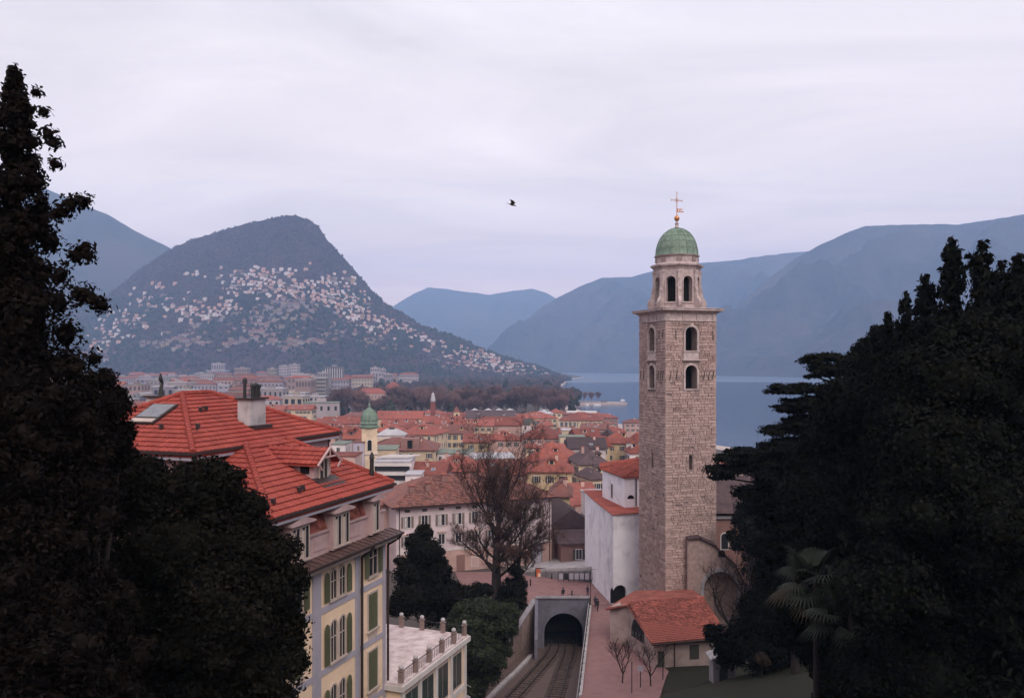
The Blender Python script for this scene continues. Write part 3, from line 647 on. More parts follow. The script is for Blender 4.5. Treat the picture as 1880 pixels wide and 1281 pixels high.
# ------------------------------------------------------------------ chapel with the red roof in front of the tower
def make_chapel():
    t = thing('chapel', 'low cream chapel with weathered orange tile roof and half round window', 'chapel', (0,0,0))
    RL, RR_ = Vector((XP(1152,99), 99, ZP(1111,99))), Vector((XP(1292,100), 100, ZP(1096,100)))
    EL, ER = Vector((XP(1196,90), 90, ZP(1181,90))), Vector((XP(1338,91.5), 91.5, ZP(1168,91.5)))
    WLp = Vector((XP(1120,101), 101, ZP(1116,101)))               # far left foot of the gable wall
    BL, BR = Vector((XP(1140,108), 108, 0)), Vector((XP(1280,109), 109, 0))
    g = 22.6
    # wall body: gable to the left-front, side wall to the front
    a = Vector((EL.x+.35, EL.y+.7)); b = Vector((ER.x, ER.y+.7)); c = Vector((RR_.x+.4, 107)); d = Vector((WLp.x, WLp.y)); 
    zE = EL.z-.25; pk = Vector((RL.x+.2, RL.y+.2))
    wall = MB().prism([a, b, c, (d.x+4.5, d.y+6), d, pk*1.0-Vector((.0,0))], g, [zE, ER.z-.2, 28.2, 28.0, 28.05, RL.z-.15])
    w = wall.build('wall', 'chapel', t)
    gd = (d-a).normalized(); ang = math.atan2(-gd.y, -gd.x)        # gable wall runs from d to a
    cc = MB(); wpos = a+(d-a)*.42; hw = MB().extr(arch(3.3, 2.55, 14, 0, 0, 2.2), -1.5, .9)
    q_ = Matrix.Translation((wpos.x, wpos.y, ZP(1178,94.4)))@Matrix.Rotation(ang, 4, 'Z')
    cut(w, cc.add([q_@Vector(p_) for p_ in hw.v], hw.f)); w.data.materials.clear(); w.data.materials.append(K['chapel'])
    f_ = MB(); f_.extr(arch(3.2, 2.45, 14, 0, .02, 2.15), .45, .5); wn_ = f_.build('half_round_window', 'glass', t, loc=(wpos.x, wpos.y, ZP(1178,94.4)), rz=ang)
    mb = MB()
    for x in (-.8, 0, .8): mb.box(x-.04, x+.04, .38, .44, .05, 2.3-abs(x)*.6)
    mb.box(-1.5, 1.5, .37, .43, 1.0, 1.08); mb.build('window_bars', 'iron', wn_)
    # roof slab and tiles
    th = .14; main = [EL, ER, RR_, RL]
    rf = MB().add(main+[v-Vector((0,0,th)) for v in main], [(0,1,2,3),(7,6,5,4),(0,4,5,1),(1,5,6,2),(2,6,7,3),(3,7,4,0)])
    L2 = [RL, Vector((RR_.x, RR_.y, RR_.z)), Vector((RR_.x, 107, 28.6)), Vector((WLp.x+4, 107.5, 28.2)), Vector((WLp.x-.5, WLp.y, WLp.z))]
    rf.add([RL+Vector((0,0,.005)), RR_+Vector((0,0,.005)), L2[2], L2[3], L2[4]], [(0,1,2,3,4)]); rf.build('roof', 'old_tile', t)
    lay_tiles(tile_surface(main, .26, .34, th=.055), 'old_tile', t, 300)
    mb = MB(); ridge_caps(mb, RL+Vector((0,0,.06)), RR_+Vector((0,0,.06)), .14); ridge_caps(mb, EL+Vector((0,0,.06)), RL+Vector((0,0,.06)), .11)
    mb.tube(WLp+Vector((-.5,-.2,-.05)), RL+Vector((0,0,.02)), .16, n=6)
    mb.build('ridge_caps', 'old_tile', t, kind='stuff')
    MB().tube(EL+Vector((0,-.1,-.1)), ER+Vector((0,-.1,-.1)), .08).build('gutter', 'gutter', t)
    px_ = a+(b-a)*.28; MB().tube((px_.x, px_.y-.1, g), (px_.x, px_.y-.1, EL.z-.3), .06).build('drain_pipe', 'gutter', t)
    for k, (u, w_, h_) in enumerate(((.10, .8, 2.2), (.55, 1.1, 1.6))):
        q2 = a+(b-a)*u; MB().box(-w_/2, w_/2, -.05, .05, 0, h_).build('door' if k == 0 else 'boarded_window', 'shutter_d', t, loc=(q2.x, q2.y, 23.9 if k == 0 else 25), rz=math.atan2((b-a).y, (b-a).x))
make_chapel()

def make_sacristy():
    """grey gable wall with the great dark arch right of the tower"""
    t = thing('sacristy', 'grey stone side building with a great dark arch right of the tower foot', 'church building', (0,0,0))
    Yw = 106; x0, x1 = XP(1262,Yw), XP(1366,Yw)
    poly = [(x0, 22.5), (x1, 22.5), (x1, ZP(1075,Yw)), (XP(1350,Yw), ZP(1040,Yw)), (XP(1312,Yw), ZP(1003,Yw)), (XP(1284,Yw), ZP(988,Yw)), (x0, ZP(990,Yw))]
    w = MB().extr(poly, Yw, Yw+10).build('wall', 'rubble', t)
    cut(w, MB().extr(arch(4.3, 6.6, 14, XP(1323,Yw), 24.5), Yw-1, Yw+2.2)); w.data.materials.clear(); w.data.materials.append(K['rubble'])
    mb = MB(); arch_ring(mb, 4.3, 6.6, .45, Yw-.08, Yw+.4, XP(1323,Yw), 24.5, 14, sill=False); mb.build('arch_surround', 'concrete', t)
    rf = MB(); pr = poly[2:]
    for i in range(len(pr)-1):
        a, b = pr[i], pr[i+1]; rf.add([(a[0]+.2,Yw-.4,a[1]+.05),(b[0],Yw-.4,b[1]+.05),(b[0],Yw+10,b[1]+.05),(a[0]+.2,Yw+10,a[1]+.05),(a[0]+.2,Yw-.4,a[1]+.25),(b[0],Yw-.4,b[1]+.25),(b[0],Yw+10,b[1]+.25),(a[0]+.2,Yw+10,a[1]+.25)], [(0,3,2,1),(4,5,6,7),(0,1,5,4),(1,2,6,5),(2,3,7,6),(3,0,4,7)])
    rf.build('roof', 'roof_d', t)
    MB().extr(arch(.9, .9, 12, XP(1325,Yw), ZP(1022,Yw), .45), Yw-.03, Yw+.1).build('oculus', 'dark', t)
    # long nave behind, dark roof
    n_ = thing('church_nave', 'long dull church nave with dark tiled roof behind the arch wall', 'church', (0,0,0))
    xa, xb = XP(1300,122), XP(1405,122)
    MB().box(xa, xb, 121, 136, 22, ZP(945,121)).build('wall', 'w_brown', n_)
    z_ = ZP(940,121); MB().add([(xa-.8,120,z_),(xb+.8,120,z_),(xb+.8,137,z_),(xa-.8,137,z_),(xa-.8,128.5,z_+4.4),(xb+.8,128.5,z_+4.4)], [(0,1,5,4),(2,3,4,5),(0,4,3),(1,2,5),(0,3,2,1)]).build('roof', 'roof_d', n_)
    for i in range(2):
        f_ = MB().extr(arch(1.3, 2.6, 8), -.06, 0).build('window', 'trim', n_, loc=(xa+2.2+i*3.4, 120.99, 30.5)); MB().extr(arch(1.0, 2.3, 8, 0, .14), -.09, -.061).build('pane', 'glass', f_)
    MB().box(xa-.4, xb+.4, 120.6, 120.99, ZP(945,121)-.5, ZP(945,121)-.1).build('cornice', 'concrete', n_)
make_sacristy()

def kiosk():
    Yk = 82; t = thing('stone_gatehouse', 'small pale stone gate shelter with pitched roof below the dark shrubs', 'shelter', (XP(1328,Yk), Yk, ZP(1262,Yk)))
    w = MB().extr([(-1.0,0),(1.2,0),(1.2,2.6),(.1,3.4),(-1.0,2.9)], 0, 1.8).build('wall', 'concrete', t)
    cut(w, MB().extr(arch(1.0, 2.2, 8, .1, .05), -.5, 1.2)); w.data.materials.clear(); w.data.materials.append(K['concrete'])
    MB().add([(-1.3,-.2,2.75),(.1,-.2,3.45),(.1,2,3.45),(-1.3,2,2.75),(-1.3,-.2,2.88),(.1,-.2,3.58),(.1,2,3.58),(-1.3,2,2.88)], [(0,3,2,1),(4,5,6,7),(0,1,5,4),(1,2,6,5),(2,3,7,6),(3,0,4,7)]).add([(.1,-.2,3.45),(1.5,-.2,2.5),(1.5,2,2.5),(.1,2,3.45),(.1,-.2,3.58),(1.5,-.2,2.63),(1.5,2,2.63),(.1,2,3.58)], [(0,3,2,1),(4,5,6,7),(0,1,5,4),(1,2,6,5),(2,3,7,6),(3,0,4,7)]).build('roof', 'pale_conc', t)
kiosk()
# ------------------------------------------------------------------ windows shared by the buildings
WC = {}
def win_mesh(w, h, style, sh):
    k = (round(w,2), round(h,2), style, sh)
    if k in WC: return WC[k]
    mb = MB(); t = .12 if style != 'small' else .08
    mb.box(-w/2-t, w/2+t, -.06, .0, h, h+t*1.3, 0); mb.box(-w/2-t*1.4, w/2+t*1.4, -.10, .0, -t, 0, 0)
    mb.box(-w/2-t, -w/2, -.06, .0, 0, h, 0); mb.box(w/2, w/2+t, -.06, .0, 0, h, 0)
    mb.box(-w/2, w/2, -.025, .0, 0, h, 1)
    if style != 'small': mb.box(-.04, .04, -.05, -.026, 0, h, 0)
    if sh:
        for s_ in (-1, 1): mb.box(s_*(w/2+t+.02+w*.23)-w*.23, s_*(w/2+t+.02+w*.23)+w*.23, -.12, -.062, .02, h, 2)
    WC[k] = mb.mesh('window', ['trim', 'glass', sh or 'shutter']); return WC[k]
def windows(t, faces, h0, storeys, sh, w=1.0, h=1.6, pitch=2.8, style='std', top=None):
    """faces: (length, origin x, origin y, rotation) of the walls that the eye can see"""
    for (L, ox, oy, rz) in faces:
        n_ = max(1, int((L-1.2)/pitch)); 
        for z in storeys:
            for i in range(n_):
                if rnd.random() < .05: continue
                u = (i-(n_-1)/2)*pitch*(L-1.2)/(n_*pitch)*1.0
                put('window', win_mesh(w, h, style, sh if rnd.random() < .9 else None), t, (ox+u*math.cos(rz), oy+u*math.sin(rz), z), rz)
def grid_wall(mb, p0, p1, z0, z1, nx_, nz_, wfrac=.5, hfrac=.5, mw=0, mg=1):
    """one connected wall sheet whose window panes are sunk into it"""
    p0, p1 = Vector(p0), Vector(p1); d = p1-p0; L = d.length; d.normalize(); nn = Vector((d.y, -d.x)); H_ = z1-z0
    us = [0]; [us.extend(((i+.5-wfrac/2)/nx_, (i+.5+wfrac/2)/nx_)) for i in range(nx_)]; us.append(1)
    vs = [0]; [vs.extend(((i+.55-hfrac/2)/nz_, (i+.55+hfrac/2)/nz_)) for i in range(nz_)]; vs.append(1)
    V = []; 
    for v in vs:
        for u in us: q_ = p0+d*L*u; V.append((q_.x, q_.y, z0+H_*v))
    n_ = len(us); F_, G_ = [], []
    for j in range(len(vs)-1):
        for i in range(n_-1): (G_ if (i%2 == 1 and j%2 == 1) else F_).append((j*n_+i, j*n_+i+1, (j+1)*n_+i+1, (j+1)*n_+i))
    o = len(mb.v); mb.add(V, F_, mw); dp = .25
    for f in G_:
        b_ = len(mb.v); mb.v += [(mb.v[o+k][0]-nn.x*dp, mb.v[o+k][1]-nn.y*dp, mb.v[o+k][2]) for k in f]
        mb.f.append((b_, b_+1, b_+2, b_+3)); mb.m.append(mg)
        for k in range(4): mb.f.append((o+f[k], o+f[(k+1)%4], b_+(k+1)%4, b_+k)); mb.m.append(mw)
def roof_mb(kind, w, d, rise, ov=.6, th=.22, z=0.):
    mb = MB(); x, y = w/2+ov, d/2+ov; B = [(-x,-y,z),(x,-y,z),(x,y,z),(-x,y,z)]; T = [(p_[0],p_[1],z+th) for p_ in B]
    if kind == 'hip':
        if w >= d: r_ = x-y*.95; R1, R2 = (-r_,0,z+th+rise), (r_,0,z+th+rise); fs = [(4,5,9,8),(5,6,9),(6,7,8,9),(7,4,8)]
        else: r_ = y-x*.95; R1, R2 = (0,-r_,z+th+rise), (0,r_,z+th+rise); fs = [(4,5,8),(5,6,9,8),(6,7,9),(7,4,8,9)]
    elif kind == 'gable': R1, R2 = (-x,0,z+th+rise), (x,0,z+th+rise); fs = [(4,5,9,8),(5,6,9),(6,7,8,9),(7,4,8)]
    elif kind == 'gabley': R1, R2 = (0,-y,z+th+rise), (0,y,z+th+rise); fs = [(4,5,8),(5,6,9,8),(6,7,9),(7,4,8,9)]
    elif kind == 'shed':
        return mb.add(B+[(-x,-y,z+th),(x,-y,z+th),(x,y,z+th+rise),(-x,y,z+th+rise)], [(0,3,2,1),(4,5,6,7),(0,1,5,4),(1,2,6,5),(2,3,7,6),(3,0,4,7)])
    else:
        mb.box(-x, x, -y, y, z, z+th); return mb
    return mb.add(B+T+[R1, R2], [(0,3,2,1),(0,1,5,4),(1,2,6,5),(2,3,7,6),(3,0,4,7)]+fs)

# ------------------------------------------------------------------ the hotel at the left
def make_hotel():
    ang = math.atan2(.943, .331); C1 = Vector((-8.1, 56., 0))
    t = thing('hotel', 'pale yellow hotel with bright red tiled roofs, dormer and green shutters', 'hotel', C1, ang)
    bpy.context.view_layer.update()
    EA, EB, PT = 49.8, 52.85, .47
    # ---- roof planes (local x along the facade towards the far end, y inward)
    ax0, ax1, bw = -13.9, 0., 6.6
    by0, by1, bx0, bx1 = 6.6, 19.6, -12.0, 3.8
    rb = EB+PT*(by1-by0)/2
    planes = {
     'A_right': [(ax0,0,EA), (ax1,0,EA), (ax1-3.0,6.6,EA+PT*6.6), (ax0+6.6,6.6,EA+PT*6.6)],
     'A_front': [(ax0,13.2,EA), (ax0,0,EA), (ax0+6.6,6.6,EA+PT*6.6)],
     'A_back':  [(ax1,0,EA), (ax1,6.6,EA), (ax1-3.0,6.6,EA+PT*6.6)],
     'B_right': [(bx0,by0,EB), (bx1,by0,EB), (bx1-6.5,by0+6.5,rb), (bx0+6.5,by0+6.5,rb)],
     'B_front': [(bx0,by1,EB), (bx0,by0,EB), (bx0+6.5,by0+6.5,rb)],
     'B_left':  [(bx1,by1,EB), (bx0,by1,EB), (bx0+6.5,by0+6.5,rb), (bx1-6.5,by0+6.5,rb)],
     'B_back':  [(bx1,by0,EB), (bx1,by1,EB), (bx1-6.5,by0+6.5,rb)]}
    tiles = []; sk = MB()
    for k, p_ in planes.items():
        sk.add(p_, [tuple(range(len(p_)))]); q_ = [Vector(v) for v in p_]
        if k in ('A_right', 'A_front', 'B_right', 'B_front', 'B_left'): tiles += tile_surface(q_, .40, .52, th=.045, lift=.05)
    # leave out the tiles of the lower roof that run beneath the main block, the dormer and the chimney
    def keep(tl):
        c = tl[0][2]
        if c.z < EA+PT*6.6+.1 and c.y > 6.7 and c.x > bx0: return False
        if -6.9 < c.x < -4.1 and 1.5 < c.y < 5.9 and c.z < 54: return False
        return True
    tiles = [q_ for q_ in tiles if keep(q_)]
    sk.box(ax0+.0, ax1, 0, 13.2, EA-.25, EA-.01); sk.box(bx0, bx1, by0, by1, EB-.25, EB-.01); sk.build('roof', 'red_tile', t)
    lay_tiles(tiles, 'red_tile', t, 300)
    mb = MB(); L_ = .11
    for a, b in (((ax0,0,EA),(ax0+6.6,6.6,EA+PT*6.6)), ((ax1,0,EA),(ax1-3.0,6.6,EA+PT*6.6)), ((bx0,by0,EB),(bx0+6.5,by0+6.5,rb)), ((bx1,by0,EB),(bx1-6.5,by0+6.5,rb)), ((bx0,by1,EB),(bx0+6.5,by0+6.5,rb)), ((bx0+6.5,by0+6.5,rb),(bx1-6.5,by0+6.5,rb))):
        ridge_caps(mb, Vector(a)+Vector((0,0,L_)), Vector(b)+Vector((0,0,L_)), .17)
    mb.build('hip_caps', 'red_tile', t, kind='stuff')
    # gutters and white fascia boards
    for (x0, x1, y0, y1, z_) in ((ax0, ax1, 0, 13.2, EA), (bx0, bx1, by0, by1, EB)):
        mb = MB(); segs = [(x0-.14, x1+.14)] if z_ == EA else [(x0-.14, -7.6), (-2.9, x1+.14)]
        for s0, s1 in segs: mb.box(s0, s1, y0-.14, y0, z_-.1, z_+.06)
        mb.box(x0-.14, x0, y0, y1, z_-.1, z_+.06); mb.box(x1, x1+.14, y0, y1, z_-.1, z_+.06); mb.build('gutter', 'gutter', t)
        mb = MB()
        for s0, s1 in ([(x0+.02, x1-.02)] if z_ == EA else [(x0+.02, -7.8), (-2.7, x1-.02)]): mb.box(s0, s1, y0+.02, y0+.8, z_-.42, z_-.26)
        mb.box(x0+.02, x0+.8, y0+.8, y1, z_-.42, z_-.26); mb.box(x1-.8, x1-.02, y0+.8, y1, z_-.42, z_-.26); mb.build('fascia', 'band', t)
    # ---- walls
    fy = .55; g = 29.
    MB().box(ax0+.6, ax1-.2, fy, 12.6, g, 46.4).build('wall', 'hotel_y', t)
    MB().box(bx0+.6, bx1-.6, 12.602, by1-.6, g, EB-.26).build('rear_wall', 'hotel_p', t)
    MB().box(bx0+.6, bx1-.6, by0+.6, 12.6, 46.7, EB-.26).build('upper_wall', 'hotel_p', t)
    MB().box(ax0+.7, ax1-.3, fy+.05, 12.5, 46.6, 47.95).build('attic_wall', 'hotel_p', t)
    # steep mansard strip of red tiles above the attic wall
    mp_ = [(ax0+.75,fy+.15,47.95),(ax1-.35,fy+.15,47.95),(ax1-1.0,fy+.8,49.55),(ax0+1.4,fy+.8,49.55)]
    MB().prism([(ax0+.75,fy+.15),(ax1-.35,fy+.15),(ax1-.35,12.4),(ax0+.75,12.4)], 47.951, 48.0).box(ax0+1.4, ax1-1., fy+.8, 12, 48.0, 49.55).build('attic_core', 'w_brown', t)
    mt = MB(); 
    for vs, fs in tile_surface(mp_, .30, .30, th=.03, lift=.03): mt.add(vs, fs)
    mt.build('mansard_tiles', 'old_tile', t, kind='stuff')
    # side walls under the higher eave at the far end: brick-red boarding
    MB().box(bx1-.62, bx1-.5, by0+.5, 12.5, 49.8, 52.4).build('gable_cladding', 'w_brown', t)
    # attic panels
    x = ax0+1.
    while x < ax1-1.2:
        if not any(abs(x+.6-q_) < 1.6 for q_ in (-2., -6.3, -10.7)):
            MB().box(x, x+1.2, fy+.0, fy+.048, 47.0, 47.75).build('attic_panel', 'hotel_p', t)
        x += 1.35
    MB().box(ax0+.62, ax1-.22, fy-.05, fy+.2, 47.96, 48.07).build('attic_rail', 'hotel_p', t)
    # dormer windows of the attic
    for xd, dbl in ((-2., False), (-6.3, True), (-10.7, True)):
        w = 1.9 if dbl else 1.2
        f_ = MB().box(-w/2, w/2, 0, .9, 46.75, 49.0).build('dormer_window', 'hotel_p', t, loc=(xd, fy-.26, 0))
        for s_ in ((-.45, .45) if dbl else (0,)):
            MB().box(s_-.33, s_+.33, -.03, .0, 47.0, 48.75).build('pane', 'glass', f_)
            mb = MB().box(s_-.39, s_-.33, -.06, .0, 46.95, 48.8).box(s_+.33, s_+.39, -.06, .0, 46.95, 48.8).box(s_-.39, s_+.39, -.06, .0, 48.8, 48.88).box(s_-.03, s_+.03, -.05, -.031, 47, 48.75).box(s_-.45, s_+.45, -.1, .0, 46.86, 46.95)
            mb.build('frame', 'frame', f_)
            MB().box(s_-.30, s_-.08, -.045, -.034, 47.0, 48.6).build('curtain', 'frame', f_)
        MB().extr([(-w/2-.25,49.0),(w/2+.25,49.0),(w/2+.25,49.1),(0,49.45),(-w/2-.25,49.1)], -.28, .9).build('pediment', 'hotel_p', f_)
    # tin skirt roof between the attic and the facade, with seams
    sx0, sx1 = ax0-.25, ax1+.55
    MB().add([(sx0,-.40,46.45),(sx1,-.40,46.45),(sx1,.7,46.68),(sx0,.7,46.68),(sx0,-.40,46.36),(sx1,-.40,46.36),(sx1,.7,46.41),(sx0,.7,46.41)], [(0,1,2,3),(7,6,5,4),(0,4,5,1),(1,5,6,2),(2,6,7,3),(3,7,4,0)]).build('skirt_roof', 'skirt', t)
    x = sx0+.3
    while x < sx1: MB().add([(x,-.38,46.47),(x+.05,-.38,46.47),(x+.05,.58,46.66),(x,.58,46.66),(x,-.38,46.51),(x+.05,-.38,46.51),(x+.05,.58,46.70),(x,.58,46.70)], [(0,3,2,1),(4,5,6,7),(0,1,5,4),(1,2,6,5),(2,3,7,6),(3,0,4,7)]).build('seam', 'skirt', t); x += .62
    MB().box(sx0, sx1, -.53, -.40, 46.32, 46.46).build('skirt_gutter', 'gutter', t)
    MB().box(sx0+.3, sx1-.2, -.25, fy, 46.05, 46.34).box(sx0+.5, sx1-.3, .1, fy-.001, 45.85, 46.049).build('cornice', 'frame', t)
    # string bands, pilasters
    for z_ in (43.15, 39.45, 35.6): MB().box(ax0+.6, ax1-.19, fy-.05, fy, z_, z_+.38).build('string_band', 'band', t)
    for x, w in ((-.45, .35), (-4.0, .55), (-8.7, .85), (-13.1, .5)): MB().box(x-w/2, x+w/2, fy-.08, fy-.001, g, 45.84).build('pilaster', 'band', t)
    # drain pipes
    for x in (-3.75, .0):
        yy = .32 if x < -1 else .45
        MB().tube((x, yy, g), (x, yy, 45.6), .085).tube((x, yy, 45.6), (x+.15, -.35, 46.1), .085).tube((x+.15, -.35, 46.1), (x+.15, -.5, 46.33), .085).build('drain_pipe', 'gutter', t)
    # windows
    def shutter(parent, x, z, w, h, arched=False, y=-.10):
        mb = MB(); mb.extr(arch(w, h, 8, 0, 0, min(w, .5)) if arched else [(-w/2,0),(w/2,0),(w/2,h),(-w/2,h)], -.03, .03)
        k = int(h/.12)
        for i in range(k):
            zz_ = .08+i*(h-.16-(.35 if arched else 0))/k; mb.box(-w/2+.06, w/2-.06, -.045, -.031, zz_, zz_+.05)
        return mb.build('shutter', 'shutter', parent, loc=(x, y, z))
    def rect_window(x, z, w, h, closed):
        f_ = MB().box(-w/2-.12, -w/2, -.06, .001, -.02, h+.12).box(w/2, w/2+.12, -.06, .001, -.02, h+.12).box(-w/2, w/2, -.06, .001, h, h+.12).box(-w/2-.2, w/2+.2, -.16, .001, -.14, -.021).build('window', 'frame', t, loc=(x, fy, z))
        if closed: shutter(f_, -w/4-.005, .01, w/2-.01, h-.02, y=-.035); shutter(f_, w/4+.005, .01, w/2-.01, h-.02, y=-.035)
        else:
            MB().box(-w/2, w/2, -.012, .0, 0, h).build('pane', 'glass', f_); MB().box(-.04, .04, -.045, -.013, 0, h).box(-w/2, w/2, -.045, -.013, h*.62, h*.62+.05).build('sash', 'frame', f_)
            shutter(f_, -w/2-.12-w*.25, .0, w*.48, h); shutter(f_, w/2+.12+w*.25, .0, w*.48, h)
    def arch_pair(x, z, h):
        f_ = put('window', None, t, (x, fy, z)); mb = MB()
        for s_ in (-.5, .5): arch_ring(mb, .62, h, .12, -.07, .001, s_, 0, 8, sill=False)
        mb.box(-1.0, 1.0, -.16, .001, -.14, -.01); mb.build('frame', 'frame', f_)
        for s_ in (-.5, .5):
            MB().extr(arch(.60, h-.01, 8, s_, .0), -.015, -.001).build('pane', 'glass', f_); MB().box(s_-.03, s_+.03, -.05, -.016, .0, h-.05).box(s_-.28, s_+.28, -.05, -.016, h*.6, h*.6+.05).build('sash', 'frame', f_)
        for s_ in (-1, 1): shutter(f_, s_*1.28, 0, .52, h, True)
    rect_window(-1.95, 44.0, 1.05, 1.9, False)
    for z_, h_ in ((40.45, 2.35), (36.5, 2.5), (32.6, 2.5)): rect_window(-2.0, z_, 1.15, h_, True); MB().box(-2.6, -1.4, fy-.04, fy, z_-.95, z_-.3).build('apron_panel', 'frame', t)
    for z_, h_ in ((43.75, 1.75), (39.95, 2.45), (36.0, 2.5), (32.0, 2.5)): arch_pair(-6.35, z_, h_)
    rect_window(-10.7, 43.9, 1.05, 1.9, False)
    for z_, h_ in ((40.2, 2.35), (36.3, 2.5)): rect_window(-10.8, z_, 1.15, h_, True)
    # small arched shutters of the lowest floor seen by the frame edge
    # ---- the gabled dormer on the right slope
    zx, zy0 = -5.5, 1.9                                      # its front face
    zf = EA+PT*zy0
    d_ = put('dormer', None, t, (zx, zy0, zf))
    zr = 2.05                                              # ridge above the front foot
    MB().box(-.95, .95, .25, 3.2, -.1, 1.25).extr([(-.95,1.25),(.95,1.25),(0,1.95)], .25, 3.2).build('wall', 'hotel_p', d_)
    MB().box(-.42, .42, .18, .249, .12, 1.3).build('window', 'glass', d_)
    MB().box(-.55, -.42, .14, .249, .02, 1.4).box(.42, .55, .14, .249, .02, 1.4).box(-.42, .42, .14, .249, 1.3, 1.4).box(-.42, .42, .14, .249, .02, .12).box(-.03, .03, .12, .179, .12, 1.3).build('frame', 'frame', d_)
    ln = zr/PT+.3
    for s_ in (-1, 1):
        e0, e1 = Vector((s_*1.35, -.25, 1.12)), Vector((s_*1.35, 2.3, 1.12)); r0, r1 = Vector((0, -.25, zr)), Vector((0, ln, zr))
        pts = [e0, e1, r1, r0] if s_ > 0 else [e1, e0, r0, r1]
        sl = MB().add([p_ for p_ in pts]+[p_-Vector((0,0,.12)) for p_ in pts], [(0,1,2,3),(7,6,5,4),(0,4,5,1),(1,5,6,2),(2,6,7,3),(3,7,4,0)]).build('roof_slope', 'red_tile', d_)
        mt = MB()
        for vs, fs in tile_surface(pts, .40, .40, th=.045, lift=.04): mt.add(vs, fs)
        mt.build('roof_tiles', 'red_tile', d_, kind='stuff')
    mb = MB()
    for s_ in (-1, 1): mb.tube((s_*1.4,-.3,1.05), (0,-.3,zr+.02), .08, n=5); mb.tube((s_*.9,-.3,.75), (s_*1.25,-.3,1.15), .06, n=5)
    mb.tube((0,-.3,zr-.5), (0,-.3,zr+.35), .05, n=5); mb.tube((-.6,-.3,1.5), (.6,-.3,1.5), .06, n=5); mb.build('barge_board', 'hotel_p', d_)
    mb = MB(); mb.add([(-1.25,-.75,-.33),(1.25,-.75,-.33),(1.25,.25,.14),(-1.25,.25,.14),(-1.25,-.75,-.25),(1.25,-.75,-.25),(1.25,.25,.22),(-1.25,.25,.22)], [(0,3,2,1),(4,5,6,7),(0,1,5,4),(1,2,6,5),(2,3,7,6),(3,0,4,7)]); mb.build('foot_strip', 'gutter', d_)  # metal flashing below the dormer front
    # small side light in the cheek of the dormer
    MB().box(-1.02, -.951, .6, 1.2, .5, 1.1).build('side_window', 'dark', d_)
    # ---- chimney with cowls
    c = put('chimney', None, t, (-3.6, 8.9, EA+PT*8.9)); hC = 1.75
    MB().box(-.85, .85, -.5, .5, -1., hC-.12).build('stack', 'pale_conc', c); MB().box(-1.0, 1.0, -.65, .65, hC-.12, hC).build('cap', 'gutter', c)
    MB().box(-1.0, 1.0, -.95, -.5, -.35, -.1).build('foot_strip', 'gutter', c)  # dark strip on the roof below the stack
    for x, hh, b_ in ((-.62, 1.35, 1), (-.12, .95, 0), (.2, 1.0, 0), (.55, .9, 0)):
        mb = MB().tube((0,0,0), (0,0,hh*.7), .12, .10, 8).tube((0,0,hh*.7), (.02,0,hh*.88), .17, .15, 8).tube((.02,0,hh*.88), (.0,0,hh), .2, .04, 8); mb.build('cowl', 'iron', c, loc=(x, .1 if b_ else -.15, hC))
    c = put('chimney', None, t, (bx0+7.2, by1-4.1, EB+PT*3.)); MB().box(-.8, .8, -.55, .55, -.8, 1.45).build('stack', 'pale_conc', c); MB().box(-.95, .95, -.7, .7, 1.45, 1.57).build('cap', 'gutter', c)
    mb = MB().tube((0,0,0),(0,0,.5),.22,.12,8).tube((0,0,.5),(.12,0,.85),.13,.1,8).tube((.12,0,.85),(-.06,0,1.15),.1,.15,8).tube((-.06,0,1.15),(-.02,0,1.5),.14,.05,8); mb.build('cowl', 'iron', c, loc=(0,0,1.57))
    # ---- skylight on the front slope of the main block, small vents
    def on(pl, u, v): 
        p_ = [Vector(q_) for q_ in planes[pl]]; e = (p_[1]-p_[0]).normalized(); nrm = (p_[1]-p_[0]).cross(p_[2]-p_[0]).normalized(); nrm = nrm if nrm.z > 0 else -nrm; s = nrm.cross(e); s = s if s.z > 0 else -s
        return p_[0]+e*u+s*v, Matrix((e, s, nrm)).transposed().to_4x4()
    p_, m_ = on('B_front', 6.6, 3.9)
    s_ = put('skylight', None, t); s_.matrix_local = Matrix.Translation(p_)@m_
    MB().box(-1.0, 1.0, -.9, 1.6, .05, .22).build('frame', 'gutter', s_); MB().box(-.88, .88, -.2, 1.5, .221, .25).build('pane', 'pale_glass', s_); MB().box(-.88, .88, -.8, -.4, .221, .25).build('blind', 'frame', s_)
    for pl, u, v in (('B_front', 8.6, 2.5), ('B_front', 11.2, 2.7), ('B_right', 5.5, 4.6), ('B_right', 6.1, 4.7), ('A_right', 4.6, 1.5), ('A_right', 5.1, 1.6), ('A_right', 1.6, 1.1), ('A_front', 12.2, 1.0)):
        p_, m_ = on(pl, u, v); mb = MB().tube((0,0,0), (0,0,.32), .08, n=6).box(-.13, .13, -.13, .13, .32, .38).box(-.1, .1, -.16, -.02, .08, .3); mb.build('vent', 'gutter', t, loc=p_)
    # antenna pole / flue at the far end
    MB().tube((bx1-1.2, by0+.1, 49.5), (bx1-1.2, by0+.1, 52.6), .07).build('flue', 'gutter', t)
    MB().tube((-.9, 1.2, 49.6), (-.9, 1.2, 51.6), .16, .14, 8).tube((-.9, 1.2, 51.6), (-.9, 1.2, 52.0), .2, .06, 8).build('flue', 'iron', t)
    return t
make_hotel()

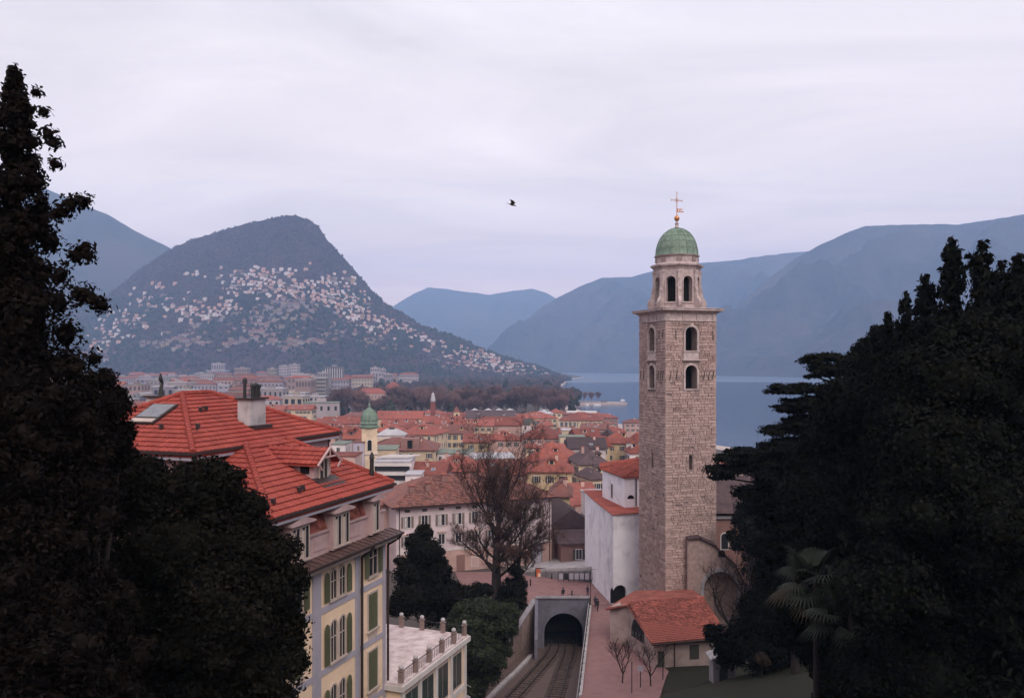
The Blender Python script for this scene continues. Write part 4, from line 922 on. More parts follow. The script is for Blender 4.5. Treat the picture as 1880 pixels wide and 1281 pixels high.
# ------------------------------------------------------------------ terrace wing beyond the hotel
def make_terrace():
    ang = math.atan2(.93, .36); t = thing('terrace_wing', 'flat roofed garden wing with pale worn terrace and round topped posts', 'terrace', (-7.6, 55.6, 0), ang)
    zt = 36.3; L, D = 10.6, 7.5
    MB().box(0, L, 0, D, 29, zt-.5).build('wall', 'hotel_y', t)
    MB().box(-.3, L+.35, -.35, D, zt-.5, zt-.12).build('cornice', 'trim', t)
    MB().box(-.2, L+.2, -.2, D, zt-.118, zt).build('terrace_floor', 'terrace', t)
    # glazed bays below
    n_ = 4
    for i in range(n_):
        x = .5+i*(L-.8)/n_; w = (L-.8)/n_-.45
        f_ = MB().box(x, x+w, -.06, .0, 32.6, 35.5).build('window', 'frame', t)
        MB().box(x+.12, x+w/2-.05, -.09, -.061, 32.8, 35.3).build('pane', 'bay_glass', f_); MB().box(x+w/2+.05, x+w-.12, -.09, -.061, 32.8, 35.3).build('pane', 'bay_glass', f_)
    for i in range(n_+1): MB().box(i*(L-.35)/n_, i*(L-.35)/n_+.35, -.16, -.0, 30, zt-.501).build('pilaster', 'trim', t)
    MB().box(0, L, -.12, 0, 32.1, 32.5).build('sill_band', 'trim', t)
    def post(x, y):
        p_ = put('post', None, t, (x, y, zt)); MB().box(-.15, .15, -.15, .15, 0, .8).box(-.2, .2, -.2, .2, .8, .87).build('shaft', 'rubble', p_); MB().lathe([(.05,.87),(.15,.94),(.19,1.05),(.13,1.17),(.02,1.2)], 10).build('ball', 'pale_conc', p_, smooth=True)
    for x in (.1, 2.2, 4.3, 6.4, 8.5, L-.1): post(x, 0)
    for y in (1.9, 3.8, 5.7): post(L-.1, y)
    MB().box(.2, L-.2, -.02, .02, zt+.72, zt+.76).box(L-.12, L-.08, .2, D-.5, zt+.72, zt+.76).build('rail', 'iron', t)
    for i in range(34):
        MB().box(-.012, .012, -.012, .012, .05, .72).build('baluster', 'iron', t, loc=(.35+i*.3, 0, zt))
make_terrace()
# ------------------------------------------------------------------ railway cutting, tunnel mouth, square
def make_cutting():
    # ballast bed
    mb = MB(); ys = np.linspace(62, 119, 58); rows = []
    for y in ys:
        xa = interp(WL, y)-.2; xb = interp(WR, y)+.2
        rows.append([(lerp(xa, xb, k/16), y, track_z(y)+rnd.uniform(-.05, .05)-.12*abs(k-8)/8*0) for k in range(17)])
    V = [p_ for r_ in rows for p_ in r_]; fs = [(i*17+k, i*17+k+1, (i+1)*17+k+1, (i+1)*17+k) for i in range(57) for k in range(16)]
    mb.add(V, fs); mb.build('track_bed', 'gravel', kind='structure')
    # retaining walls
    def wall_line(name, label, tab, th, top, mat, cap, side, y0, y1, n_=26):
        t = thing(name, label, 'retaining wall', (0,0,0)); mb, cp = MB(), MB()
        yy = np.linspace(y0, y1, n_)
        for i in range(n_-1):
            a, b = yy[i], yy[i+1]; xa, xb = interp(tab, a), interp(tab, b); ta, tb = top(a), top(b); ga, gb = track_z(a)-.3, track_z(b)-.3
            for (m_, o0, o1, lo, hi) in ((mb, 0, th, None, 0), (cp, -.08, th+.08, .001, .16)):
                vs = []
                for (x, y, tp, g_) in ((xa, a, ta, ga), (xb, b, tb, gb)):
                    for o_ in (o0, o1):
                        x_ = x+side*o_
                        vs += [(x_, y, g_ if lo is None else tp+lo), (x_, y, tp+hi)]
                fs = [(0,4,5,1),(2,3,7,6),(1,5,7,3),(0,2,6,4)]
                if i == 0 or m_ is mb: fs.append((0,1,3,2))
                if i == n_-2: fs.append((4,6,7,5))
                m_.add(vs, fs)
        mb.build('wall', mat, t); cp.build('coping', cap, t); return t
    wl_top = lambda y: interp([(62,27.5),(80,23.6),(87,22.8),(95,22.2),(105,21.6),(112,21.2),(118,24.)], y)
    wr_top = lambda y: interp([(60,26),(82,24.75),(100,24.0),(118,23.35)], y)
    tl = wall_line('left_retaining_wall', 'old rubble retaining wall along the left of the funicular cutting', WL, .6, wl_top, 'rubble', 'concrete', -1, 62, 118)
    tr_ = wall_line('right_retaining_wall', 'pale concrete retaining wall between the funicular track and the red walkway', WR, .35, wr_top, 'concrete', 'pale_conc', 1, 60, 118.6)
    tl.name = 'retaining_wall'; tr_.name = 'retaining_wall'
    # curved pale kerb inside the left wall
    t = thing('kerb', 'curved pale concrete kerb beside the left rail', 'kerb', (0,0,0)); K_ = [(70,-8.6),(80,-5.9),(87,-3.9),(92,-2.7),(98,-1.2),(104,.5),(110,2.0),(114,2.9)]
    yy = list(np.arange(70, 114, 1.3)); 
    for i in range(len(yy)-1):
        a, b = yy[i], yy[i+1]-.03; xa, xb = interp(K_, a), interp(K_, b)
        MB().prism([(xa-.28,a),(xa+.28,a),(xb+.28,b),(xb-.28,b)], track_z(a)-.1, [track_z(a)+.35]*2+[track_z(b)+.35]*2).build('kerb_stone', 'pale_conc', t)
    # tracks
    def track(ctr, label, g_=.62):
        t = thing('funicular_track', label, 'railway track', (0,0,0)); ys = np.arange(64, 130, 1.)
        def c(y): 
            q_ = sorted(ctr); return float(np.interp(y, [p_[0] for p_ in q_], [p_[1] for p_ in q_]))
        def cs(y): return sum(c(y+d) for d in (-4,-2,0,2,4))/5
        for s_ in (-1, 1):
            mb = MB(); pv = None
            for y in ys:
                tx = (cs(y+.5)-cs(y-.5)); nrm = Vector((1, -tx)).normalized()
                p_ = Vector((cs(y), y))+nrm*s_*g_; cur = [(p_.x-.045, p_.y, track_z(y)+.16), (p_.x+.045, p_.y, track_z(y)+.16), (p_.x+.045, p_.y, track_z(y)+.34), (p_.x-.045, p_.y, track_z(y)+.34)]
                if pv: mb.add(pv+cur, [(0,1,5,4),(1,2,6,5),(2,3,7,6),(3,0,4,7)])
                pv = cur
            mb.build('rail', 'steel', t)
        y = 84.; me = MB().box(-1.15, 1.15, -.10, .10, -.05, .10).mesh('sleeper', ['wood'])
        while y < 122:
            tx = cs(y+.5)-cs(y-.5); put('sleeper', me, t, (cs(y), y, track_z(y)+.03), -math.atan(tx)); y += .95
    track([(60,-8.),(84,-2.2),(92,.0),(98,1.5),(106,3.6),(116,6.1),(130,7.)], 'funicular track curving in from the lower left, the left one of the pair')
    track([(60,.2),(84,3.4),(92,4.6),(98,5.6),(106,6.7),(116,8.4),(130,8.6)], 'funicular track beside the concrete wall, the right one of the pair')
    # tunnel mouth
    t = thing('tunnel_portal', 'grey concrete tunnel mouth with a round arch over the funicular track', 'tunnel', (0,0,0)); x0, x1 = 3.6, 11.3
    w = MB().box(x0, x1, 118, 119.3, 16.5, 24.2).build('headwall', 'portal', t)
    cut(w, MB().extr(arch(5.6, 5.3, 16, 7.45, 16.8), 117, 140)); w.data.materials.clear(); w.data.materials.append(K['portal'])
    mb = MB(); arch_ring(mb, 5.6, 5.3, .35, 117.86, 118.1, 7.45, 16.8, 16, sill=False); mb.build('arch_ring', 'portal', t)
    MB().box(x0-.15, x1+.1, 117.75, 118.4, 24.2, 24.42).build('coping', 'concrete', t)
    br = MB().box(4.1, 10.9, 119.35, 127, 16.4, 22.4).build('tunnel_barrel', 'gutter', t); cut(br, MB().extr(arch(5.6, 5.3, 16, 7.45, 16.8), 118, 126.5)); br.data.materials.clear(); br.data.materials.append(K['dark'])  # barrel colour painted near-black for the tunnel's darkness
    mb = MB(); mb.prism([(3.05,111),(3.5,111),(3.75,118),(3.3,118)], 16.5, [20.6,20.6,24.2,24.2]); mb.build('wing_wall', 'portal', t)
    # square and walkway paving, each course of setts too small to see
    sq = MB(); g = lambda x, y: (x, y, G(x, y)+.03)
    ring = [(3.3,118.6),(11.5,118.6),(11.3,110),(9.6,104),(8.5,95),(7.3,84),(6.9,79),(13.3,79),(13.5,84),(15,90),(12.6,96),(12.8,104),(17,118),(14.6,132),(16,150),(7,148),(-2,146),(-8,138),(-8,130),(-4,123)]
    def strip(name, pts_l, pts_r, mat, up=.04):
        mb = MB(); n_ = len(pts_l); V = []
        for a, b in zip(pts_l, pts_r):
            for k in range(7): x, y = lerp(a[0], b[0], k/6), lerp(a[1], b[1], k/6); V.append((x, y, max(G(x, y), 0)+up))
        mb.add(V, [(i*7+k, i*7+k+1, (i+1)*7+k+1, (i+1)*7+k) for i in range(n_-1) for k in range(6)]); return mb.build(name, mat, kind='structure')
    wy = np.arange(74, 119.1, 3)
    strip('walkway', [(interp(WR, y)+.2, y) for y in wy], [(interp([(74,13.2),(84,15.5),(90,17.4),(101,14),(118,19)], y), y) for y in wy], 'pave', .07)
    sy = np.arange(119.1, 141.5, 2.8)
    strip('square', [(interp([(119,-3),(124,-7),(142,-10)], y), y) for y in sy], [(interp([(119,19),(133,14.5),(142,16)], y), y) for y in sy], 'pave', .09)
    MB().add([(XP(1075,80),82.5,24.68),(13.2,76,25.1),(5.0,70,25.9),(XP(1062,72),71,25.8)], [(0,1,2,3)]).build('dry_grass', 'dry_grass', kind='structure')
    # upper street wall behind the square with notice board and fence
    t = thing('street_wall', 'low rendered street wall between the square and the dark roofs', 'wall', (0,0,0))
    a, b = (XP(962,139), 139), (XP(1092,133), 133); zb = ZP(1068,136)
    MB().prism([a, b, (b[0], b[1]+.4), (a[0], a[1]+.4)], 20, [ZP(1045,139), ZP(1040,133), ZP(1040,133), ZP(1045,139)]).build('wall', 'pale_conc', t)
    MB().prism([a, b, (b[0]+3, b[1]+22), (a[0]+1.5, a[1]+17)], 24-4, [ZP(1046,139)-.3, ZP(1042,133)-.3, ZP(1012,155), ZP(1025,155)]).build('street', 'pale_conc', kind='structure')
    t = thing('street_fence', 'dark metal railing with grey panels along the street wall beside the white apse', 'fence', (0,0,0))
    xa, xb, Yf = XP(1024,134), XP(1092,133), 133.
    z_ = ZP(1066,133)
    for i in range(8): MB().tube((lerp(xa,xb,i/7), 132.7, z_), (lerp(xa,xb,i/7), 132.7, z_+1.5), .05, n=4).build('post', 'iron', t)
    for zz_ in (.25, 1.4): MB().box(xa, xb, 132.67, 132.73, z_+zz_, z_+zz_+.07).build('rail', 'iron', t)
    for i in range(0, 7, 1): MB().box(lerp(xa,xb,i/7)+.1, lerp(xa,xb,(i+1)/7)-.1, 132.69, 132.71, z_+.35, z_+1.35).build('panel', 'band' if i != 1 else 'iron', t)
    t = thing('poster_board', 'orange poster board on the wall by the square', 'poster', (XP(993,138), 137.6, ZP(1067,138)))
    MB().box(-.95, .95, 0, .12, .3, 2.4).build('frame', 'iron', t); MB().box(-.8, .8, -.03, -.001, .45, 2.25).build('poster', 'poster', t); MB().box(-.5, .5, -.05, -.031, .9, 1.5).build('printed_patch', 'hotel_y', t)
    # bollards, bike stand, lamp post, handrail of the cutting
    t = thing('street_lamp', 'slender grey street lamp by the corner of the white apse', 'street lamp', (XP(1084,117), 117, 23.2))
    MB().tube((0,0,0), (0,0,5.4), .07, .05, 8).build('pole', 'iron', t); MB().tube((0,0,5.35), (.7,0,5.5), .04, n=5).build('arm', 'iron', t); MB().box(.5, 1.1, -.12, .12, 5.45, 5.55).build('lamp_head', 'band', t); MB().lathe([(.14,0),(.12,.5),(.07,.55)], 8).build('base', 'iron', t)
    t = thing('cutting_handrail', 'thin dark handrail on top of the concrete wall by the track', 'railing', (0,0,0))
    y = 78.
    while y < 118: x = interp(WR, y)+.17; MB().tube((x, y, wr_top(y)), (x, y, wr_top(y)+1.1), .028, n=4).build('post', 'iron', t); y += 2.2
    mb = MB()
    for a, b in ((78,100),(100,118)):
        for h in (.55, 1.08): mb.tube((interp(WR,a)+.17, a, wr_top(a)+h), (interp(WR,b)+.17, b, wr_top(b)+h), .03, n=4)
    mb.build('rail', 'iron', t)
    for i, (px_, Y_, h) in enumerate(((974,131,1.1),(968,130,1.1),(1050,124,1.0),(1013,136,.9))):
        t = thing('bollard', ['grey bollard near the bench by the bare tree','outer grey bollard nearest the bare tree','dark bollard beside the bicycle hoop','short bollard under the street wall'][i], 'bollard', (XP(px_,Y_), Y_, G(XP(px_,Y_),Y_)+.09))
        MB().lathe([(.11,0),(.1,h*.8),(.12,h*.85),(.03,h)], 8).build('post', 'iron', t)
    t = thing('bicycle_hoop', 'curved metal bicycle hoop on the square above the tunnel', 'bicycle stand', (XP(1046,121.5), 121.5, G(9,121)+.09))
    for k in (0, .9):
        mb = MB(); 
        for i in range(8): a0, a1 = math.pi*i/8, math.pi*(i+1)/8; mb.tube((k+.45*math.cos(a0),0,.5+.45*math.sin(a0)), (k+.45*math.cos(a1),0,.5+.45*math.sin(a1)), .03, n=4)
        mb.tube((k-.45,0,0), (k-.45,0,.5), .03, n=4); mb.tube((k+.45,0,0), (k+.45,0,.5), .03, n=4); mb.build('hoop', 'iron', t)
    for i, (px_, Y_, h, rz) in enumerate(((1160,83,3.2,0),(1176,84.5,2.2,0),(1217,86,2.1,0))):
        t = thing('sign_post', ['tall thin signpost standing on the walkway near the small bare tree','grey sign post with a small panel beside the walkway edge','short sign post before the chapel side wall'][i], 'sign post', (XP(px_,Y_), Y_, G(XP(px_,Y_),Y_)))
        MB().tube((0,0,0), (0,0,h), .05, n=6).build('pole', 'iron', t)
        if i == 1: MB().box(-.3, .3, -.05, .05, h-.45, h+.1).build('panel', 'band', t)
    # steps with handrail beyond the terrace
    t = thing('garden_steps', 'garden steps with thin white handrail below the terrace wing', 'steps', (0,0,0))
    for i in range(14):
        p_ = Vector((-4.9-.12*i, 78-.62*i, 26.2+.33*i)); MB().box(-.9, .9, -.33, .33, -.6, 0).build('step', 'concrete', t, loc=p_)
    for s_ in (-.95, .95): MB().tube((-4.9+s_,78,27.2), (-6.5+s_,70,31.5), .035, n=5).build('handrail', 'trim', t)
make_cutting()

# ------------------------------------------------------------------ people
def person(label, loc, rz, pose, coat, s=1.72):
    t = thing('person', label, 'person', loc, rz)
    st = .16 if pose == 'walk' else .05
    sit = pose == 'sit'
    hipz = .50 if sit else .92
    J = {'pel': (0,0,hipz), 'chest': (0,-.02 if not sit else -.06,hipz+.42), 'neck': (0,-.03,hipz+.56), 'head': (0,-.05,hipz+.68), 'top': (0,-.04,hipz+.80)}
    J.update({'sl': (-.19,-.02,hipz+.50), 'el': (-.25,-.03 if not sit else -.16,hipz+.22), 'hl': (-.23,-.14,hipz+.0), 'sr': (.19,-.02,hipz+.50), 'er': (.25,.03,hipz+.22), 'hr': (.23,-.10 if not sit else -.25,hipz+.0)})
    if sit: J.update({'ll': (-.1,0,hipz-.02), 'kl': (-.12,-.42,hipz), 'fl': (-.12,-.44,.07), 'tl': (-.12,-.6,.03), 'lr': (.1,0,hipz-.02), 'kr': (.12,-.42,hipz), 'fr': (.12,-.44,.07), 'tr': (.12,-.6,.03)})
    else: J.update({'ll': (-.1,0,hipz-.06), 'kl': (-.11,-st*.6-.03,.48), 'fl': (-.11,-st,.07), 'tl': (-.11,-st-.16,.03), 'lr': (.1,0,hipz-.06), 'kr': (.11,st*.1,.48), 'fr': (.11,st*1.4,.08), 'tr': (.11,st*1.4-.15,.03)})
    rad = dict(pel=.155,chest=.165,neck=.06,head=.10,top=.08,sl=.075,el=.055,hl=.04,sr=.075,er=.055,hr=.04,ll=.10,kl=.065,fl=.045,tl=.035,lr=.10,kr=.065,fr=.045,tr=.035)
    E = [('pel','chest'),('chest','neck'),('neck','head'),('head','top'),('chest','sl'),('sl','el'),('el','hl'),('chest','sr'),('sr','er'),('er','hr'),('pel','ll'),('ll','kl'),('kl','fl'),('fl','tl'),('pel','lr'),('lr','kr'),('kr','fr'),('fr','tr')]
    ks = list(J); me = bpy.data.meshes.new('body'); me.from_pydata([J[k] for k in ks], [(ks.index(a), ks.index(b)) for a, b in E], [])
    o = bpy.data.objects.new('body', me); col.objects.link(o); o.parent = t
    o.modifiers.new('s', 'SKIN'); sv = me.skin_vertices[0].data
    for i, k in enumerate(ks): sv[i].radius = (rad[k], rad[k]*.8); sv[i].use_root = (k == 'pel')
    o.modifiers.new('u', 'SUBSURF').levels = 1
    dg = bpy.context.evaluated_depsgraph_get(); m2 = bpy.data.meshes.new_from_object(o.evaluated_get(dg)); o.modifiers.clear(); o.data = m2
    m2.materials.clear(); [m2.materials.append(K[k]) for k in (coat, 'coat', 'skin')]
    for p_ in m2.polygons:
        c = p_.center; p_.material_index = 2 if c.z > hipz+.57 or (abs(c.x) > .2 and c.z < hipz+.06 and c.z > hipz-.1) else (1 if c.z < hipz-.05 or (sit and c.y < -.12 and c.z < hipz+.1) else 0); p_.use_smooth = True
    MB().lathe([(.02,hipz+.86),(.09,hipz+.83),(.118,hipz+.76),(.112,hipz+.70),(.06,hipz+.66)], 10, (0,-.025)).build('hair', 'coat', t, smooth=True)
    if not sit: MB().lathe([(.19,hipz+.02),(.20,hipz-.12),(.17,hipz-.13)], 12).build('coat_hem', coat, t)
    t.scale = (s/1.72,)*3
person('person in a dark coat walking on the red walkway by the white apse', (XP(1097,115.5), 115.5, G(12,115.5)+.08), R(20), 'walk', 'coat')
person('person in dark clothes standing against the corner of the white apse', (XP(1079,124), 124, G(11,124)+.1), R(-60), 'stand', 'coat_b')
person('person in black sitting on the parapet above the tunnel', (XP(1034,119.5), 119.5, 24.0), R(190), 'sit', 'coat')
person('person partly hidden behind the walker in a dark coat on the walkway', (XP(1093,117.5), 117.5, G(12,117)+.08), R(200), 'walk', 'coat_b', 1.62)

# ------------------------------------------------------------------ the long white palazzo behind the bare tree
def make_curia():
    a, b = Vector((-19.6, 138.5)), Vector((7.2, 149.5)); d = (b-a); L = d.length; ang = math.atan2(d.y, d.x); ez = 33.6; g = 20.5
    t = thing('palazzo', 'long grimy white palazzo with grey brown shutters and brown tiled roof behind the bare tree', 'building', (a.x, a.y, 0), ang)
    MB().box(0, L, 0, 15, g, ez).build('wall', 'w_curia', t)
    MB().box(-.02, L+.02, -.05, .0, g, 25.6).build('plinth_wall', 'w_pink', t); MB().box(-.05, L+.05, -.12, -.051, 25.6, 25.9).build('string_band', 'trim', t)
    rf = roof_mb('hip', L, 15, 3.9, ov=1.0, z=ez).build('roof', 'brown_tile', t, loc=(L/2, 7.5, 0))
    tiles = tile_surface([(-1,-1,ez+.22),(L+1,-1,ez+.22),(L+1-8.1,7.5,ez+4.12),(-1+8.1,7.5,ez+4.12)], .42, .48, th=.06, jit=.03)+tile_surface([(L+1,-1,ez+.22),(L+1,16,ez+.22),(L-7.1,7.5,ez+4.12)], .42, .48, th=.06)
    bpy.context.view_layer.update(); lay_tiles(tiles, 'brown_tile', t, 0)
    MB().box(-1.12, L+1.1, -1.15, -1.0, ez-.0, ez+.2).build('gutter', 'gutter', t)
    cols = [1.9+i*3.05 for i in range(9)]
    for i, x in enumerate(cols):
        for z, w, h, sh in ((30.1, 1.05, 1.9, 1), (26.9, 1.05, 1.7, 1), (22.5, 1.0, 1.5, 0)):
            if z < 24 and i in (3, 8): continue
            if z > 26 and z < 28 and i >= 7: continue
            f_ = put('window', None, t, (x, -.001, z)); MB().box(-w/2-.14,w/2+.14,-.07,0,h,h+.14).box(-w/2-.2,w/2+.2,-.12,0,-.13,0).box(-w/2-.14,-w/2,-.07,0,0,h).box(w/2,w/2+.14,-.07,0,0,h).build('frame', 'trim', f_)
            if 26 < z < 28: MB().box(-w/2-.3, w/2+.3, -.22, 0, h+.25, h+.42).build('hood', 'w_pink', f_)
            MB().box(-w/2,w/2,-.02,0,0,h).build('pane', 'glass', f_); MB().box(-.035,.035,-.05,-.021,0,h).build('sash', 'trim', f_)
            if z > 30 and i % 3 != 1: MB().box(-w*.4,-w*.12,-.035,-.022,.1,h-.1).build('curtain', 'trim', f_)
            if sh and not (i == 2 and z < 30):
                for s_ in (-1, 1): MB().box(s_*(w/2+.36)-.2, s_*(w/2+.36)+.2, -.14, -.08, 0, h).build('shutter', 'shutter_b', f_)
        MB().box(-.45, .45, -.03, .0, 0, .45).build('attic_vent', 'shutter_d', t, loc=(x, -.001, 32.7))
    MB().box(-.75, .75, -.08, -.0, 0, 3.1).build('door', 'w_brown', t, loc=(cols[3]+.4, -.06, 21.6))
    MB().box(-1.1, 1.1, -.2, -.0, 0, 4.0).box(-1.5, 1.5, -1.2, 0, 4.1, 4.25).build('porch', 'concrete', t, loc=(L-3.0, -.06, 21.6)); MB().box(-.8, .8, -.26, -.2, .2, 3.4).build('door', 'lilac_door' if 'lilac_door' in K else 'band', t, loc=(L-3.0, -.06, 21.6))
    MB().box(-.55,.55,-.06,0,0,1.1).build('window', 'shutter_d', t, loc=(L-2.4,-.001,27.3))
    for x in (.5, L-5.2, L-.4): MB().tube((x,-.15,g), (x,-.15,ez), .08).build('drain_pipe', 'gutter', t)
    for x, y, h in ((6.5, 3.2, 1.3), (10.2, 5.6, 1.2), (22, 4.5, 1.2), (3.5, 3, 1.1)):
        c = put('chimney', None, t, (x, y, ez+.2+(y+1)*.46)); MB().box(-.45,.45,-.4,.4,-.6,h).build('stack', 'w_brown', c); MB().box(-.6,.6,-.55,.55,h,h+.15).build('cap', 'roof_b', c)
    # lower annexe on the left with its own brown roof
    n_ = thing('annexe', 'low brown roofed annexe between the hotel and the white palazzo', 'building', (-24.5, 143, 0), ang)
    MB().box(-6, 4.6, 0, 12, g, 33.2).build('wall', 'w_pink', n_); roof_mb('hip', 10.6, 12, 2.6, ov=.8, z=33.2).build('roof', 'roof_c', n_, loc=(-.7, 6, 0))
make_curia()

# ------------------------------------------------------------------ the old town, house by house
TOWN_FP = []; DM = {}
def dormer_me(wall, roof):
    if (wall, roof) not in DM:
        mb = MB().box(-.8,.8,-.1,2.2,-.5,1.3,0).box(-.45,.45,-.14,-.101,.25,1.15,1); r_ = roof_mb('gabley', 1.6, 2.6, .6, ov=.25, th=.1, z=1.3); mb.add([(v[0], v[1]+1.1, v[2]) for v in r_.v], r_.f, 2); DM[(wall, roof)] = mb.mesh('dormer', [wall, 'glass', roof])
    return DM[(wall, roof)]
def sky_me():
    if 's' not in DM: DM['s'] = MB().box(-.55,.55,-.75,.75,-.1,.12,0).box(-.45,.45,-.65,.65,.121,.14,1).mesh('skylight', ['roof_w','pale_glass'])
    return DM['s']
def aer_me():
    if 'a' not in DM:
        mb = MB().tube((0,0,0),(0,0,3.2),.04,n=4)
        for i in range(5): mb.tube((-.5,i*.22-.4,2.9),(.5,i*.22-.4,2.9),.02,n=3)
        mb.tube((0,-.5,2.9),(0,.6,2.9),.03,n=3); DM['a'] = mb.mesh('aerial', ['iron'])
    return DM['a']
def cat_of(k): return 'building'
def town(pl, pr, pe, Y, dep, rise, kind, wall, roof, label, rz=0., storeys=3, sh='shutter_d', ww=1.0, wh=1.7, pitch=3., name='town_house', grp='town houses between the tower and the hotel', chim=1, gz=None, sides=True, wz=None):
    """pl, pr: columns of the front wall in the photo, pe: row of its eaves, Y: distance"""
    rz = R(rz); w = (pr-pl)/F0*Y/max(.5, math.cos(rz)); xc, yc = (pl+pr)/2, Y+dep/2*math.cos(rz); x = (xc-CX)/F0*(Y+abs(w/2*math.sin(rz)))-dep/2*math.sin(rz)
    ez = ZP(pe, Y); g = (G(x, yc) if gz is None else gz)-1
    t = thing(name, label, 'building', (x, yc, 0), rz, grp)
    MB().box(-w/2, w/2, -dep/2, dep/2, g, ez).build('wall', wall, t)
    roof_mb(kind, w, dep, rise, ov=.7 if kind != 'flat' else .25, th=.25, z=ez+.001).build('roof', roof, t)
    if storeys:
        hs = [ez-2.7-i*3.4 for i in range(storeys)] if wz is None else [ez-q_ for q_ in wz]
        fc = [(w, 0, -dep/2-.001, 0.)]
        if sides:
            if x > 0: fc.append((dep, -w/2-.001, 0, -math.pi/2))
            else: fc.append((dep, w/2+.001, 0, math.pi/2))
        windows(t, fc, 0, hs, sh, ww, wh, pitch)
    if kind in ('hip', 'gable', 'gabley') and chim:
        for i in range(chim):
            cx_, cy_ = rnd.uniform(-w*.3, w*.3), rnd.uniform(-dep*.3, -.5); zz_ = ez+.25+rise*(1-abs(cy_)/(dep/2+.7))
            c = put('chimney', None, t, (cx_, cy_, zz_)); MB().box(-.4,.4,-.35,.35,-.9,1.1).build('stack', 'w_pink', c); MB().box(-.52,.52,-.47,.47,1.1,1.25).build('cap', 'roof_b', c)
    if kind in ('hip', 'gable') and storeys and Y > 200:
        sl = rise/(dep/2+.7)
        for i in range(rnd.choice((1,2,2,3))):
            dx_, dy_ = rnd.uniform(-w*.28, w*.28), -dep*rnd.uniform(.2,.36)
            if rnd.random() < .45: put('dormer', dormer_me(wall, roof), t, (dx_, dy_, ez+.25+(dep/2+.7+dy_)*sl))
            else: q_ = put('skylight', sky_me(), t, (dx_, dy_, ez+.30+(dep/2+.7+dy_)*sl)); q_.rotation_euler = (math.atan(sl), 0, 0)
        if rnd.random() < .5: put('aerial', aer_me(), t, (rnd.uniform(-w*.2, w*.2), 0, ez+rise))
    TOWN_FP.append((x, yc, max(w, dep)/2))
    return t, w, dep, ez
# near right group, below the white apse
T_ = town
T_(1008,1090,968,152,14,3.2,'gabley','w_brown','roof_d','dark purple roofed block with skylights left of the white apse',rz=8,storeys=1,chim=2)
T_(1030,1095,998,146,6,1.6,'shed','w_brown','roof_d','low dark lean-to roof right behind the square',rz=5,storeys=1,chim=0,sides=False)
T_(1012,1046,912,168,10,2.6,'hip','w_yellow','roof_c','yellow walled wing with brown hipped roof beside the white palazzo end',rz=-4,storeys=2,chim=1)
T_(1046,1106,930,186,18,4.0,'gable','w_pink','roof_b','broad red roof just left of the white apse drum',rz=14,storeys=2,chim=2)
T_(1076,1112,905,178,4,.2,'flat','w_white','roof_w','white parapet block in front of the broad red roof',rz=12,storeys=0)
T_(968,1050,867,214,13,3.2,'hip','w_yellow','roof_a','orange yellow house with red roof and two white skylights',storeys=3,chim=1,rz=-3)
T_(960,1050,848,246,18,5.2,'hip','w_pink','roof_a','large red hipped roof above the orange yellow house',rz=-10,storeys=2,chim=2)
T_(1062,1118,853,232,15,3.6,'hip','w_cream','roof_d','cream corner house under a dark brown roof with roof lights',rz=6,storeys=5,sh='shutter_d',chim=2)
T_(1084,1112,880,206,9,2.2,'hip','w_cream','roof_d','small round cornered cream house with dark roof against the white drum',rz=18,storeys=2,chim=0)
T_(1046,1112,824,276,16,3.,'gable','w_white','roof_d','pale house with slate purple roof behind the cream corner house',storeys=2,sh=None,chim=1)
T_(1108,1156,814,305,14,3.8,'hip','w_yellow','roof_b','yellow house with dull red hipped roof left of the tower',rz=-8,storeys=4,sh='shutter_d',chim=1)
T_(1104,1120,820,296,10,3.6,'gabley','w_yellow','roof_a','narrow yellow gable joined to the yellow hipped house',rz=24,storeys=3,chim=0)
T_(1150,1185,812,292,12,3.4,'gabley','w_white','roof_b','white gabled house touching the left edge of the tower',rz=-18,storeys=1,chim=0)
T_(1156,1190,832,270,10,2.6,'hip','w_white','roof_a','red roofed white house low against the tower edge',storeys=2,chim=0)
T_(1092,1134,812,345,12,5.0,'gabley','w_brown','roof_d','house with a steep dark arched looking roof behind the yellow hipped house',rz=-10,storeys=0,chim=0)
T_(1058,1102,800,352,12,2.6,'gable','w_pink','roof_a','red roofed house behind the slate purple roof',rz=10,storeys=1,chim=1)
T_(1032,1064,790,362,10,.3,'flat','w_cream','roof_w','cream flat roofed penthouse with dark loggia',storeys=1,ww=2.2,wh=1.5,pitch=5,sh=None)
T_(1028,1074,802,340,9,.3,'flat','w_cream','roof_g','green edged flat roof below the cream penthouse',storeys=1,sh=None)
T_(955,1030,805,372,22,5.4,'hip','w_pink','roof_a','large orange red roof right of the bare tree top',rz=-6,storeys=2,chim=2)
T_(965,1036,822,300,14,1.2,'hip','w_cream','roof_a','cream terrace house with low red roof below the large orange roof',rz=-4,storeys=2,chim=1)
T_(868,945,842,282,18,.4,'flat','w_lilac','roof_w','lilac white modern block glimpsed through the bare tree',rz=4,storeys=3,sh=None,pitch=2.2,wh=1.9)
T_(885,970,872,226,14,3.4,'gable','w_pink','roof_b','pink house with red roof directly behind the bare tree crown',rz=5,storeys=2,chim=2)
T_(790,892,866,238,16,4.2,'hip','w_pink','roof_a','wide pink house with red roof left of the bare tree',rz=4,storeys=2,chim=3)
T_(745,815,872,222,12,2.8,'gable','w_curia','roof_b','grey white house with red roof behind the white terraces',rz=-5,storeys=2,chim=2)
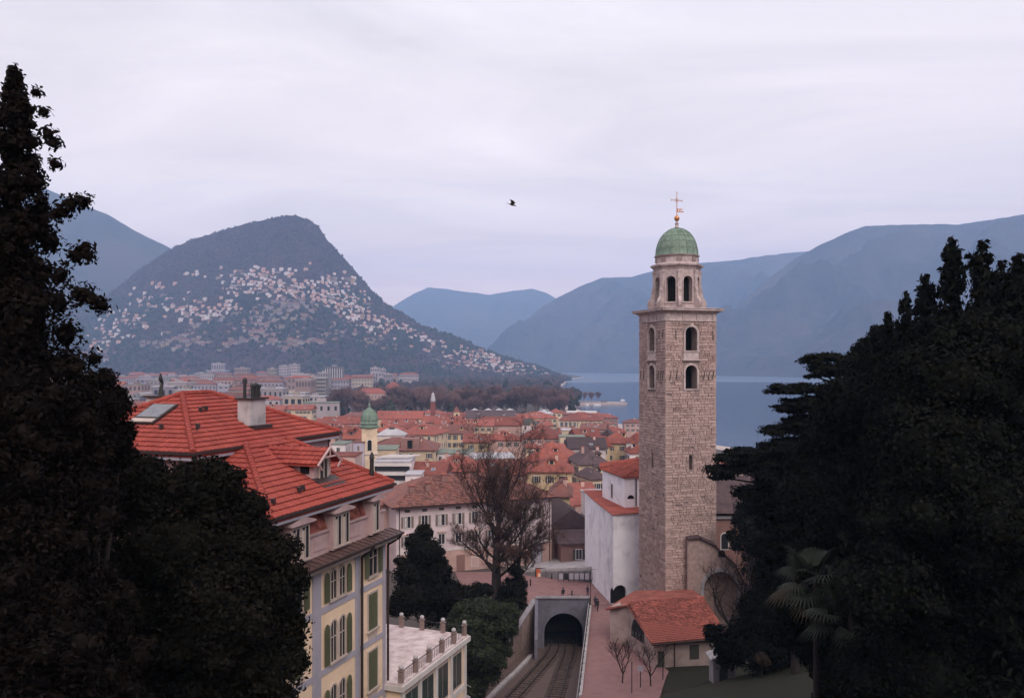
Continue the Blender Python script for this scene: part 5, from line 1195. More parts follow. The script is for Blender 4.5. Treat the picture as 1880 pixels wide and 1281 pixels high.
# ribbed white parking terraces
t_, w_, d_, e_ = T_(688,752,848,216,13,.4,'flat','w_white','roof_w','white ribbed modern building with striped sun slats below the domed church tower',storeys=0)
for j in range(4):
    MB().box(-w_/2-.6, w_/2+.6, -d_/2-.9, -d_/2-.4, e_-1.0-j*2.4, e_-.2-j*2.4).build('balcony_front', 'trim', t_); MB().box(-w_/2, w_/2, -d_/2-.3, -d_/2-.01, e_-2.3-j*2.4, e_-1.1-j*2.4).build('window_band', 'glass', t_)
for i in range(6): MB().box(-.35, .35, -4, 4, .0, .25).build('sun_slat', 'trim', t_, loc=(-w_/2+1.5+i*1.5, 1, e_+.6), rz=R(-25))
T_(744,772,872,208,8,.3,'flat','w_white','roof_w','small white block with blue shaded roof beside the ribbed building',storeys=1,sh=None)
T_(683,727,826,268,15,.3,'flat','w_cream','roof_g','windowless cream box with green flat roof right of the domed church tower',storeys=0,rz=4)
t_, w_, d_, e_ = T_(672,800,827,288,22,4.6,'hip','w_cream','roof_c','theatre like cream block with dark red roof and white glass lantern',storeys=1,sh='shutter_d',chim=0,rz=2)
lt = put('roof_lantern', None, t_, (-4.5, 1.5, e_+3.4)); MB().box(-5.2,5.2,-3.6,3.6,0,1.2).build('base', 'trim', lt); roof_mb('hip', 10.4, 7.2, 2.2, ov=.3, th=.1, z=1.2).build('glass_roof', 'roof_w', lt); MB().box(-1,1,-.6,.6,3.2,3.9).build('cap', 'shutter_d', lt)
dt = put('dormer', None, t_, (3.2, -d_/2+2, e_)); MB().box(-3.2,3.2,-1.6,3,-1,4.2).build('wall', 'w_brown', dt); MB().box(-.9,.9,-1.7,-1.6,.3,3.6).build('window', 'dark', dt)
T_(796,858,833,296,16,.4,'flat','w_white','roof_g','long white flat roofed block with railings right of the theatre block',storeys=2,rz=-6,sh=None)
T_(633,668,806,285,13,2.8,'gable','w_brown','roof_a','brown house with bright red roof left of the domed church tower',storeys=4,sh=None,rz=6)
T_(608,634,816,270,12,.3,'flat','w_white','roof_g','small pale house with green grey flat roof beside the brown house',storeys=1,sh=None)
T_(648,668,812,258,9,.3,'flat','w_lilac','roof_c','tall narrow lilac house at the foot of the domed church tower',storeys=5,sh=None,pitch=1.9,ww=.6)
T_(598,652,838,236,11,.3,'flat','w_pink','roof_b','salmon pink house with plain wall just above the hotel roof',storeys=1,sh=None)
T_(590,668,778,505,16,3.8,'gable','w_pink','roof_a','long red roofed range with white arches left of the green dome',storeys=1,sh=None,chim=2,pitch=4)
T_(600,664,798,400,18,3.2,'gable','w_brown','roof_b','brown roofed range behind the green dome, left side',rz=5,storeys=1,chim=2)
T_(692,774,769,520,15,4.6,'gable','w_cream','roof_a','long cream palace with tall windows and red roof right of the green dome',storeys=3,pitch=4.6,wh=2.4,ww=1.3,chim=2)
T_(686,735,792,370,14,3,'hip','w_cream','roof_a','red roofed house right behind the green dome',storeys=1,chim=2)
T_(731,798,798,330,18,3.8,'hip','w_cream','roof_b','beige palace with red roof beyond the glass lantern',rz=-14,storeys=3,sh=None,pitch=2.6,wh=2,chim=1)
T_(792,868,796,368,20,3.2,'gable','w_yellow','roof_c','ochre palace with many tall windows and brown roof',storeys=3,sh='shutter_d',pitch=2.7,wh=2.1,chim=3,rz=3)
T_(852,896,812,330,14,2.8,'gable','w_yellow','roof_b','ochre house left behind the bare tree crown',storeys=2,chim=2)
T_(895,958,808,345,16,3.4,'hip','w_pink','roof_a','red roof seen through the top of the bare tree',storeys=1,chim=2,rz=6)
T_(775,845,776,470,14,3.4,'gable','w_pink','roof_b','red roofed row left of the little bell tower',storeys=1,chim=3,rz=-4)
T_(800,850,786,420,12,3.2,'gable','w_brown','roof_a','row of red roofs below the little bell tower',storeys=1,chim=3,rz=8)
T_(845,905,782,448,14,3,'gable','w_cream','roof_b','cream house with red roof below the white gabled hall',storeys=1,chim=2)
T_(884,958,781,460,18,4.2,'gable','w_pink','roof_a','bright orange red roof behind the bare tree top',storeys=0,chim=2)
T_(956,986,779,470,14,3.,'hip','w_white','shutter_d','white house with dark green roof right of the bare tree top',storeys=1,sh=None,chim=0)
t_, w_, d_, e_ = T_(856,945,768,590,26,5.2,'gable','w_white','roof_d','big white hall with dark roof and four white canopies on top',storeys=2,sh=None,chim=0,pitch=5)
for i, x in enumerate((-12, -2, 6, 14)):
    MB().add([(-3,-2,0),(3,-2,0),(3,2,0),(-3,2,0),(0,0,2.2)], [(0,1,4),(1,2,4),(2,3,4),(3,0,4)]).build('canopy', 'roof_w', t_, loc=(x, 0, e_+5.3), scale=(.9,.9,.7))
T_(960,1024,768,575,20,4,'hip','w_cream','roof_a','cream palace with red roof left of the yellow lakeside palace',rz=16,storeys=3,pitch=3.2,chim=2)
T_(975,1015,782,500,16,3,'gable','w_pink','roof_b','pink range sloping towards the lakeside palace',rz=20,storeys=2,chim=2)
t_, w_, d_, e_ = T_(1026,1104,772,560,26,5.,'hip','w_yellow','roof_b','grand yellow lakeside palace with tall pilasters and red roof',rz=-8,storeys=2,sh='shutter_d',pitch=3.0,wh=3,ww=1.2,chim=0,wz=[4.2,8.6])
for i in range(11): MB().box(-.3,.3,-.3,0,0,9).build('pilaster', 'trim', t_, loc=(-w_/2+.6+i*(w_-1.2)/10, -d_/2-.001, e_-9.5))
MB().box(-w_*.36,w_*.36,-2,2,0,1.2).build('roof_terrace', 'boat', t_, loc=(0,2,e_+4.6))
T_(1100,1116,780,575,18,2.2,'hip','w_cream','roof_c','low cream end block on the lake side of the grand palace',rz=-20,storeys=1,chim=0)
T_(985,1015,760,640,18,3,'hip','w_white','roof_w','pale flat topped hotel above the cream palace',storeys=2,sh=None,chim=0)
T_(1012,1032,758,650,16,3,'hip','w_cream','roof_a','small red roofed lakeside house beyond the pale hotel',storeys=2,chim=0)
T_(1028,1060,796,420,12,2.6,'gable','w_pink','roof_b','red roofed house tucked behind the cream penthouse',storeys=1,chim=1)
T_(1066,1110,788,455,13,2.8,'gable','w_pink','roof_c','brown roofed house below the lakeside palace',rz=-12,storeys=1,chim=2)
T_(480,520,753,560,14,3,'gable','w_yellow','roof_b','yellow apartment row above the hotel chimney',storeys=3,pitch=2.6,chim=0)
T_(526,572,752,565,14,3,'gable','w_cream','roof_b','cream apartment row with closely set windows above the hotel roof',storeys=3,pitch=2.6,chim=0)
T_(560,590,742,700,14,.3,'flat','w_white','roof_w','white stepped apartment block beside the avenue',storeys=4,sh=None,pitch=3)
T_(575,640,790,430,16,3.2,'hip','w_pink','roof_b','pinkish roofed house above the hotel eaves',storeys=1,chim=2,rz=-6)
T_(590,615,802,350,14,2.6,'gable','w_pink','roof_a','small red roof peeping over the hotel dormer',storeys=1,chim=1)
T_(700,760,782,430,14,2.8,'gable','w_white','roof_b','white house with mixed roofs in front of the cream palace',storeys=1,chim=2)
T_(740,790,786,405,12,2.6,'hip','w_pink','roof_a','pink house with red roof in front of the red roofed row',storeys=1,chim=2,rz=8)

def church_tower():
    Y = 262; x = XP(678,Y); t = thing('church_tower', 'slim cream church tower with ribbed green dome amid the town roofs', 'church tower', (x, Y, 0), R(12)); w = 2.4
    zt = ZP(797,Y); w_ = MB().box(-w,w,-w,w,4,zt+.0).build('shaft', 'w_cream', t)
    b_ = MB().box(-w,w,-w,w,zt+.001,ZP(786,Y)).build('bell_stage', 'w_cream', t)
    for k in range(2): MB().extr(arch(1.3,3.4,8,0,zt-5.0), -w-.03,-w+.0).build('painted_belfry_opening', 'dark', t, rz=k*math.pi/2)  # flat near-black panel stands in for the shade of an opening
    for k in range(2): arch_ring(mb:=MB(), 1.3,3.4,.2,-w-.12,-w,0,zt-5.0,8); mb.build('opening_surround', 'trim', t, rz=k*math.pi/2)
    MB().box(-w-.35,w+.35,-w-.35,w+.35,zt-6.2,zt-5.8).build('cornice', 'trim', t)
    z0 = ZP(786,Y); MB().lathe([(2.6,z0),(3.2,z0+.3),(3.2,z0+.7),(2.6,z0+.9),(2.65,z0+1.5),(2.95,z0+1.6),(2.55,z0+2.1),(2.62,z0+3.0),(2.35,z0+4.3),(1.7,z0+5.4),(.8,z0+6.2),(.45,z0+6.6),(.4,z0+7.6),(.12,z0+8),(.05,z0+9)], 16).build('dome', 'copper', t, smooth=False)
    for k in range(8):
        a = k*math.pi/4; mb = MB(); pr = [(2.6,z0+2.1),(2.68,z0+3.0),(2.42,z0+4.3),(1.76,z0+5.4),(.85,z0+6.2)]
        for i in range(4): mb.tube((pr[i][0]*math.cos(a),pr[i][0]*math.sin(a),pr[i][1]),(pr[i+1][0]*math.cos(a),pr[i+1][0]*math.sin(a),pr[i+1][1]),.13,n=4)
        mb.build('dome_rib', 'copper', t)
    Y = 480; t = thing('little_bell_tower', 'little brown pyramid roofed bell tower before the dark park trees', 'bell tower', (XP(838,Y), Y, 0), R(10)); w = 1.7
    MB().box(-w,w,-w,w,2,ZP(756,Y)).build('shaft', 'w_cream', t); MB().extr(arch(1.2,2.8,6,0,ZP(768,Y)), -w-.03,-w).build('painted_belfry_opening', 'dark', t)  # the opening's shade is painted as a dark panel on the shaft
    z_ = ZP(756,Y); MB().add([(-w-.3,-w-.3,z_),(w+.3,-w-.3,z_),(w+.3,w+.3,z_),(-w-.3,w+.3,z_),(0,0,z_+3.6)], [(0,1,4),(1,2,4),(2,3,4),(3,0,4),(0,3,2,1)]).build('roof', 'roof_c', t)
    Y = 640; t = thing('monument_tower', 'thin red tower with pale turquoise cap among the park trees', 'tower', (XP(795,Y), Y, 0)); w = 1.8
    MB().box(-w,w,-w,w,2,ZP(737,Y)).build('shaft', 'roof_b', t); MB().lathe([(1.9,ZP(737,Y)),(2,ZP(733,Y)),(1.6,ZP(730,Y)),(1.2,ZP(724,Y)),(.2,ZP(720,Y))], 10).build('cap', 'roof_w', t)
    Y = 1000; t = thing('red_villa', 'broad red park villa with orange roof behind the bare trees', 'villa', (XP(680,Y), Y, 0)); 
    MB().box(-18,18,0,16,2,ZP(722,Y)).build('wall', 'w_pink', t); roof_mb('hip',36,16,6,z=ZP(722,Y)).build('roof', 'roof_a', t, loc=(0,8,0))
    for i in range(8):
        for z_ in (3.2, 8.6): put('window', win_mesh(1.4,2.6,'std',None), t, (-15.5+i*4.4,-.001,ZP(722,Y)-z_-2.4))
    Y = 1150; t = thing('dome_villa', 'rust red domed pavilion right of the park villa', 'villa', (XP(722,Y), Y, 0)); MB().lathe([(14,2),(14,ZP(716,Y)),(15,ZP(715,Y)),(8,ZP(706,Y)),(1,ZP(700,Y))], 12).build('body', 'roof_a', t)
church_tower()
# filler houses: rows of roofs seen only in slices between the ones above
fw = ['w_pink','w_cream','w_white','w_yellow','w_curia','w_brown']; frn = {'w_pink':'pink','w_cream':'cream','w_white':'off white','w_yellow':'yellow','w_curia':'grey white','w_brown':'brown'}
LM = [(678,'left of the green dome'),(760,'between the green dome and the glass lantern'),(835,'below the little bell tower'),(905,'behind the bare tree'),(965,'right of the bare tree'),(1040,'towards the lakeside palace'),(1150,'near the tower edge'),(2000,'hidden right of the tower')]
fill = 0
for Yf in (200, 232, 262, 296, 325, 358, 392, 430, 470, 512, 556, 600, 650, 700):
    x = -Yf*.42
    while x < Yf*(.20 if Yf > 330 else .62):
        w = rnd.uniform(13, 26); dep = rnd.uniform(11, 17); xx, yy = x+w/2, Yf+rnd.uniform(-6, 6)
        x += w+rnd.uniform(.5, 4)
        if Yf < 290 and PX(xx, yy) < 560: continue
        if PX(xx, yy) > 1175 and Yf > 420: continue
        if xx > 24 and Yf < 220: continue
        if any(math.hypot(xx-a, yy-b) < c+10 for a, b, c in TOWN_FP): continue
        if not land(np.array([xx+w/2+14]), np.array([yy]))[0]: continue
        hgt = rnd.uniform(9, 13) if Yf > 300 else rnd.uniform(7, 9.5); g = G(xx, yy)
        wl_ = rnd.choice(fw); rf_ = rnd.choice(['roof_a','roof_a','roof_b','roof_b','roof_c','roof_w']); kd = 'flat' if rf_ == 'roof_w' else rnd.choice(['hip','gable'])
        where = next(s_ for lim, s_ in LM if PX(xx, yy) < lim); far_ = 'near' if Yf < 300 else ('midway' if Yf < 480 else 'far')
        rfn = {'roof_a':'orange red','roof_b':'dull red','roof_c':'brown','roof_w':'pale flat'}[rf_]
        t = thing('town_house', f'{far_} {frn[wl_]} house with {rfn} roof {where}', 'building', (xx, yy, 0), R(rnd.uniform(-14, 14)), 'town houses between the tower and the hotel')
        MB().box(-w/2,w/2,-dep/2,dep/2,g-1,g+hgt).build('wall', wl_, t); roof_mb(kd, w, dep, rnd.uniform(2.4,3.6), z=g+hgt+.001).build('roof', rf_, t)
        windows(t, [(w,0,-dep/2-.001,0.)], 0, [g+hgt-2.7-i*3.3 for i in range(2)], rnd.choice(['shutter_d','shutter_b',None]), 1., 1.6, 3.1)
        if kd != 'flat': c = put('chimney', None, t, (rnd.uniform(-w*.3,w*.3), -1.5, g+hgt+2)); MB().box(-.45,.45,-.4,.4,-1,1.2).build('stack', 'w_pink', c)
        fill += 1
# ------------------------------------------------------------------ the modern quarter under the hill
CITY = []
def block(pl, pr, pt, Y, dep, label, wall='w_white', roof='roof_w', nxw=6, nzw=4, pb=None, name='apartment_block', kind='flat', rz=0, wf=.55, hf=.45, cat='building', grp='apartment blocks below the hill'):
    w = (pr-pl)/F0*Y; x = ((pl+pr)/2-CX)/F0*Y; zt = ZP(pt, Y); g = max(2.5, G(x, Y)) if pb is None else ZP(pb, Y)
    t = thing(name, label, cat, (x, Y+dep/2, 0), R(rz), grp); mb = MB(); z0 = g-3
    grid_wall(mb, (-w/2,-dep/2), (w/2,-dep/2), z0, zt, nxw, nzw, wf, hf)
    s_ = 1 if x < 0 else -1; e0, e1 = (((w/2,-dep/2),(w/2,dep/2)) if s_ > 0 else ((-w/2,dep/2),(-w/2,-dep/2))); grid_wall(mb, e0, e1, z0, zt, max(2, int(nxw*dep/w)), nzw, wf, hf)
    o0, o1 = (((-w/2,dep/2),(-w/2,-dep/2)) if s_ > 0 else ((w/2,-dep/2),(w/2,dep/2)))
    mb.add([(*o0,z0),(*o1,z0),(*o1,zt),(*o0,zt),(w/2,dep/2,z0),(-w/2,dep/2,z0),(-w/2,dep/2,zt),(w/2,dep/2,zt)], [(0,1,2,3),(4,5,6,7)])
    mb.build('wall', [wall.replace('w_', 'c_'), 'far_glass' if Y > 900 else 'glass'], t)
    if kind == 'flat': MB().box(-w/2-.3,w/2+.3,-dep/2-.3,dep/2+.3,zt,zt+.7).build('roof', roof, t); MB().box(-w*.16,w*.12,-2,2,zt+.701,zt+3.2).build('roof_house', wall.replace('w_', 'c_'), t)
    else: roof_mb(kind, w, dep, 3.2, z=zt).build('roof', roof, t)
    CITY.append((x, Y, max(w, dep)/2)); return t, w, dep, zt
B_ = block
t_, w_, d_, z_ = B_(597,628,673,1500,20,'tall grey tower block with vertical ribs','w_lilac','shutter_d',7,1,hf=.9,wf=.5)
for i in range(8): MB().box(-.5,.5,-1.1,0,0,1).build('rib', 'trim', t_, loc=(-w_/2+.6+i*(w_-1.2)/7,-d_/2-.001,0), scale=(1,1,z_-4))
B_(512,530,671,1900,18,'left one of the twin white towers below the hill','w_white','roof_w',4,8); B_(531,548,669,1900,18,'right one of the twin white towers below the hill','w_white','roof_w',4,8)
B_(378,415,680,1900,24,'long pinkish block with a stepped top on the city edge','w_lilac','roof_w',9,5); B_(388,410,667,1915,16,'upper step of the pinkish stepped block','w_lilac','roof_w',5,3)
B_(430,456,676,1850,18,'medium pale block right of the pinkish stepped block','w_pink','roof_w',6,4); B_(490,507,677,1850,16,'small cream tower left of the twin white towers','w_cream','roof_w',4,5)
B_(547,598,694,1300,18,'long striped slab beside the grey tower block','w_cream','roof_w',1,6,hf=.5,wf=.96); B_(583,602,684,1350,16,'pale block squeezed against the grey tower block','w_white','roof_w',4,5)
B_(628,650,693,1450,18,'dim pink block right of the grey tower block','w_pink','roof_b',5,4,kind='hip')
for i, (a, b, p_, Y_) in enumerate(((668,690,690,1700),(683,706,684,1760),(680,696,675,1830),(697,707,677,1850),(704,720,687,1720))): B_(a,b,p_,Y_,16,['lowest left','middle','top left','top','lowest right'][i]+' white house of the stepped cluster right of the grey tower','w_white','roof_w',4,4,name='hillside_block')
B_(256,290,722,820,20,'white school like block with dark windows left of the hotel chimney','w_white','roof_w',7,2); B_(228,256,728,800,20,'pale block left edge behind the dark cypress','w_lilac','roof_g',5,2)
B_(500,560,722,900,20,'beige concrete frame building with deep bays above the hotel roof','w_cream','roof_w',6,3,wf=.7,hf=.6); B_(440,500,716,1000,20,'grey flat block behind the chimney cowls','w_lilac','roof_w',6,3)
B_(556,596,728,840,18,'white terraced block with overhanging roof by the avenue','w_white','roof_w',4,4)
wc = ['w_white','w_cream','w_pink','w_lilac','w_white','w_pink']; wn2 = {'w_white':'white','w_cream':'cream','w_pink':'pinkish','w_lilac':'grey lilac'}
rows = [(620,740,26),(700,728,26),(800,716,30),(920,707,30),(1050,703,34),(1200,697,34),(1380,693,36),(1580,691,40),(1800,689,40),(2020,688,40)]
for ri, (Y_, pt_, st) in enumerate(rows):
    p_ = -90. if Y_ > 1000 else 120.
    lim = 600 if Y_ < 1300 else (660 if Y_ < 1700 else 760)
    while p_ < lim:
        wpx = rnd.uniform(.6, 1.35)*st*700/Y_*1.5+6; pc = p_+wpx/2; x = (pc-CX)/F0*Y_
        if not any(math.hypot(x-a, Y_-b) < c+16 for a, b, c in CITY) and not (596 < pc < 612 and Y_ < 1300):
            wl_ = rnd.choice(wc); rk = rnd.choice(['flat','flat','hip','gable']); rf_ = rnd.choice(['roof_w','roof_w','roof_g']) if rk == 'flat' else rnd.choice(['roof_b','roof_c','roof_c'])
            zz_ = pt_+rnd.uniform(-6, 7)*(1 if Y_ < 1200 else .7)
            where = 'behind the dark cypress' if pc < 240 else ('above the hotel roof, left' if pc < 380 else ('behind the hotel chimney' if pc < 480 else ('above the hotel roof, right' if pc < 600 else 'beyond the park trees')))
            dd = ['nearest','near','fairly near','middle','middle','middle','distant','distant','farthest','farthest'][ri]
            B_(p_, p_+wpx, zz_, Y_+rnd.uniform(-15,15), rnd.uniform(13, 20), f"{dd} {wn2[wl_]} {'flat roofed' if rk == 'flat' else 'red roofed'} city block {where}", wl_, rf_, max(2, int(wpx/F0*Y_/rnd.uniform(3.2,6))), rnd.choice([3,4,5]), kind=rk, wf=rnd.uniform(.3,.6), hf=rnd.uniform(.3,.5), rz=rnd.uniform(-15, 15))
        p_ += wpx*rnd.uniform(1.02, 1.25)
# ------------------------------------------------------------------ houses on the hillside
def hill_house_mesh(w, d, h, wall, roof, kind):
    mb = MB(); nf = max(2, int(w/4)); nz = max(1, int(h/3.2))
    grid_wall(mb, (-w/2,-d/2), (w/2,-d/2), -5, h, nf, nz+1, .45, .42); grid_wall(mb, (w/2,-d/2), (w/2,d/2), -5, h, 2, nz+1, .4, .4); grid_wall(mb, (-w/2,d/2), (-w/2,-d/2), -5, h, 2, nz+1, .4, .4)
    mb.add([(w/2,d/2,-5),(-w/2,d/2,-5),(-w/2,d/2,h),(w/2,d/2,h)], [(0,1,2,3)])
    r_ = roof_mb(kind, w, d, 2.6 if kind != 'flat' else .4, ov=.7, z=h); mb.add(r_.v, r_.f, 2); return mb.mesh('hill_house', [wall.replace('w_', 'c_'), 'far_glass', roof])
HM = []
for wl_, nm in (('w_white','white'),('w_cream','cream'),('w_pink','pinkish'),('w_yellow','sandy'),('w_lilac','grey')):
    for kd, rn in (('flat','flat roofed'),('hip','red roofed'),('gable','gabled')):
        for sz, sn in ((10,'small'),(16,'middling'),(28,'long')): HM.append((hill_house_mesh(sz, rnd.uniform(8,11), rnd.uniform(4.5,7) if sz < 26 else 6.5, wl_, 'roof_w' if kd == 'flat' else rnd.choice(['roof_b','roof_c']), kd), nm, rn, sn))
# clusters in the photo: column, row, spread, spread, how many
CL = [(460,500,38,9,18),(520,498,30,4,9),(455,525,34,12,30),(520,530,40,10,28),(575,535,40,10,26),(630,520,22,10,16),(640,545,35,8,22),(560,552,45,4,16),(605,560,40,6,22),(360,505,14,3,5),(300,522,22,4,6),(270,545,30,8,10),(230,575,22,6,9),(235,590,30,5,9),(310,560,30,8,10),(345,575,25,8,12),(395,578,25,10,22),(410,560,30,8,10),(500,565,30,10,14),(480,590,26,10,12),(560,580,22,8,9),(655,590,20,14,26),(650,570,25,8,14),(700,600,25,10,14),(740,600,18,8,8),(290,625,40,7,18),(330,630,25,7,14),(190,610,14,8,6),(185,635,16,8,8),(210,620,20,8,8),(470,628,28,6,16),(460,605,26,8,12),(530,632,20,6,10),(570,630,25,7,10),(505,612,25,8,8),(620,610,22,8,8),(690,625,20,6,8),(770,608,25,7,9),(800,640,30,4,6),(830,655,24,6,10),(870,650,16,7,14),(880,665,26,9,26),(905,655,22,8,22),(925,668,24,8,20),(950,678,22,7,14),(965,668,14,5,8),(985,684,12,4,6),(840,675,20,5,6),(200,650,18,8,6),(245,600,20,5,8),(420,632,18,4,5),(720,640,16,5,4),(370,600,20,8,6),(780,625,25,6,6)]
spots = []
for (cx_, cy_, sx_, sy_, n_) in CL:
    for _ in range(int(n_*1.3)):
        for tr_ in range(8):
            a, b = rnd.gauss(cx_, sx_*.8), rnd.gauss(cy_, sy_*.8)
            b = round((b-.07*(a-cx_))/6.5)*6.5+.07*(a-cx_)+2.2*math.sin(a*.05)+rnd.gauss(0, .7)
            if b < interp(SIL, a)+14 and a < 830: continue
            if b < interp(SIL, a)+3: continue
            if any(abs(a-p_[0]) < 4.6 and abs(b-p_[1]) < 2.7 for p_ in spots): continue
            q_ = on_hill(a, b)
            if q_ is None or q_.z < 5: continue
            spots.append((a, b, q_)); break
# keep the largest (nearest) 300 as things; the rest become one mass
ch = [(s_, rnd.choices(range(len(HM)), weights=[(3 if m_[1] in ('white','cream') else (2 if m_[1] == 'pinkish' else 1))*(3 if m_[3] != 'long' else .8) for m_ in HM])[0]) for s_ in spots]
ch.sort(key=lambda c: c[0][2].y-(400 if HM[c[1]][3] == 'long' else 0))
colw = lambda a: 'left end of' if a < 280 else ('left part of' if a < 400 else ('middle of' if a < 560 else ('right part of' if a < 720 else ('right shoulder of' if a < 850 else 'lake end of'))))
roww = lambda b: 'uppermost' if b < 515 else ('high' if b < 545 else ('half way up' if b < 585 else ('lower' if b < 625 else 'lowest')))
rest = MB()
for i, ((a, b, q_), k) in enumerate(ch):
    me, nm, rn, sn = HM[k]; rz = math.atan2(q_.x, q_.y)*-1+R(rnd.uniform(-28, 28)); s_ = rnd.uniform(.75, 1.25)
    if i < 300: put('hillside_house', me, None, (q_.x, q_.y, q_.z-.5), rz, scale=s_, label=f'{sn} {nm} {rn} house {roww(b)} on the {colw(a)} the hillside', cat='house', group='houses scattered over the hillside')
    else:
        w = 12; r2 = roof_mb('hip', 12, 9, 2.4, z=7); mt = Matrix.Translation(q_)@Matrix.Rotation(rz, 4, 'Z')@Matrix.Diagonal((s_,s_,s_,1)); wb = MB().box(-6,6,-4.5,4.5,-5,7); wi = 0 if i%2 else 1
        rest.add([mt@Vector(v) for v in wb.v], wb.f, wi); rest.add([mt@Vector(v) for v in r2.v], r2.f, 2 if i%3 else 3)
if rest.f: rest.build('far_hillside_houses', ['w_white','w_pink','roof_b','roof_w'], kind='stuff')

# ------------------------------------------------------------------ vegetation
def ico(sub=1):
    b = bmesh.new(); bmesh.ops.create_icosphere(b, subdivisions=sub, radius=1); v = np.array([p_.co[:] for p_ in b.verts]); f = np.array([[q_.index for q_ in p_.verts] for p_ in b.faces]); b.free(); return v, f
IV1, IF1 = ico(1); IV2, IF2 = ico(2)
def scatter_blobs(name, pts, sz, mat, tall=1.2):
    n_ = len(pts); P_ = np.array(pts); S = np.array(sz); V = IV1[None]*(1+.3*nr.standard_normal((n_, len(IV1), 1)))*S[:,None,None]; V[:,:,2] *= tall; V = V+P_[:,None,:]
    Fq = (IF1[None]+np.arange(n_)[:,None,None]*len(IV1)).reshape(-1, 3); return put(name, np_mesh(name, V.reshape(-1,3), Fq, mat), kind='stuff')
K['wood_far'] = M('winter_wood', (.072, .046, .050), (.044, .032, .037), scale=.012, rough=1, isl=.35, spec=0, detail=8)
K['wood_green'] = M('hill_evergreens', (.026, .030, .026), (.036, .038, .032), scale=.01, rough=1, isl=.4, spec=0)
hp = [(s_[0], s_[1]) for s_ in spots]
pts, szs, pg, sg = [], [], [], []
for _ in range(17000):
    a = rnd.uniform(60, 1045); t_ = rnd.random()**.75
    q_ = on_hill(a, t=t_)
    nv = noise.noise(Vector((q_.x*.004, q_.y*.004, 2)))+.5*noise.noise(Vector((q_.x*.012, q_.z*.02, 5)))
    low_ = q_.z < 330; tp = PY(q_.z, q_.y)
    if any(abs(a-h_[0]) < 3.6 and -1. < tp-h_[1] < 2.8 for h_ in hp): continue
    if low_ and rnd.random() < .25: continue
    if (nv > .02 and low_) or a > 985 or (low_ and rnd.random() < .2): pg.append(q_+Vector((0,0,3))); sg.append(rnd.uniform(4, 7.5))
    else: pts.append(q_+Vector((0,0,2))); szs.append(rnd.uniform(4, 8) if low_ else rnd.uniform(3.5, 6))
for _ in range(5200):
    Y_ = 1150+1750*rnd.random()**1.1; px_ = rnd.uniform(650, 1062); x = XP(px_, Y_)
    if not land(np.array([x]), np.array([Y_]), 5)[0] or any(math.hypot(x-a, Y_-b) < c+12 for a, b, c in CITY): continue
    (pg if rnd.random() < .14 else pts).append(Vector((x, Y_, rnd.uniform(8, 15)))); (sg if len(pg)+len(pts) > len(sg)+len(szs) and len(sg) < len(pg) else szs).append(rnd.uniform(5, 9))
scatter_blobs('winter_woods', pts, szs, 'wood_far', 1.); scatter_blobs('hill_evergreens', pg, sg, 'wood_green', 1.35)
# ragged far ridge lines: tree masses on the nearest mountains
# ---- bare trees
def bare_tree_mesh(name, H, spread, seed, depth=5, trunk=.35, mat='bark', tw='twig', twigs=3, kids=(3,4), trunk_frac=.3, up=.35, ntr=1, twl=.9, tww=.012, sides=6):
    r_ = random.Random(seed); wood = MB(); TV, TF = [], []
    def twig(p_, d, L, w):
        s_ = Vector((r_.gauss(0,1), r_.gauss(0,1), r_.gauss(0,1))).cross(d).normalized()*w; o = len(TV); e_ = p_+d*L+Vector((0,0,L*.1))
        TV.extend([p_-s_, p_+s_, e_]); TF.append((o, o+1, o+2))
        m_ = p_+d*L*.5; d2 = (d+Vector((r_.gauss(0,.5), r_.gauss(0,.5), r_.gauss(.1,.4)))).normalized(); o = len(TV); TV.extend([m_-s_*.7, m_+s_*.7, m_+d2*L*.55]); TF.append((o, o+1, o+2))
    def grow(p_, d, L, r, lv):
        n_ = 3 if lv > 1 else 2; q_ = p_; 
        for i in range(n_):
            d = (d+Vector((r_.gauss(0,.10), r_.gauss(0,.10), up*.16 if lv < depth else .05))).normalized(); e_ = q_+d*L/n_; ra, rb_ = r*(1-.28*i/n_), r*(1-.28*(i+1)/n_)
            wood.tube(q_, e_, ra, rb_, sides if lv >= depth-1 else (4 if lv > 1 else 3)); q_ = e_
            if lv <= depth-1 and lv > 0 and i < n_-1:
                b_ = (d+Vector((r_.gauss(0,.8), r_.gauss(0,.8), r_.gauss(.2,.4)))).normalized(); grow(q_, b_, L*r_.uniform(.45,.65), r*.45, max(lv-2, 0))
        if lv == 0:
            for _ in range(twigs+2): twig(q_-d*L*r_.random()*.8, (d+Vector((r_.gauss(0,.6), r_.gauss(0,.6), r_.gauss(.15,.5)))).normalized(), twl*r_.uniform(.6,1.3), tww)
            return
        for k in range(r_.randint(*kids)):
            a = r_.uniform(0, 2*math.pi); sp_ = r_.uniform(.45, .95)*spread
            b_ = (d+Vector((math.cos(a)*sp_, math.sin(a)*sp_, r_.uniform(-.1,.3)))).normalized(); grow(q_, b_, L*r_.uniform(.62,.85), r*.62, lv-1)
    for k in range(ntr): grow(Vector(((k*1.6 if ntr > 1 else 0), 0, -1)), Vector((.10*k, 0, 1)).normalized(), H*trunk_frac*(1 if k == 0 else .8), trunk*(1 if k == 0 else .7), depth)
    tm = np_mesh('twigs', [tuple(v) for v in TV], TF, tw)
    return wood.mesh('trunk', [mat]), tm
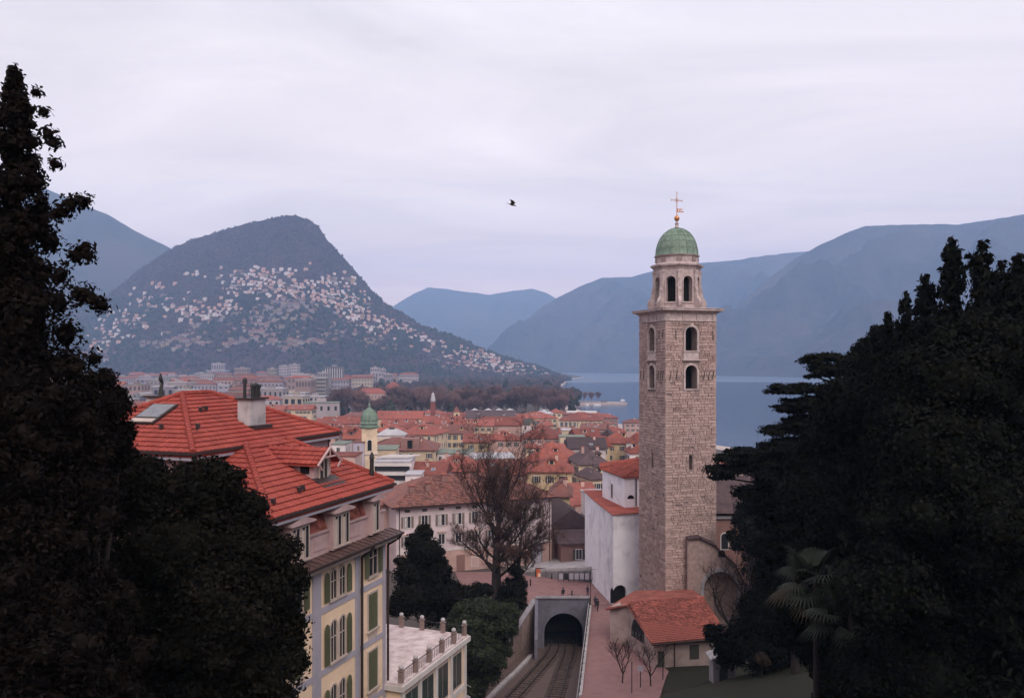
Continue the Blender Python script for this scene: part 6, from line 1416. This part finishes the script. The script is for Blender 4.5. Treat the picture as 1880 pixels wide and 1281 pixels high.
def leader_tree(H, seed, rad, r0, first=.34, nb=34, prof=None, x0=0., lean=(0,0), top=1., twl=1.1, tww=.016, wood=None, T=None):
    r_ = random.Random(seed); wood = wood or MB(); TV, TF = T or ([], [])
    prof = prof or [(0,.2),(.30,.55),(.45,.95),(.62,1.),(.8,.72),(.93,.35),(1,.1)]
    pts = [Vector((x0+lean[0]*u+.35*math.sin(u*5+seed)*u, lean[1]*u+.3*math.cos(u*4+seed)*u, -1+(H+1)*u)) for u in [i/16 for i in range(17)]]
    rad_ = lambda u: r0*(1-u)**.85+.02
    for i in range(16): wood.tube(pts[i], pts[i+1], rad_(i/16), rad_((i+1)/16), 9)
    def at(u): k = min(15, int(u*16)); return pts[k].lerp(pts[k+1], u*16-k)
    def twig(p_, d, L, w):
        s_ = Vector((r_.gauss(0,1), r_.gauss(0,1), r_.gauss(0,1))).cross(d).normalized()*w; o = len(TV); TV.extend([p_-s_, p_+s_, p_+d*L]); TF.append((o, o+1, o+2))
    def br(p_, d, L, r, lv):
        n_ = 5 if lv == 3 else (4 if lv == 2 else 3); q_ = p_
        for i in range(n_):
            d = (d+Vector((r_.gauss(0,.09), r_.gauss(0,.09), .10+r_.gauss(0,.05)))).normalized(); e_ = q_+d*L/n_; wood.tube(q_, e_, r*(1-.75*i/n_), r*(1-.75*(i+1)/n_), 5 if lv == 3 else (4 if lv == 2 else 3)); q_ = e_
            if lv > 0 and (i > 0 or lv < 3):
                for _ in range(2 if lv > 1 else 1+(r_.random() < .6)):
                    sd_ = d.cross(Vector((r_.gauss(0,1), r_.gauss(0,1), r_.gauss(0,1)))).normalized(); b_ = (d*r_.uniform(.5,1.)+sd_*r_.uniform(.5,.9)+Vector((0,0,.18))).normalized(); br(q_, b_, L*r_.uniform(.32,.5)*(1-.08*i), max(r*(1-.7*i/n_)*.5, .010), lv-1)
            if lv <= 1:
                for _ in range(1): twig(q_, (d+Vector((r_.gauss(0,.5), r_.gauss(0,.5), r_.gauss(.2,.3)))).normalized(), twl*r_.uniform(.4,1.), tww*1.25)
    for k in range(nb):
        u = first+(.97-first)*(k+r_.random()*.8)/nb; a = k*2.4+r_.gauss(0,.3); R_ = interp(prof, u)*rad; el = lerp(.7, 1.25, (u-first)/(1-first))*r_.uniform(.8,1.15)
        d = Vector((math.cos(a)*math.cos(el), math.sin(a)*math.cos(el), math.sin(el))); br(at(u), d, R_/max(.35, math.cos(el))*r_.uniform(.75,1.0), rad_(u)*.38+.02, 3 if u < .85 else 2)
    return wood, (TV, TF)
wd_, T_l = leader_tree(24., 3, 7.3, .95, first=.38, nb=30, x0=0, prof=[(0,.2),(.38,.7),(.5,.98),(.65,1.),(.82,.85),(.93,.6),(1,.3)])
wd_, T_l = leader_tree(20., 8, 4.6, .6, first=.45, nb=12, x0=2.2, lean=(1.5,0), wood=wd_, T=T_l)
wmsh = wd_.mesh('trunk', ['bark']); tmsh = np_mesh('twigs', [tuple(v) for v in T_l[0]], T_l[1], 'twig')
def bbz(me): c = np.empty(len(me.vertices)*3); me.vertices.foreach_get('co', c); return c.reshape(-1,3).max(0), c.reshape(-1,3).min(0)
mx_, mn_ = bbz(tmsh); Yb = 111.; zb_ = 22.2; want = ZP(742, Yb)-zb_; s_ = want/mx_[2]
t = thing('bare_tree', 'big leafless tree with twin dark trunks standing before the white palazzo', 'tree', (XP(913,Yb), Yb, zb_), 0); t.scale = (1., 1., s_)
put('trunk', wmsh, t); put('twigs', tmsh, t, kind='stuff')
print('bare tree', mx_, mn_, len(wmsh.polygons), len(tmsh.polygons))
for i, (px_, Y_, H_, lb) in enumerate(((1143,86,5.6,'small leafless tree on the walkway before the chapel gable'),(1195,84.5,5.4,'small leafless tree in front of the chapel corner'))):
    w2, t2 = bare_tree_mesh('small', 6, .8, 30+i, depth=3, trunk=.09, twigs=3, trunk_frac=.33, twl=.7, tww=.009, tw='bark'); t = thing('bare_tree', lb, 'tree', (XP(px_,Y_), Y_, G(XP(px_,Y_),Y_)-.1)); m_, _ = bbz(t2); t.scale = (H_/m_[2],)*3; put('trunk', w2, t); put('twigs', t2, t, kind='stuff')
w2, t2 = bare_tree_mesh('side', 13, 1.1, 51, depth=4, trunk=.17, twigs=1, kids=(2,3), trunk_frac=.26, twl=.9, tww=.010, tw='twig')
for i, (px_, Y_, H_, rz, lb) in enumerate(((1352,98,13,1.,'leafless tree with crooked boughs before the great dark arch'),(1405,80,15,2.6,'leafless brown tree beside the fan palm'))):
    t = thing('bare_tree', lb, 'tree', (XP(px_,Y_), Y_, G(XP(px_,Y_),Y_)-.3), rz); m_, _ = bbz(t2); t.scale = (H_/m_[2],)*3; put('trunk', w2, t); put('twigs', t2, t, kind='stuff')

def leaf_cloud(clumps, n_leaf, size, squash=1., jitter=.12, core=.62, mat='leaf', up=.0, long=1.7, shell=.5, droop=0.):
    """leaf-sized faces spread through ellipsoid clumps (x, y, z, r, rz), with an opaque inner mass of the same foliage"""
    C = np.array([(c[0], c[1], c[2], c[3], c[4] if len(c) > 4 else c[3]*squash) for c in clumps]); w = C[:,3]*np.maximum(C[:,3], C[:,4]); w = w/w.sum()
    k = nr.choice(len(C), n_leaf, p=w); d = nr.standard_normal((n_leaf,3)); d /= np.linalg.norm(d, axis=1)[:,None]
    rr_ = 1-shell*nr.random(n_leaf)**1.5+jitter*nr.standard_normal(n_leaf)*.6
    # lumpy clump surface
    lump = 1+.16*np.sin(d[:,0]*5+k)*np.sin(d[:,1]*6+k*1.7)*np.cos(d[:,2]*5+k*.6); rr_ *= lump
    p_ = C[k,:3]+d*np.stack([C[k,3], C[k,3], C[k,4]], 1)*rr_[:,None]
    nrm = d+nr.standard_normal((n_leaf,3))*.55; nrm[:,2] += up; nrm /= np.linalg.norm(nrm, axis=1)[:,None]
    t1 = np.cross(nrm, nr.standard_normal((n_leaf,3))); t1 /= np.linalg.norm(t1, axis=1)[:,None]+1e-9; t2 = np.cross(nrm, t1); s_ = size*(.6+.8*nr.random(n_leaf))[:,None]
    a = t1*s_*long/2; b = t2*s_/2; V = np.stack([p_-a, p_+b+nrm*s_*.12, p_+a-np.array([0,0,droop])*s_, p_-b+nrm*s_*.12], 1).reshape(-1,3); Fq = np.arange(n_leaf*4).reshape(-1,4)
    iv, if_ = IV2, IF2; cv = []; cf = []
    for i, c in enumerate(C):
        v = iv*(1+.12*nr.standard_normal((len(iv),1)))*np.array([c[3],c[3],c[4]])*core+c[:3]; cf.append(np.concatenate([if_, if_[:,2:]], 1)+len(V)+sum(len(q_) for q_ in cv)); cv.append(v)
    V = np.concatenate([V]+cv); me = bpy.data.meshes.new('crown')
    Ft = np.concatenate(cf)[:, :3]; nq, nt_ = len(Fq), len(Ft); loops = np.concatenate([Fq.ravel(), Ft.ravel()]).astype(np.int32)
    me.vertices.add(len(V)); me.vertices.foreach_set('co', V.astype(np.float32).ravel()); me.loops.add(len(loops)); me.loops.foreach_set('vertex_index', loops)
    me.polygons.add(nq+nt_); me.polygons.foreach_set('loop_start', np.concatenate([np.arange(nq)*4, nq*4+np.arange(nt_)*3]).astype(np.int32)); me.materials.append(K[mat]); me.update(); return me
def trunk_mesh(h, r0, r1, lean=(0,0), limbs=(), base=-1.):
    mb = MB(); n_ = 6
    for i in range(n_): a, b = i/n_, (i+1)/n_; mb.tube((lean[0]*a, lean[1]*a, lerp(base,h,a)), (lean[0]*b, lean[1]*b, lerp(base,h,b)), lerp(r0,r1,a), lerp(r0,r1,b), 10)
    for (z, x, y, zz_, r) in limbs: mb.tube((lean[0]*z/h, lean[1]*z/h, z), (x*.5, y*.5, lerp(z,zz_,.6)), r, r*.7, 7).tube((x*.5, y*.5, lerp(z,zz_,.6)), (x, y, zz_), r*.7, r*.25, 6)
    return mb.mesh('trunk', ['bark'])
def tree(name, label, loc, crown, trunk, cat='tree', group=None, rz=0, sc_=1.):
    t = thing(name, label, cat, loc, rz, group); 
    if sc_ != 1.: t.scale = (sc_,)*3 if not isinstance(sc_, tuple) else sc_
    put('trunk', trunk, t); put('crown', crown, t, kind='stuff'); return t
def spire(H, prof, n_sp, seed, zb=0., rr=(.35,.6), rough=.3, tip=True, flat=1.3, tilt=.45):
    """clumps of an upright conifer: sprays set round the stem out to the profile radius"""
    r_ = random.Random(seed); cl = []
    for i in range(n_sp):
        u = r_.random()**.85; z = zb+u*(H-zb); R0 = interp(prof, z/H); a = r_.uniform(0, 2*math.pi); rad = R0*(1-rough*r_.random()**1.5); s_ = r_.uniform(*rr)*(.35+.65*min(1, R0/1.6))
        cl.append((rad*math.cos(a)*.92, rad*math.sin(a)*.92, z, s_, s_*flat))
        if r_.random() < .22: cl.append(((rad+s_*.9)*math.cos(a), (rad+s_*.9)*math.sin(a), z+s_*tilt, s_*.55, s_*.55*flat))
    for i in range(26): z = zb+i/26*(H-zb)*.97; R0 = interp(prof, z/H)*.72; cl.append((0, 0, z, max(R0, .12), max(R0, H/30)))
    if tip:
        for i in range(7): cl.append((r_.uniform(-.06,.06), r_.uniform(-.06,.06), H-.12-i*.22, .07+.06*i, .2))
    return cl
# left: the tall dark cypress
YL = 22.; zb_ = 43.; Hc = ZP(124, YL)-zb_
pc = [(0,3.6),(.25,3.5),(.42,3.15),(.50,2.65),(.58,2.45),(.66,2.1),(.74,1.75),(.80,1.4),(.86,1.12),(.915,.9),(.945,.72),(.97,.42),(1,.06)]
pc = [(0,3.9),(.28,3.6),(.42,2.9),(.52,2.35),(.60,2.05),(.68,1.7),(.76,1.25),(.83,.85),(.88,.66),(.92,.52),(.95,.36),(.975,.2),(1,.03)]
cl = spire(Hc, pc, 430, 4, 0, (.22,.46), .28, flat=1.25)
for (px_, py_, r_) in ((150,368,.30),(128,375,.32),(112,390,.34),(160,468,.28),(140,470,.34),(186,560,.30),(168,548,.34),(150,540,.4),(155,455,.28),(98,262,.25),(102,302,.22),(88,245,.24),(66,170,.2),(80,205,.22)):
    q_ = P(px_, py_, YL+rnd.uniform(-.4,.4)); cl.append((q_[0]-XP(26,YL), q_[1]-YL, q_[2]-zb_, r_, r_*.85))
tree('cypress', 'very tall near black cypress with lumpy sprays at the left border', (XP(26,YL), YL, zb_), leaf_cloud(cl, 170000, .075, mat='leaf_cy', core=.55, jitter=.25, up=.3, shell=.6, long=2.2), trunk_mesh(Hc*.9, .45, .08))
# left: dark conifer filling the frame edge behind, and brown green tree below
cl = spire(15, [(0,3.2),(.4,2.6),(.7,1.6),(1,.1)], 200, 8, 0, (.3,.55), .25)
tree('cypress', 'second dark cypress, lower, cut by the left border', (XP(-60,26), 26, 42), leaf_cloud(cl, 45000, .10, mat='leaf_cy', core=.6, up=.3), trunk_mesh(13, .4, .08), sc_=(1,1,ZP(330,26)/15-42/15))
def px_tree(name, label, Y0, z0, lst, nl, size, mat, cpx, dj=.6, cat='tree', shell=.45, core=.6, extra=0, squash=.85):
    """lst: crown clumps as (column, row, radius px); depth spread follows the clump size"""
    bx, by = XP(cpx, Y0), Y0; cl = []
    for (px_, py_, r_) in lst:
        rr_ = r_/F0*Y0; yy = Y0+rnd.uniform(-dj, dj)*rr_*1.6; q_ = P(px_, py_, yy); cl.append((q_[0]-bx, q_[1]-by, q_[2]-z0, rr_, rr_*squash))
    base = list(cl)
    for c in base:                                        # smaller lumps all round each clump
        for _ in range(extra):
            d = Vector((rnd.gauss(0,1), rnd.gauss(0,1), rnd.gauss(.2,1))).normalized(); s_ = c[3]*rnd.uniform(.2,.42); cl.append((c[0]+d.x*c[3]*.85, c[1]+d.y*c[3]*.85, c[2]+d.z*c[4]*.85, s_, s_*.9))
    zt = max(c[2] for c in cl); lim = [(zt*.3, c[0]*.8, c[1]*.8, max(c[2]*.9, zt*.35), .14) for c in base[::2]]
    return tree(name, label, (bx, by, z0), leaf_cloud(cl, nl, size, mat=mat, shell=shell, core=core), trunk_mesh(max(zt*.6, 1), .35, .15, limbs=lim), cat)
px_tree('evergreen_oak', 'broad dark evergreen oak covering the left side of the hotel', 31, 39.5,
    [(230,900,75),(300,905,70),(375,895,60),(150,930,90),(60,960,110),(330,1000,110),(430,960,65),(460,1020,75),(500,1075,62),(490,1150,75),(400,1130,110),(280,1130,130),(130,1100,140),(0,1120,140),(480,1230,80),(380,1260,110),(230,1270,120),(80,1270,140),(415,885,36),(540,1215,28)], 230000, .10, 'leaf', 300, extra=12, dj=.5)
px_tree('laurel_tree', 'brownish evergreen between the cypress and the hotel roof', 27, 42,
    [(190,700,28),(205,745,38),(190,800,50),(215,830,36),(150,780,70),(100,820,90),(150,880,70),(30,850,90),(230,790,20)], 45000, .075, 'leaf_cy', 170, extra=7, shell=.5, core=.7)
# right: group of dark conifers
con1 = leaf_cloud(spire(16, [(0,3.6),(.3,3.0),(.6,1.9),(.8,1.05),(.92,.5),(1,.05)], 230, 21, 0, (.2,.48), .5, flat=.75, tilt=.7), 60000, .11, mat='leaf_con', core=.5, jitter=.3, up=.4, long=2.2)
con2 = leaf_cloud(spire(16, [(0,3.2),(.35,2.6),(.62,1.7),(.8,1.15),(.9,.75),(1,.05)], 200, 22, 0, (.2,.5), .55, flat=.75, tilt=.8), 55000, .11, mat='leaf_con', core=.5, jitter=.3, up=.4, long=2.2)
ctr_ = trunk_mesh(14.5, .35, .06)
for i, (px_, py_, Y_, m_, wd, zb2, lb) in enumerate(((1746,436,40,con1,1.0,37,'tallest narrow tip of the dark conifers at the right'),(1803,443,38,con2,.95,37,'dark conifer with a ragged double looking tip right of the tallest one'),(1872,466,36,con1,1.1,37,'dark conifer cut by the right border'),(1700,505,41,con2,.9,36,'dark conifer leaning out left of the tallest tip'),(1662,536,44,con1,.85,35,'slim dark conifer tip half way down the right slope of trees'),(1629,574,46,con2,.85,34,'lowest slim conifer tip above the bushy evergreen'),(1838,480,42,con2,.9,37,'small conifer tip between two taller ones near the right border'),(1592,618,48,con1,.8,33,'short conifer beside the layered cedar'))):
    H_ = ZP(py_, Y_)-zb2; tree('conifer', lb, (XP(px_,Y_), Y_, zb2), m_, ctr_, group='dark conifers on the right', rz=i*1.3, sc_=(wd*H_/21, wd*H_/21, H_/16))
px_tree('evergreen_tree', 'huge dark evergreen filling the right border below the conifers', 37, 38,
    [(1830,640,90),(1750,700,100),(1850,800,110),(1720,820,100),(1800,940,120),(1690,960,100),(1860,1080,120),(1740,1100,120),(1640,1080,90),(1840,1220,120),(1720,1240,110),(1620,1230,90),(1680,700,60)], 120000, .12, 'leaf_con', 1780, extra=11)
px_tree('evergreen_tree', 'bushy dark evergreen between the conifers and the layered cedar', 50, 33,
    [(1600,690,55),(1640,640,40),(1570,740,60),(1540,800,65),(1620,790,80),(1500,850,55),(1560,890,75),(1640,900,80),(1480,910,55),(1530,960,65),(1600,1000,70),(1590,650,30),(1620,620,26)], 100000, .14, 'leaf_con', 1580, extra=10)
px_tree('evergreen_tree', 'dark evergreen behind the lower cedar hiding the church nave', 103, 22, [(1400,930,45),(1440,900,60),(1372,965,30),(1385,1000,35),(1430,1000,60),(1480,960,70),(1410,1060,50),(1345,985,14),(1480,1060,60),(1520,1010,60),(1560,1060,60)], 45000, .22, 'leaf_con', 1420, extra=9)
# the layered cedar
def cedar(name, label, Y0, z0, cpx, layers, nl, size):
    bx = XP(cpx, Y0); cl = []; mb = MB()
    zt = max(ZP(l_[2], Y0) for l_ in layers)-z0; mb.tube((0,0,-1),(0,0,zt),.45,.12,10)
    for (pa, pb, py_, th) in layers:
        z = ZP(py_, Y0)-z0; n_ = max(3, int((pb-pa)/13)); dps = (pb-pa)/F0*Y0*.22
        for i in range(n_):
            u = (i+.5)/n_; px_ = lerp(pa, pb, u); ex = 1 if 0 < i < n_-1 else .6
            for dy_ in (-dps, 0, dps): r_ = th/F0*Y0*rnd.uniform(.8,1.3)*ex; cl.append((XP(px_,Y0)-bx+rnd.uniform(-.3,.3), dy_*rnd.uniform(.5,1.2), z+rnd.uniform(-.22,.22)-(.35*abs(u-.5) if True else 0), r_*1.6, r_*.42))
        e_ = XP(pa if abs(pa-cpx) > abs(pb-cpx) else pb, Y0)-bx; mb.tube((0,0,z-1.2),(e_*.9,0,z-.15),.16,.04,6); mb.tube((0,0,z-1.4),(e_*.5,dps,z-.2),.1,.04,6)
    t = thing(name, label, 'tree', (bx, Y0, z0)); mb.build('trunk', 'bark', t); put('crown', leaf_cloud(cl, nl, size, mat='leaf_con', core=.7, jitter=.35, up=.7, shell=.6, long=2.4, droop=.5), t, kind='stuff')
cedar('cedar', 'cedar with flat layered branches standing out against the lake', 60, 28, 1560, [(1478,1560,656,12),(1490,1600,672,12),(1480,1540,684,8),(1418,1520,712,12),(1440,1560,735,11),(1425,1540,748,11),(1405,1500,786,13),(1450,1600,770,14),(1402,1560,812,13),(1440,1600,840,16),(1400,1560,868,14)], 60000, .13)
cedar('cedar', 'lower cedar whose drooping branch reaches over the tower edge', 70, 28, 1460, [(1302,1400,858,13),(1318,1440,838,12),(1340,1470,826,12),(1305,1345,872,10),(1380,1520,848,16),(1400,1540,880,20),(1360,1500,905,18),(1385,1460,935,16),(1400,1500,965,18),(1400,1480,1000,16)], 52000, .15)
px_tree('evergreen_shrubs', 'dark evergreen bush beneath the palm and right of the chapel', 78, 25.5,
    [(1330,1175,30),(1380,1155,42),(1420,1120,60),(1470,1150,60),(1400,1190,55),(1340,1200,30),(1450,1200,50),(1520,1180,60),(1305,1160,16),(1425,1060,45),(1420,1010,40),(1450,1000,45)], 50000, .17, 'leaf_con', 1420, cat='shrub', extra=7)
px_tree('yellow_bush', 'small yellowish bush in the dark shrubbery below the palm', 72, 27, [(1398,1208,12),(1406,1215,9)], 2500, .12, 'palm_dead', 1400, cat='shrub', extra=3)
# fan palms
def palm(label, px_, Y_, py_top, z0, s_, seed):
    r_ = random.Random(seed); x = XP(px_,Y_); zc = ZP(py_top,Y_)-z0; t = thing('fan_palm', label, 'palm tree', (x, Y_, z0)); mb = MB(); mb.tube((0,0,-.5),(0,0,zc),.22,.2,10); mb.build('trunk', 'bark', t)
    V, Fs = [], []; DV, DF = [], []
    for k in range(34):
        dead = k > 25; el = r_.uniform(-.9,-.3) if dead else r_.uniform(-.45, 1.2); a = r_.uniform(0, 2*math.pi); d = Vector((math.cos(a)*math.cos(el), math.sin(a)*math.cos(el), math.sin(el))); L = s_*r_.uniform(.9,1.25)
        hub = Vector((0,0,zc))+d*L*.95; hub.z -= .12*L; sd_ = d.cross(Vector((0,0,1))).normalized(); upv = sd_.cross(d).normalized(); tv, tf = (DV, DF) if dead else (V, Fs)
        o = len(tv); tv.extend([Vector((0,0,zc))+sd_*.03, Vector((0,0,zc))-sd_*.03, hub]); tf.append((o,o+1,o+2))
        for j in range(22):
            ph = lerp(-2.0, 2.0, j/21); dd = (d*math.cos(ph)+sd_*math.sin(ph)+upv*.12).normalized(); l_ = L*.95*(1-.12*abs(ph)); w_ = .045*s_; pr = dd.cross(upv).normalized()*w_
            m_ = hub+dd*l_*.6; e_ = hub+dd*l_+Vector((0,0,-l_*.32)); o = len(tv); tv.extend([hub, m_-pr+upv*.02, m_+pr+upv*.02, e_]); tf.append((o,o+1,o+2)); tf.append((o+1,o+3,o+2))
    put('fronds', np_mesh('fronds', [tuple(v) for v in V], Fs, 'palm'), t, kind='stuff'); put('dead_fronds', np_mesh('dead_fronds', [tuple(v) for v in DV], DF, 'palm_dead'), t, kind='stuff')
px_tree('evergreen_shrubs', 'black green shrubs hiding the palm trunks near the lower right', 51, 32, [(1465,1120,40),(1500,1150,40),(1480,1080,30),(1540,1120,30),(1450,1160,35),(1560,1170,55),(1610,1190,60),(1520,1210,45),(1580,1240,50),(1480,1190,30),(1640,1250,60)], 40000, .12, 'leaf_con', 1560, cat='shrub', extra=8)
px_tree('evergreen_shrubs', 'low black bush at the foot of the fan palms by the lawn', 41, 36, [(1545,1195,35),(1575,1240,45),(1530,1255,24),(1600,1200,40)], 22000, .1, 'leaf_con', 1560, cat='shrub', extra=8)
palm('large fan palm with green fronds before the dark evergreens', 1500, 45, 1065, 34, 1.3, 3)
palm('second fan palm with drooping dead fronds lower right of the larger one', 1565, 42, 1125, 35, 1.25, 5)
palm('young fan palm half hidden above the second palm', 1590, 46, 1020, 34, 1.1, 9)
# middle shrubs: magnolia by the hotel, hedge beside the track, ivy on the twin trunks
px_tree('magnolia', 'dark pointed magnolia in front of the white palazzo', 92, 24, [(778,975,16),(768,1000,26),(785,1010,28),(775,1035,36),(750,1055,28),(800,1050,30),(790,1080,42),(755,1090,34),(825,1090,30),(735,1030,12),(740,1110,28),(800,1115,40),(840,1105,26)], 42000, .19, 'leaf', 778, extra=7, shell=.5, core=.72)
px_tree('hedge', 'green clipped hedge above the rubble retaining wall', 88, 22.3, [(860,1120,26),(890,1115,24),(915,1125,22),(870,1155,36),(905,1160,30),(930,1150,22),(850,1185,34),(885,1195,36),(915,1190,26),(865,1225,26),(840,1150,28),(940,1120,16),(860,1262,34),(895,1238,26),(835,1232,24),(910,1215,20)], 60000, .13, 'hedge', 885, cat='hedge', extra=16, core=.6)
px_tree('ivy_bush', 'dark ivy mass climbing the foot of the twin trunked bare tree', 109, 21.5, [(936,1092,20),(950,1088,18),(925,1100,16),(938,1075,18),(952,1070,16),(946,1048,13),(935,1110,18),(950,1105,18),(925,1140,24),(900,1130,14)], 20000, .16, 'leaf', 938, cat='shrub', extra=6)
px_tree('laurel_bush', 'dark low laurel between the magnolia and the ivy mass', 100, 22, [(850,1095,24),(875,1090,24),(830,1110,20),(865,1115,26),(890,1085,16)], 14000, .17, 'leaf', 860, cat='shrub', extra=6)
# ---- park trees by the lake and trees between houses
pk = [bare_tree_mesh('park_tree', 18, .8, 70+i, depth=4, trunk=.42, twigs=4, kids=(3,4), trunk_frac=.3, mat='twig_far', tw='twig_far', twl=2.2, tww=.10, sides=4) for i in range(3)]
cn_ = [leaf_cloud(spire(18, [(0,3.4),(.4,2.8),(.8,1.4),(1,.2)], 30, 90+i, 1, (.8,1.4), .3, tip=False), 1500, .8, mat='leaf_far', core=.9) for i in range(2)]
rd = leaf_cloud([(rnd.uniform(-3,3), rnd.uniform(-3,3), rnd.uniform(6,12), rnd.uniform(2.2,3.4)) for _ in range(9)], 1600, .9, mat='leaf_far', core=.9); tk_ = trunk_mesh(12, .4, .15)
def where_park(px_):
    if 795 <= px_ < 830: return 'right beside the thin red tower'
    if 900 <= px_ < 930: return 'over the middle of the white hall'
    if 985 <= px_ < 1015: return 'above the pale lakeside hotel'
    return 'near the avenue' if px_ < 640 else ('before the red villa' if px_ < 720 else ('left of the thin red tower' if px_ < 795 else ('behind the little bell tower' if px_ < 870 else ('behind the white hall' if px_ < 960 else ('towards the gravel spit' if px_ < 1040 else 'on the gravel spit')))))
n_pk = 0
for Y_, n_ in ((800,26),(850,26),(905,26),(960,26),(1030,26),(1110,26),(1200,24),(1300,22)):
    for i in range(n_):
        px_ = lerp(606, 1062, (i+rnd.uniform(.15,.85))/n_); x = XP(px_, Y_)
        if Y_ < 840 and px_ > 900 : continue
        if not land(np.array([x]), np.array([Y_]), 4)[0]: continue
        if any(math.hypot(x-a, Y_-b) < c+6 for a, b, c in CITY+TOWN_FP): continue
        dk = rnd.random(); ev = dk < .16; dist = {800:'foremost row',850:'second row',905:'third row',960:'fourth row',1030:'fifth row',1110:'sixth row',1200:'last row but one',1300:'hindmost row'}[Y_]
        H_ = min(33, ZP(rnd.uniform(706,726), Y_)-2.4)
        if 655 < px_ < 715 and Y_ < 1000: H_ *= .62
        if ev: m_ = rnd.choice(cn_+[rd]); t = tree('evergreen_tree', f'dark evergreen park tree, {dist}, {where_park(px_)}', (x, Y_+rnd.uniform(-14,14), 2.4), m_, tk_, group='park trees by the lake', rz=rnd.uniform(0,6), sc_=H_/19)
        else:
            w3, t3 = rnd.choice(pk); t = thing('bare_park_tree', f'brown leafless park tree, {dist}, {where_park(px_)}', 'tree', (x, Y_+rnd.uniform(-14,14), 2.4), rnd.uniform(0,6), 'park trees by the lake'); t.scale = (H_/17,)*3; put('trunk', w3, t); put('twigs', t3, t, kind='stuff')
        n_pk += 1
for i, (px_, Y_) in enumerate(((1072,1165),(1086,1170),(1060,1160),(1098,1172))):
    w3, t3 = pk[i%3]; t = thing('bare_park_tree', ['bare tree at the root of the gravel spit','bare tree half way along the gravel spit','bare tree where the spit leaves the park','outermost bare tree of the gravel spit'][i], 'tree', (XP(px_,Y_), Y_, 2.6), i*1.7, 'park trees by the lake'); t.scale = (.8,.8,.95); put('trunk', w3, t); put('twigs', t3, t, kind='stuff')
for i, (px_, py_, Y_, s_, lb) in enumerate(((332,730,640,.75,'round dark evergreen among the flats left of the hotel ridge'),(396,725,700,.6,'small dark round tree above the hotel ridge'),(412,727,705,.5,'smaller dull tree right of the small dark round tree'),(592,760,560,.6,'dark street tree on the avenue by the flats'),(578,752,620,.5,'second street tree on the avenue'),(1056,855,262,.35,'little tree between the purple roof and the cream corner house'))):
    tree('evergreen_tree', lb, (XP(px_,Y_), Y_, G(XP(px_,Y_),Y_)), rd, tk_, sc_=s_, group='single trees among the houses')
# spit details: pier posts, boats, buoys
t = thing('landing_stage', 'dark timber landing stage at the middle of the gravel spit', 'pier', (XP(1108,1168), 1164, 0)); MB().box(-4,4,-3,3,2,2.8).build('deck', 'wood', t)
for x in (-3.5,-1.2,1.2,3.5):
    for y in (-2.6,2.6): MB().tube((x,y,-1),(x,y,6),.35,n=6).build('pile', 'wood', t)
for i, (px_, Y_, rz) in enumerate(((1143,1290,.4),(1066,1148,1.2),(1078,1146,.9),(1092,1147,1.4),(1098,1148,.3))):
    t = thing('boat', ['white sailing boat alone on the lake beyond the spit','white moored boat nearest the park','second moored boat from the park','third moored boat from the park','moored boat beside the landing stage'][i], 'boat', (XP(px_,Y_), Y_, 0), rz)
    MB().prism([(-4,-1.1),(2.5,-1.2),(4.6,0),(2.5,1.2),(-4,1.1)], -.3, 1.2).build('hull', 'boat', t); MB().box(-2,1.2,-.8,.8,1.2,2.2).build('cabin', 'boat', t)
    if i == 0: MB().tube((.5,0,1),(.5,0,9),.12,n=6).build('mast', 'boat', t)
# the bird
Y_ = 60.; t = thing('bird', 'small dark bird in flight with raised wings against the sky', 'bird', P(940,376,Y_), R(-10))
b_ = MB().lathe([(.004,-.26),(.03,-.2),(.075,-.05),(.08,.05),(.05,.15),(.045,.2),(.05,.24),(.02,.28),(.004,.33)], 10); b_.v = [(v[2], v[0], v[1]-.3*v[2]) for v in b_.v]; b_.build('body', 'bird', t, smooth=True)
for s_ in (-1, 1):
    w_ = MB(); pr = [(0,.0,.03,.14),(.22,.10,.14,.15),(.42,.05,.25,.09),(.58,-.06,.30,.02)]; vs = []
    for (d_, f_, h_, c_) in pr: vs += [(f_+c_, s_*d_*.75, h_), (f_-c_, s_*d_*.75, h_-.02), (f_, s_*d_*.75, h_+.025)]
    w_.add(vs, [(i*3+a, i*3+(a+1)%3, i*3+3+(a+1)%3, i*3+3+a) for i in range(3) for a in range(3)]+[(0,1,2),(9,11,10)]); w_.build('wing', 'bird', t)
MB().add([(-.2,-.03,.06),(-.2,.03,.06),(-.42,.08,.12),(-.42,-.08,.12),(-.3,0,.11)], [(0,1,4),(1,2,4),(2,3,4),(3,0,4),(0,3,2,1)]).build('tail', 'bird', t)
print('things town', len(TOWN_FP), 'fill', fill, 'city', len(CITY), 'hill', len(spots), 'park', n_pk)
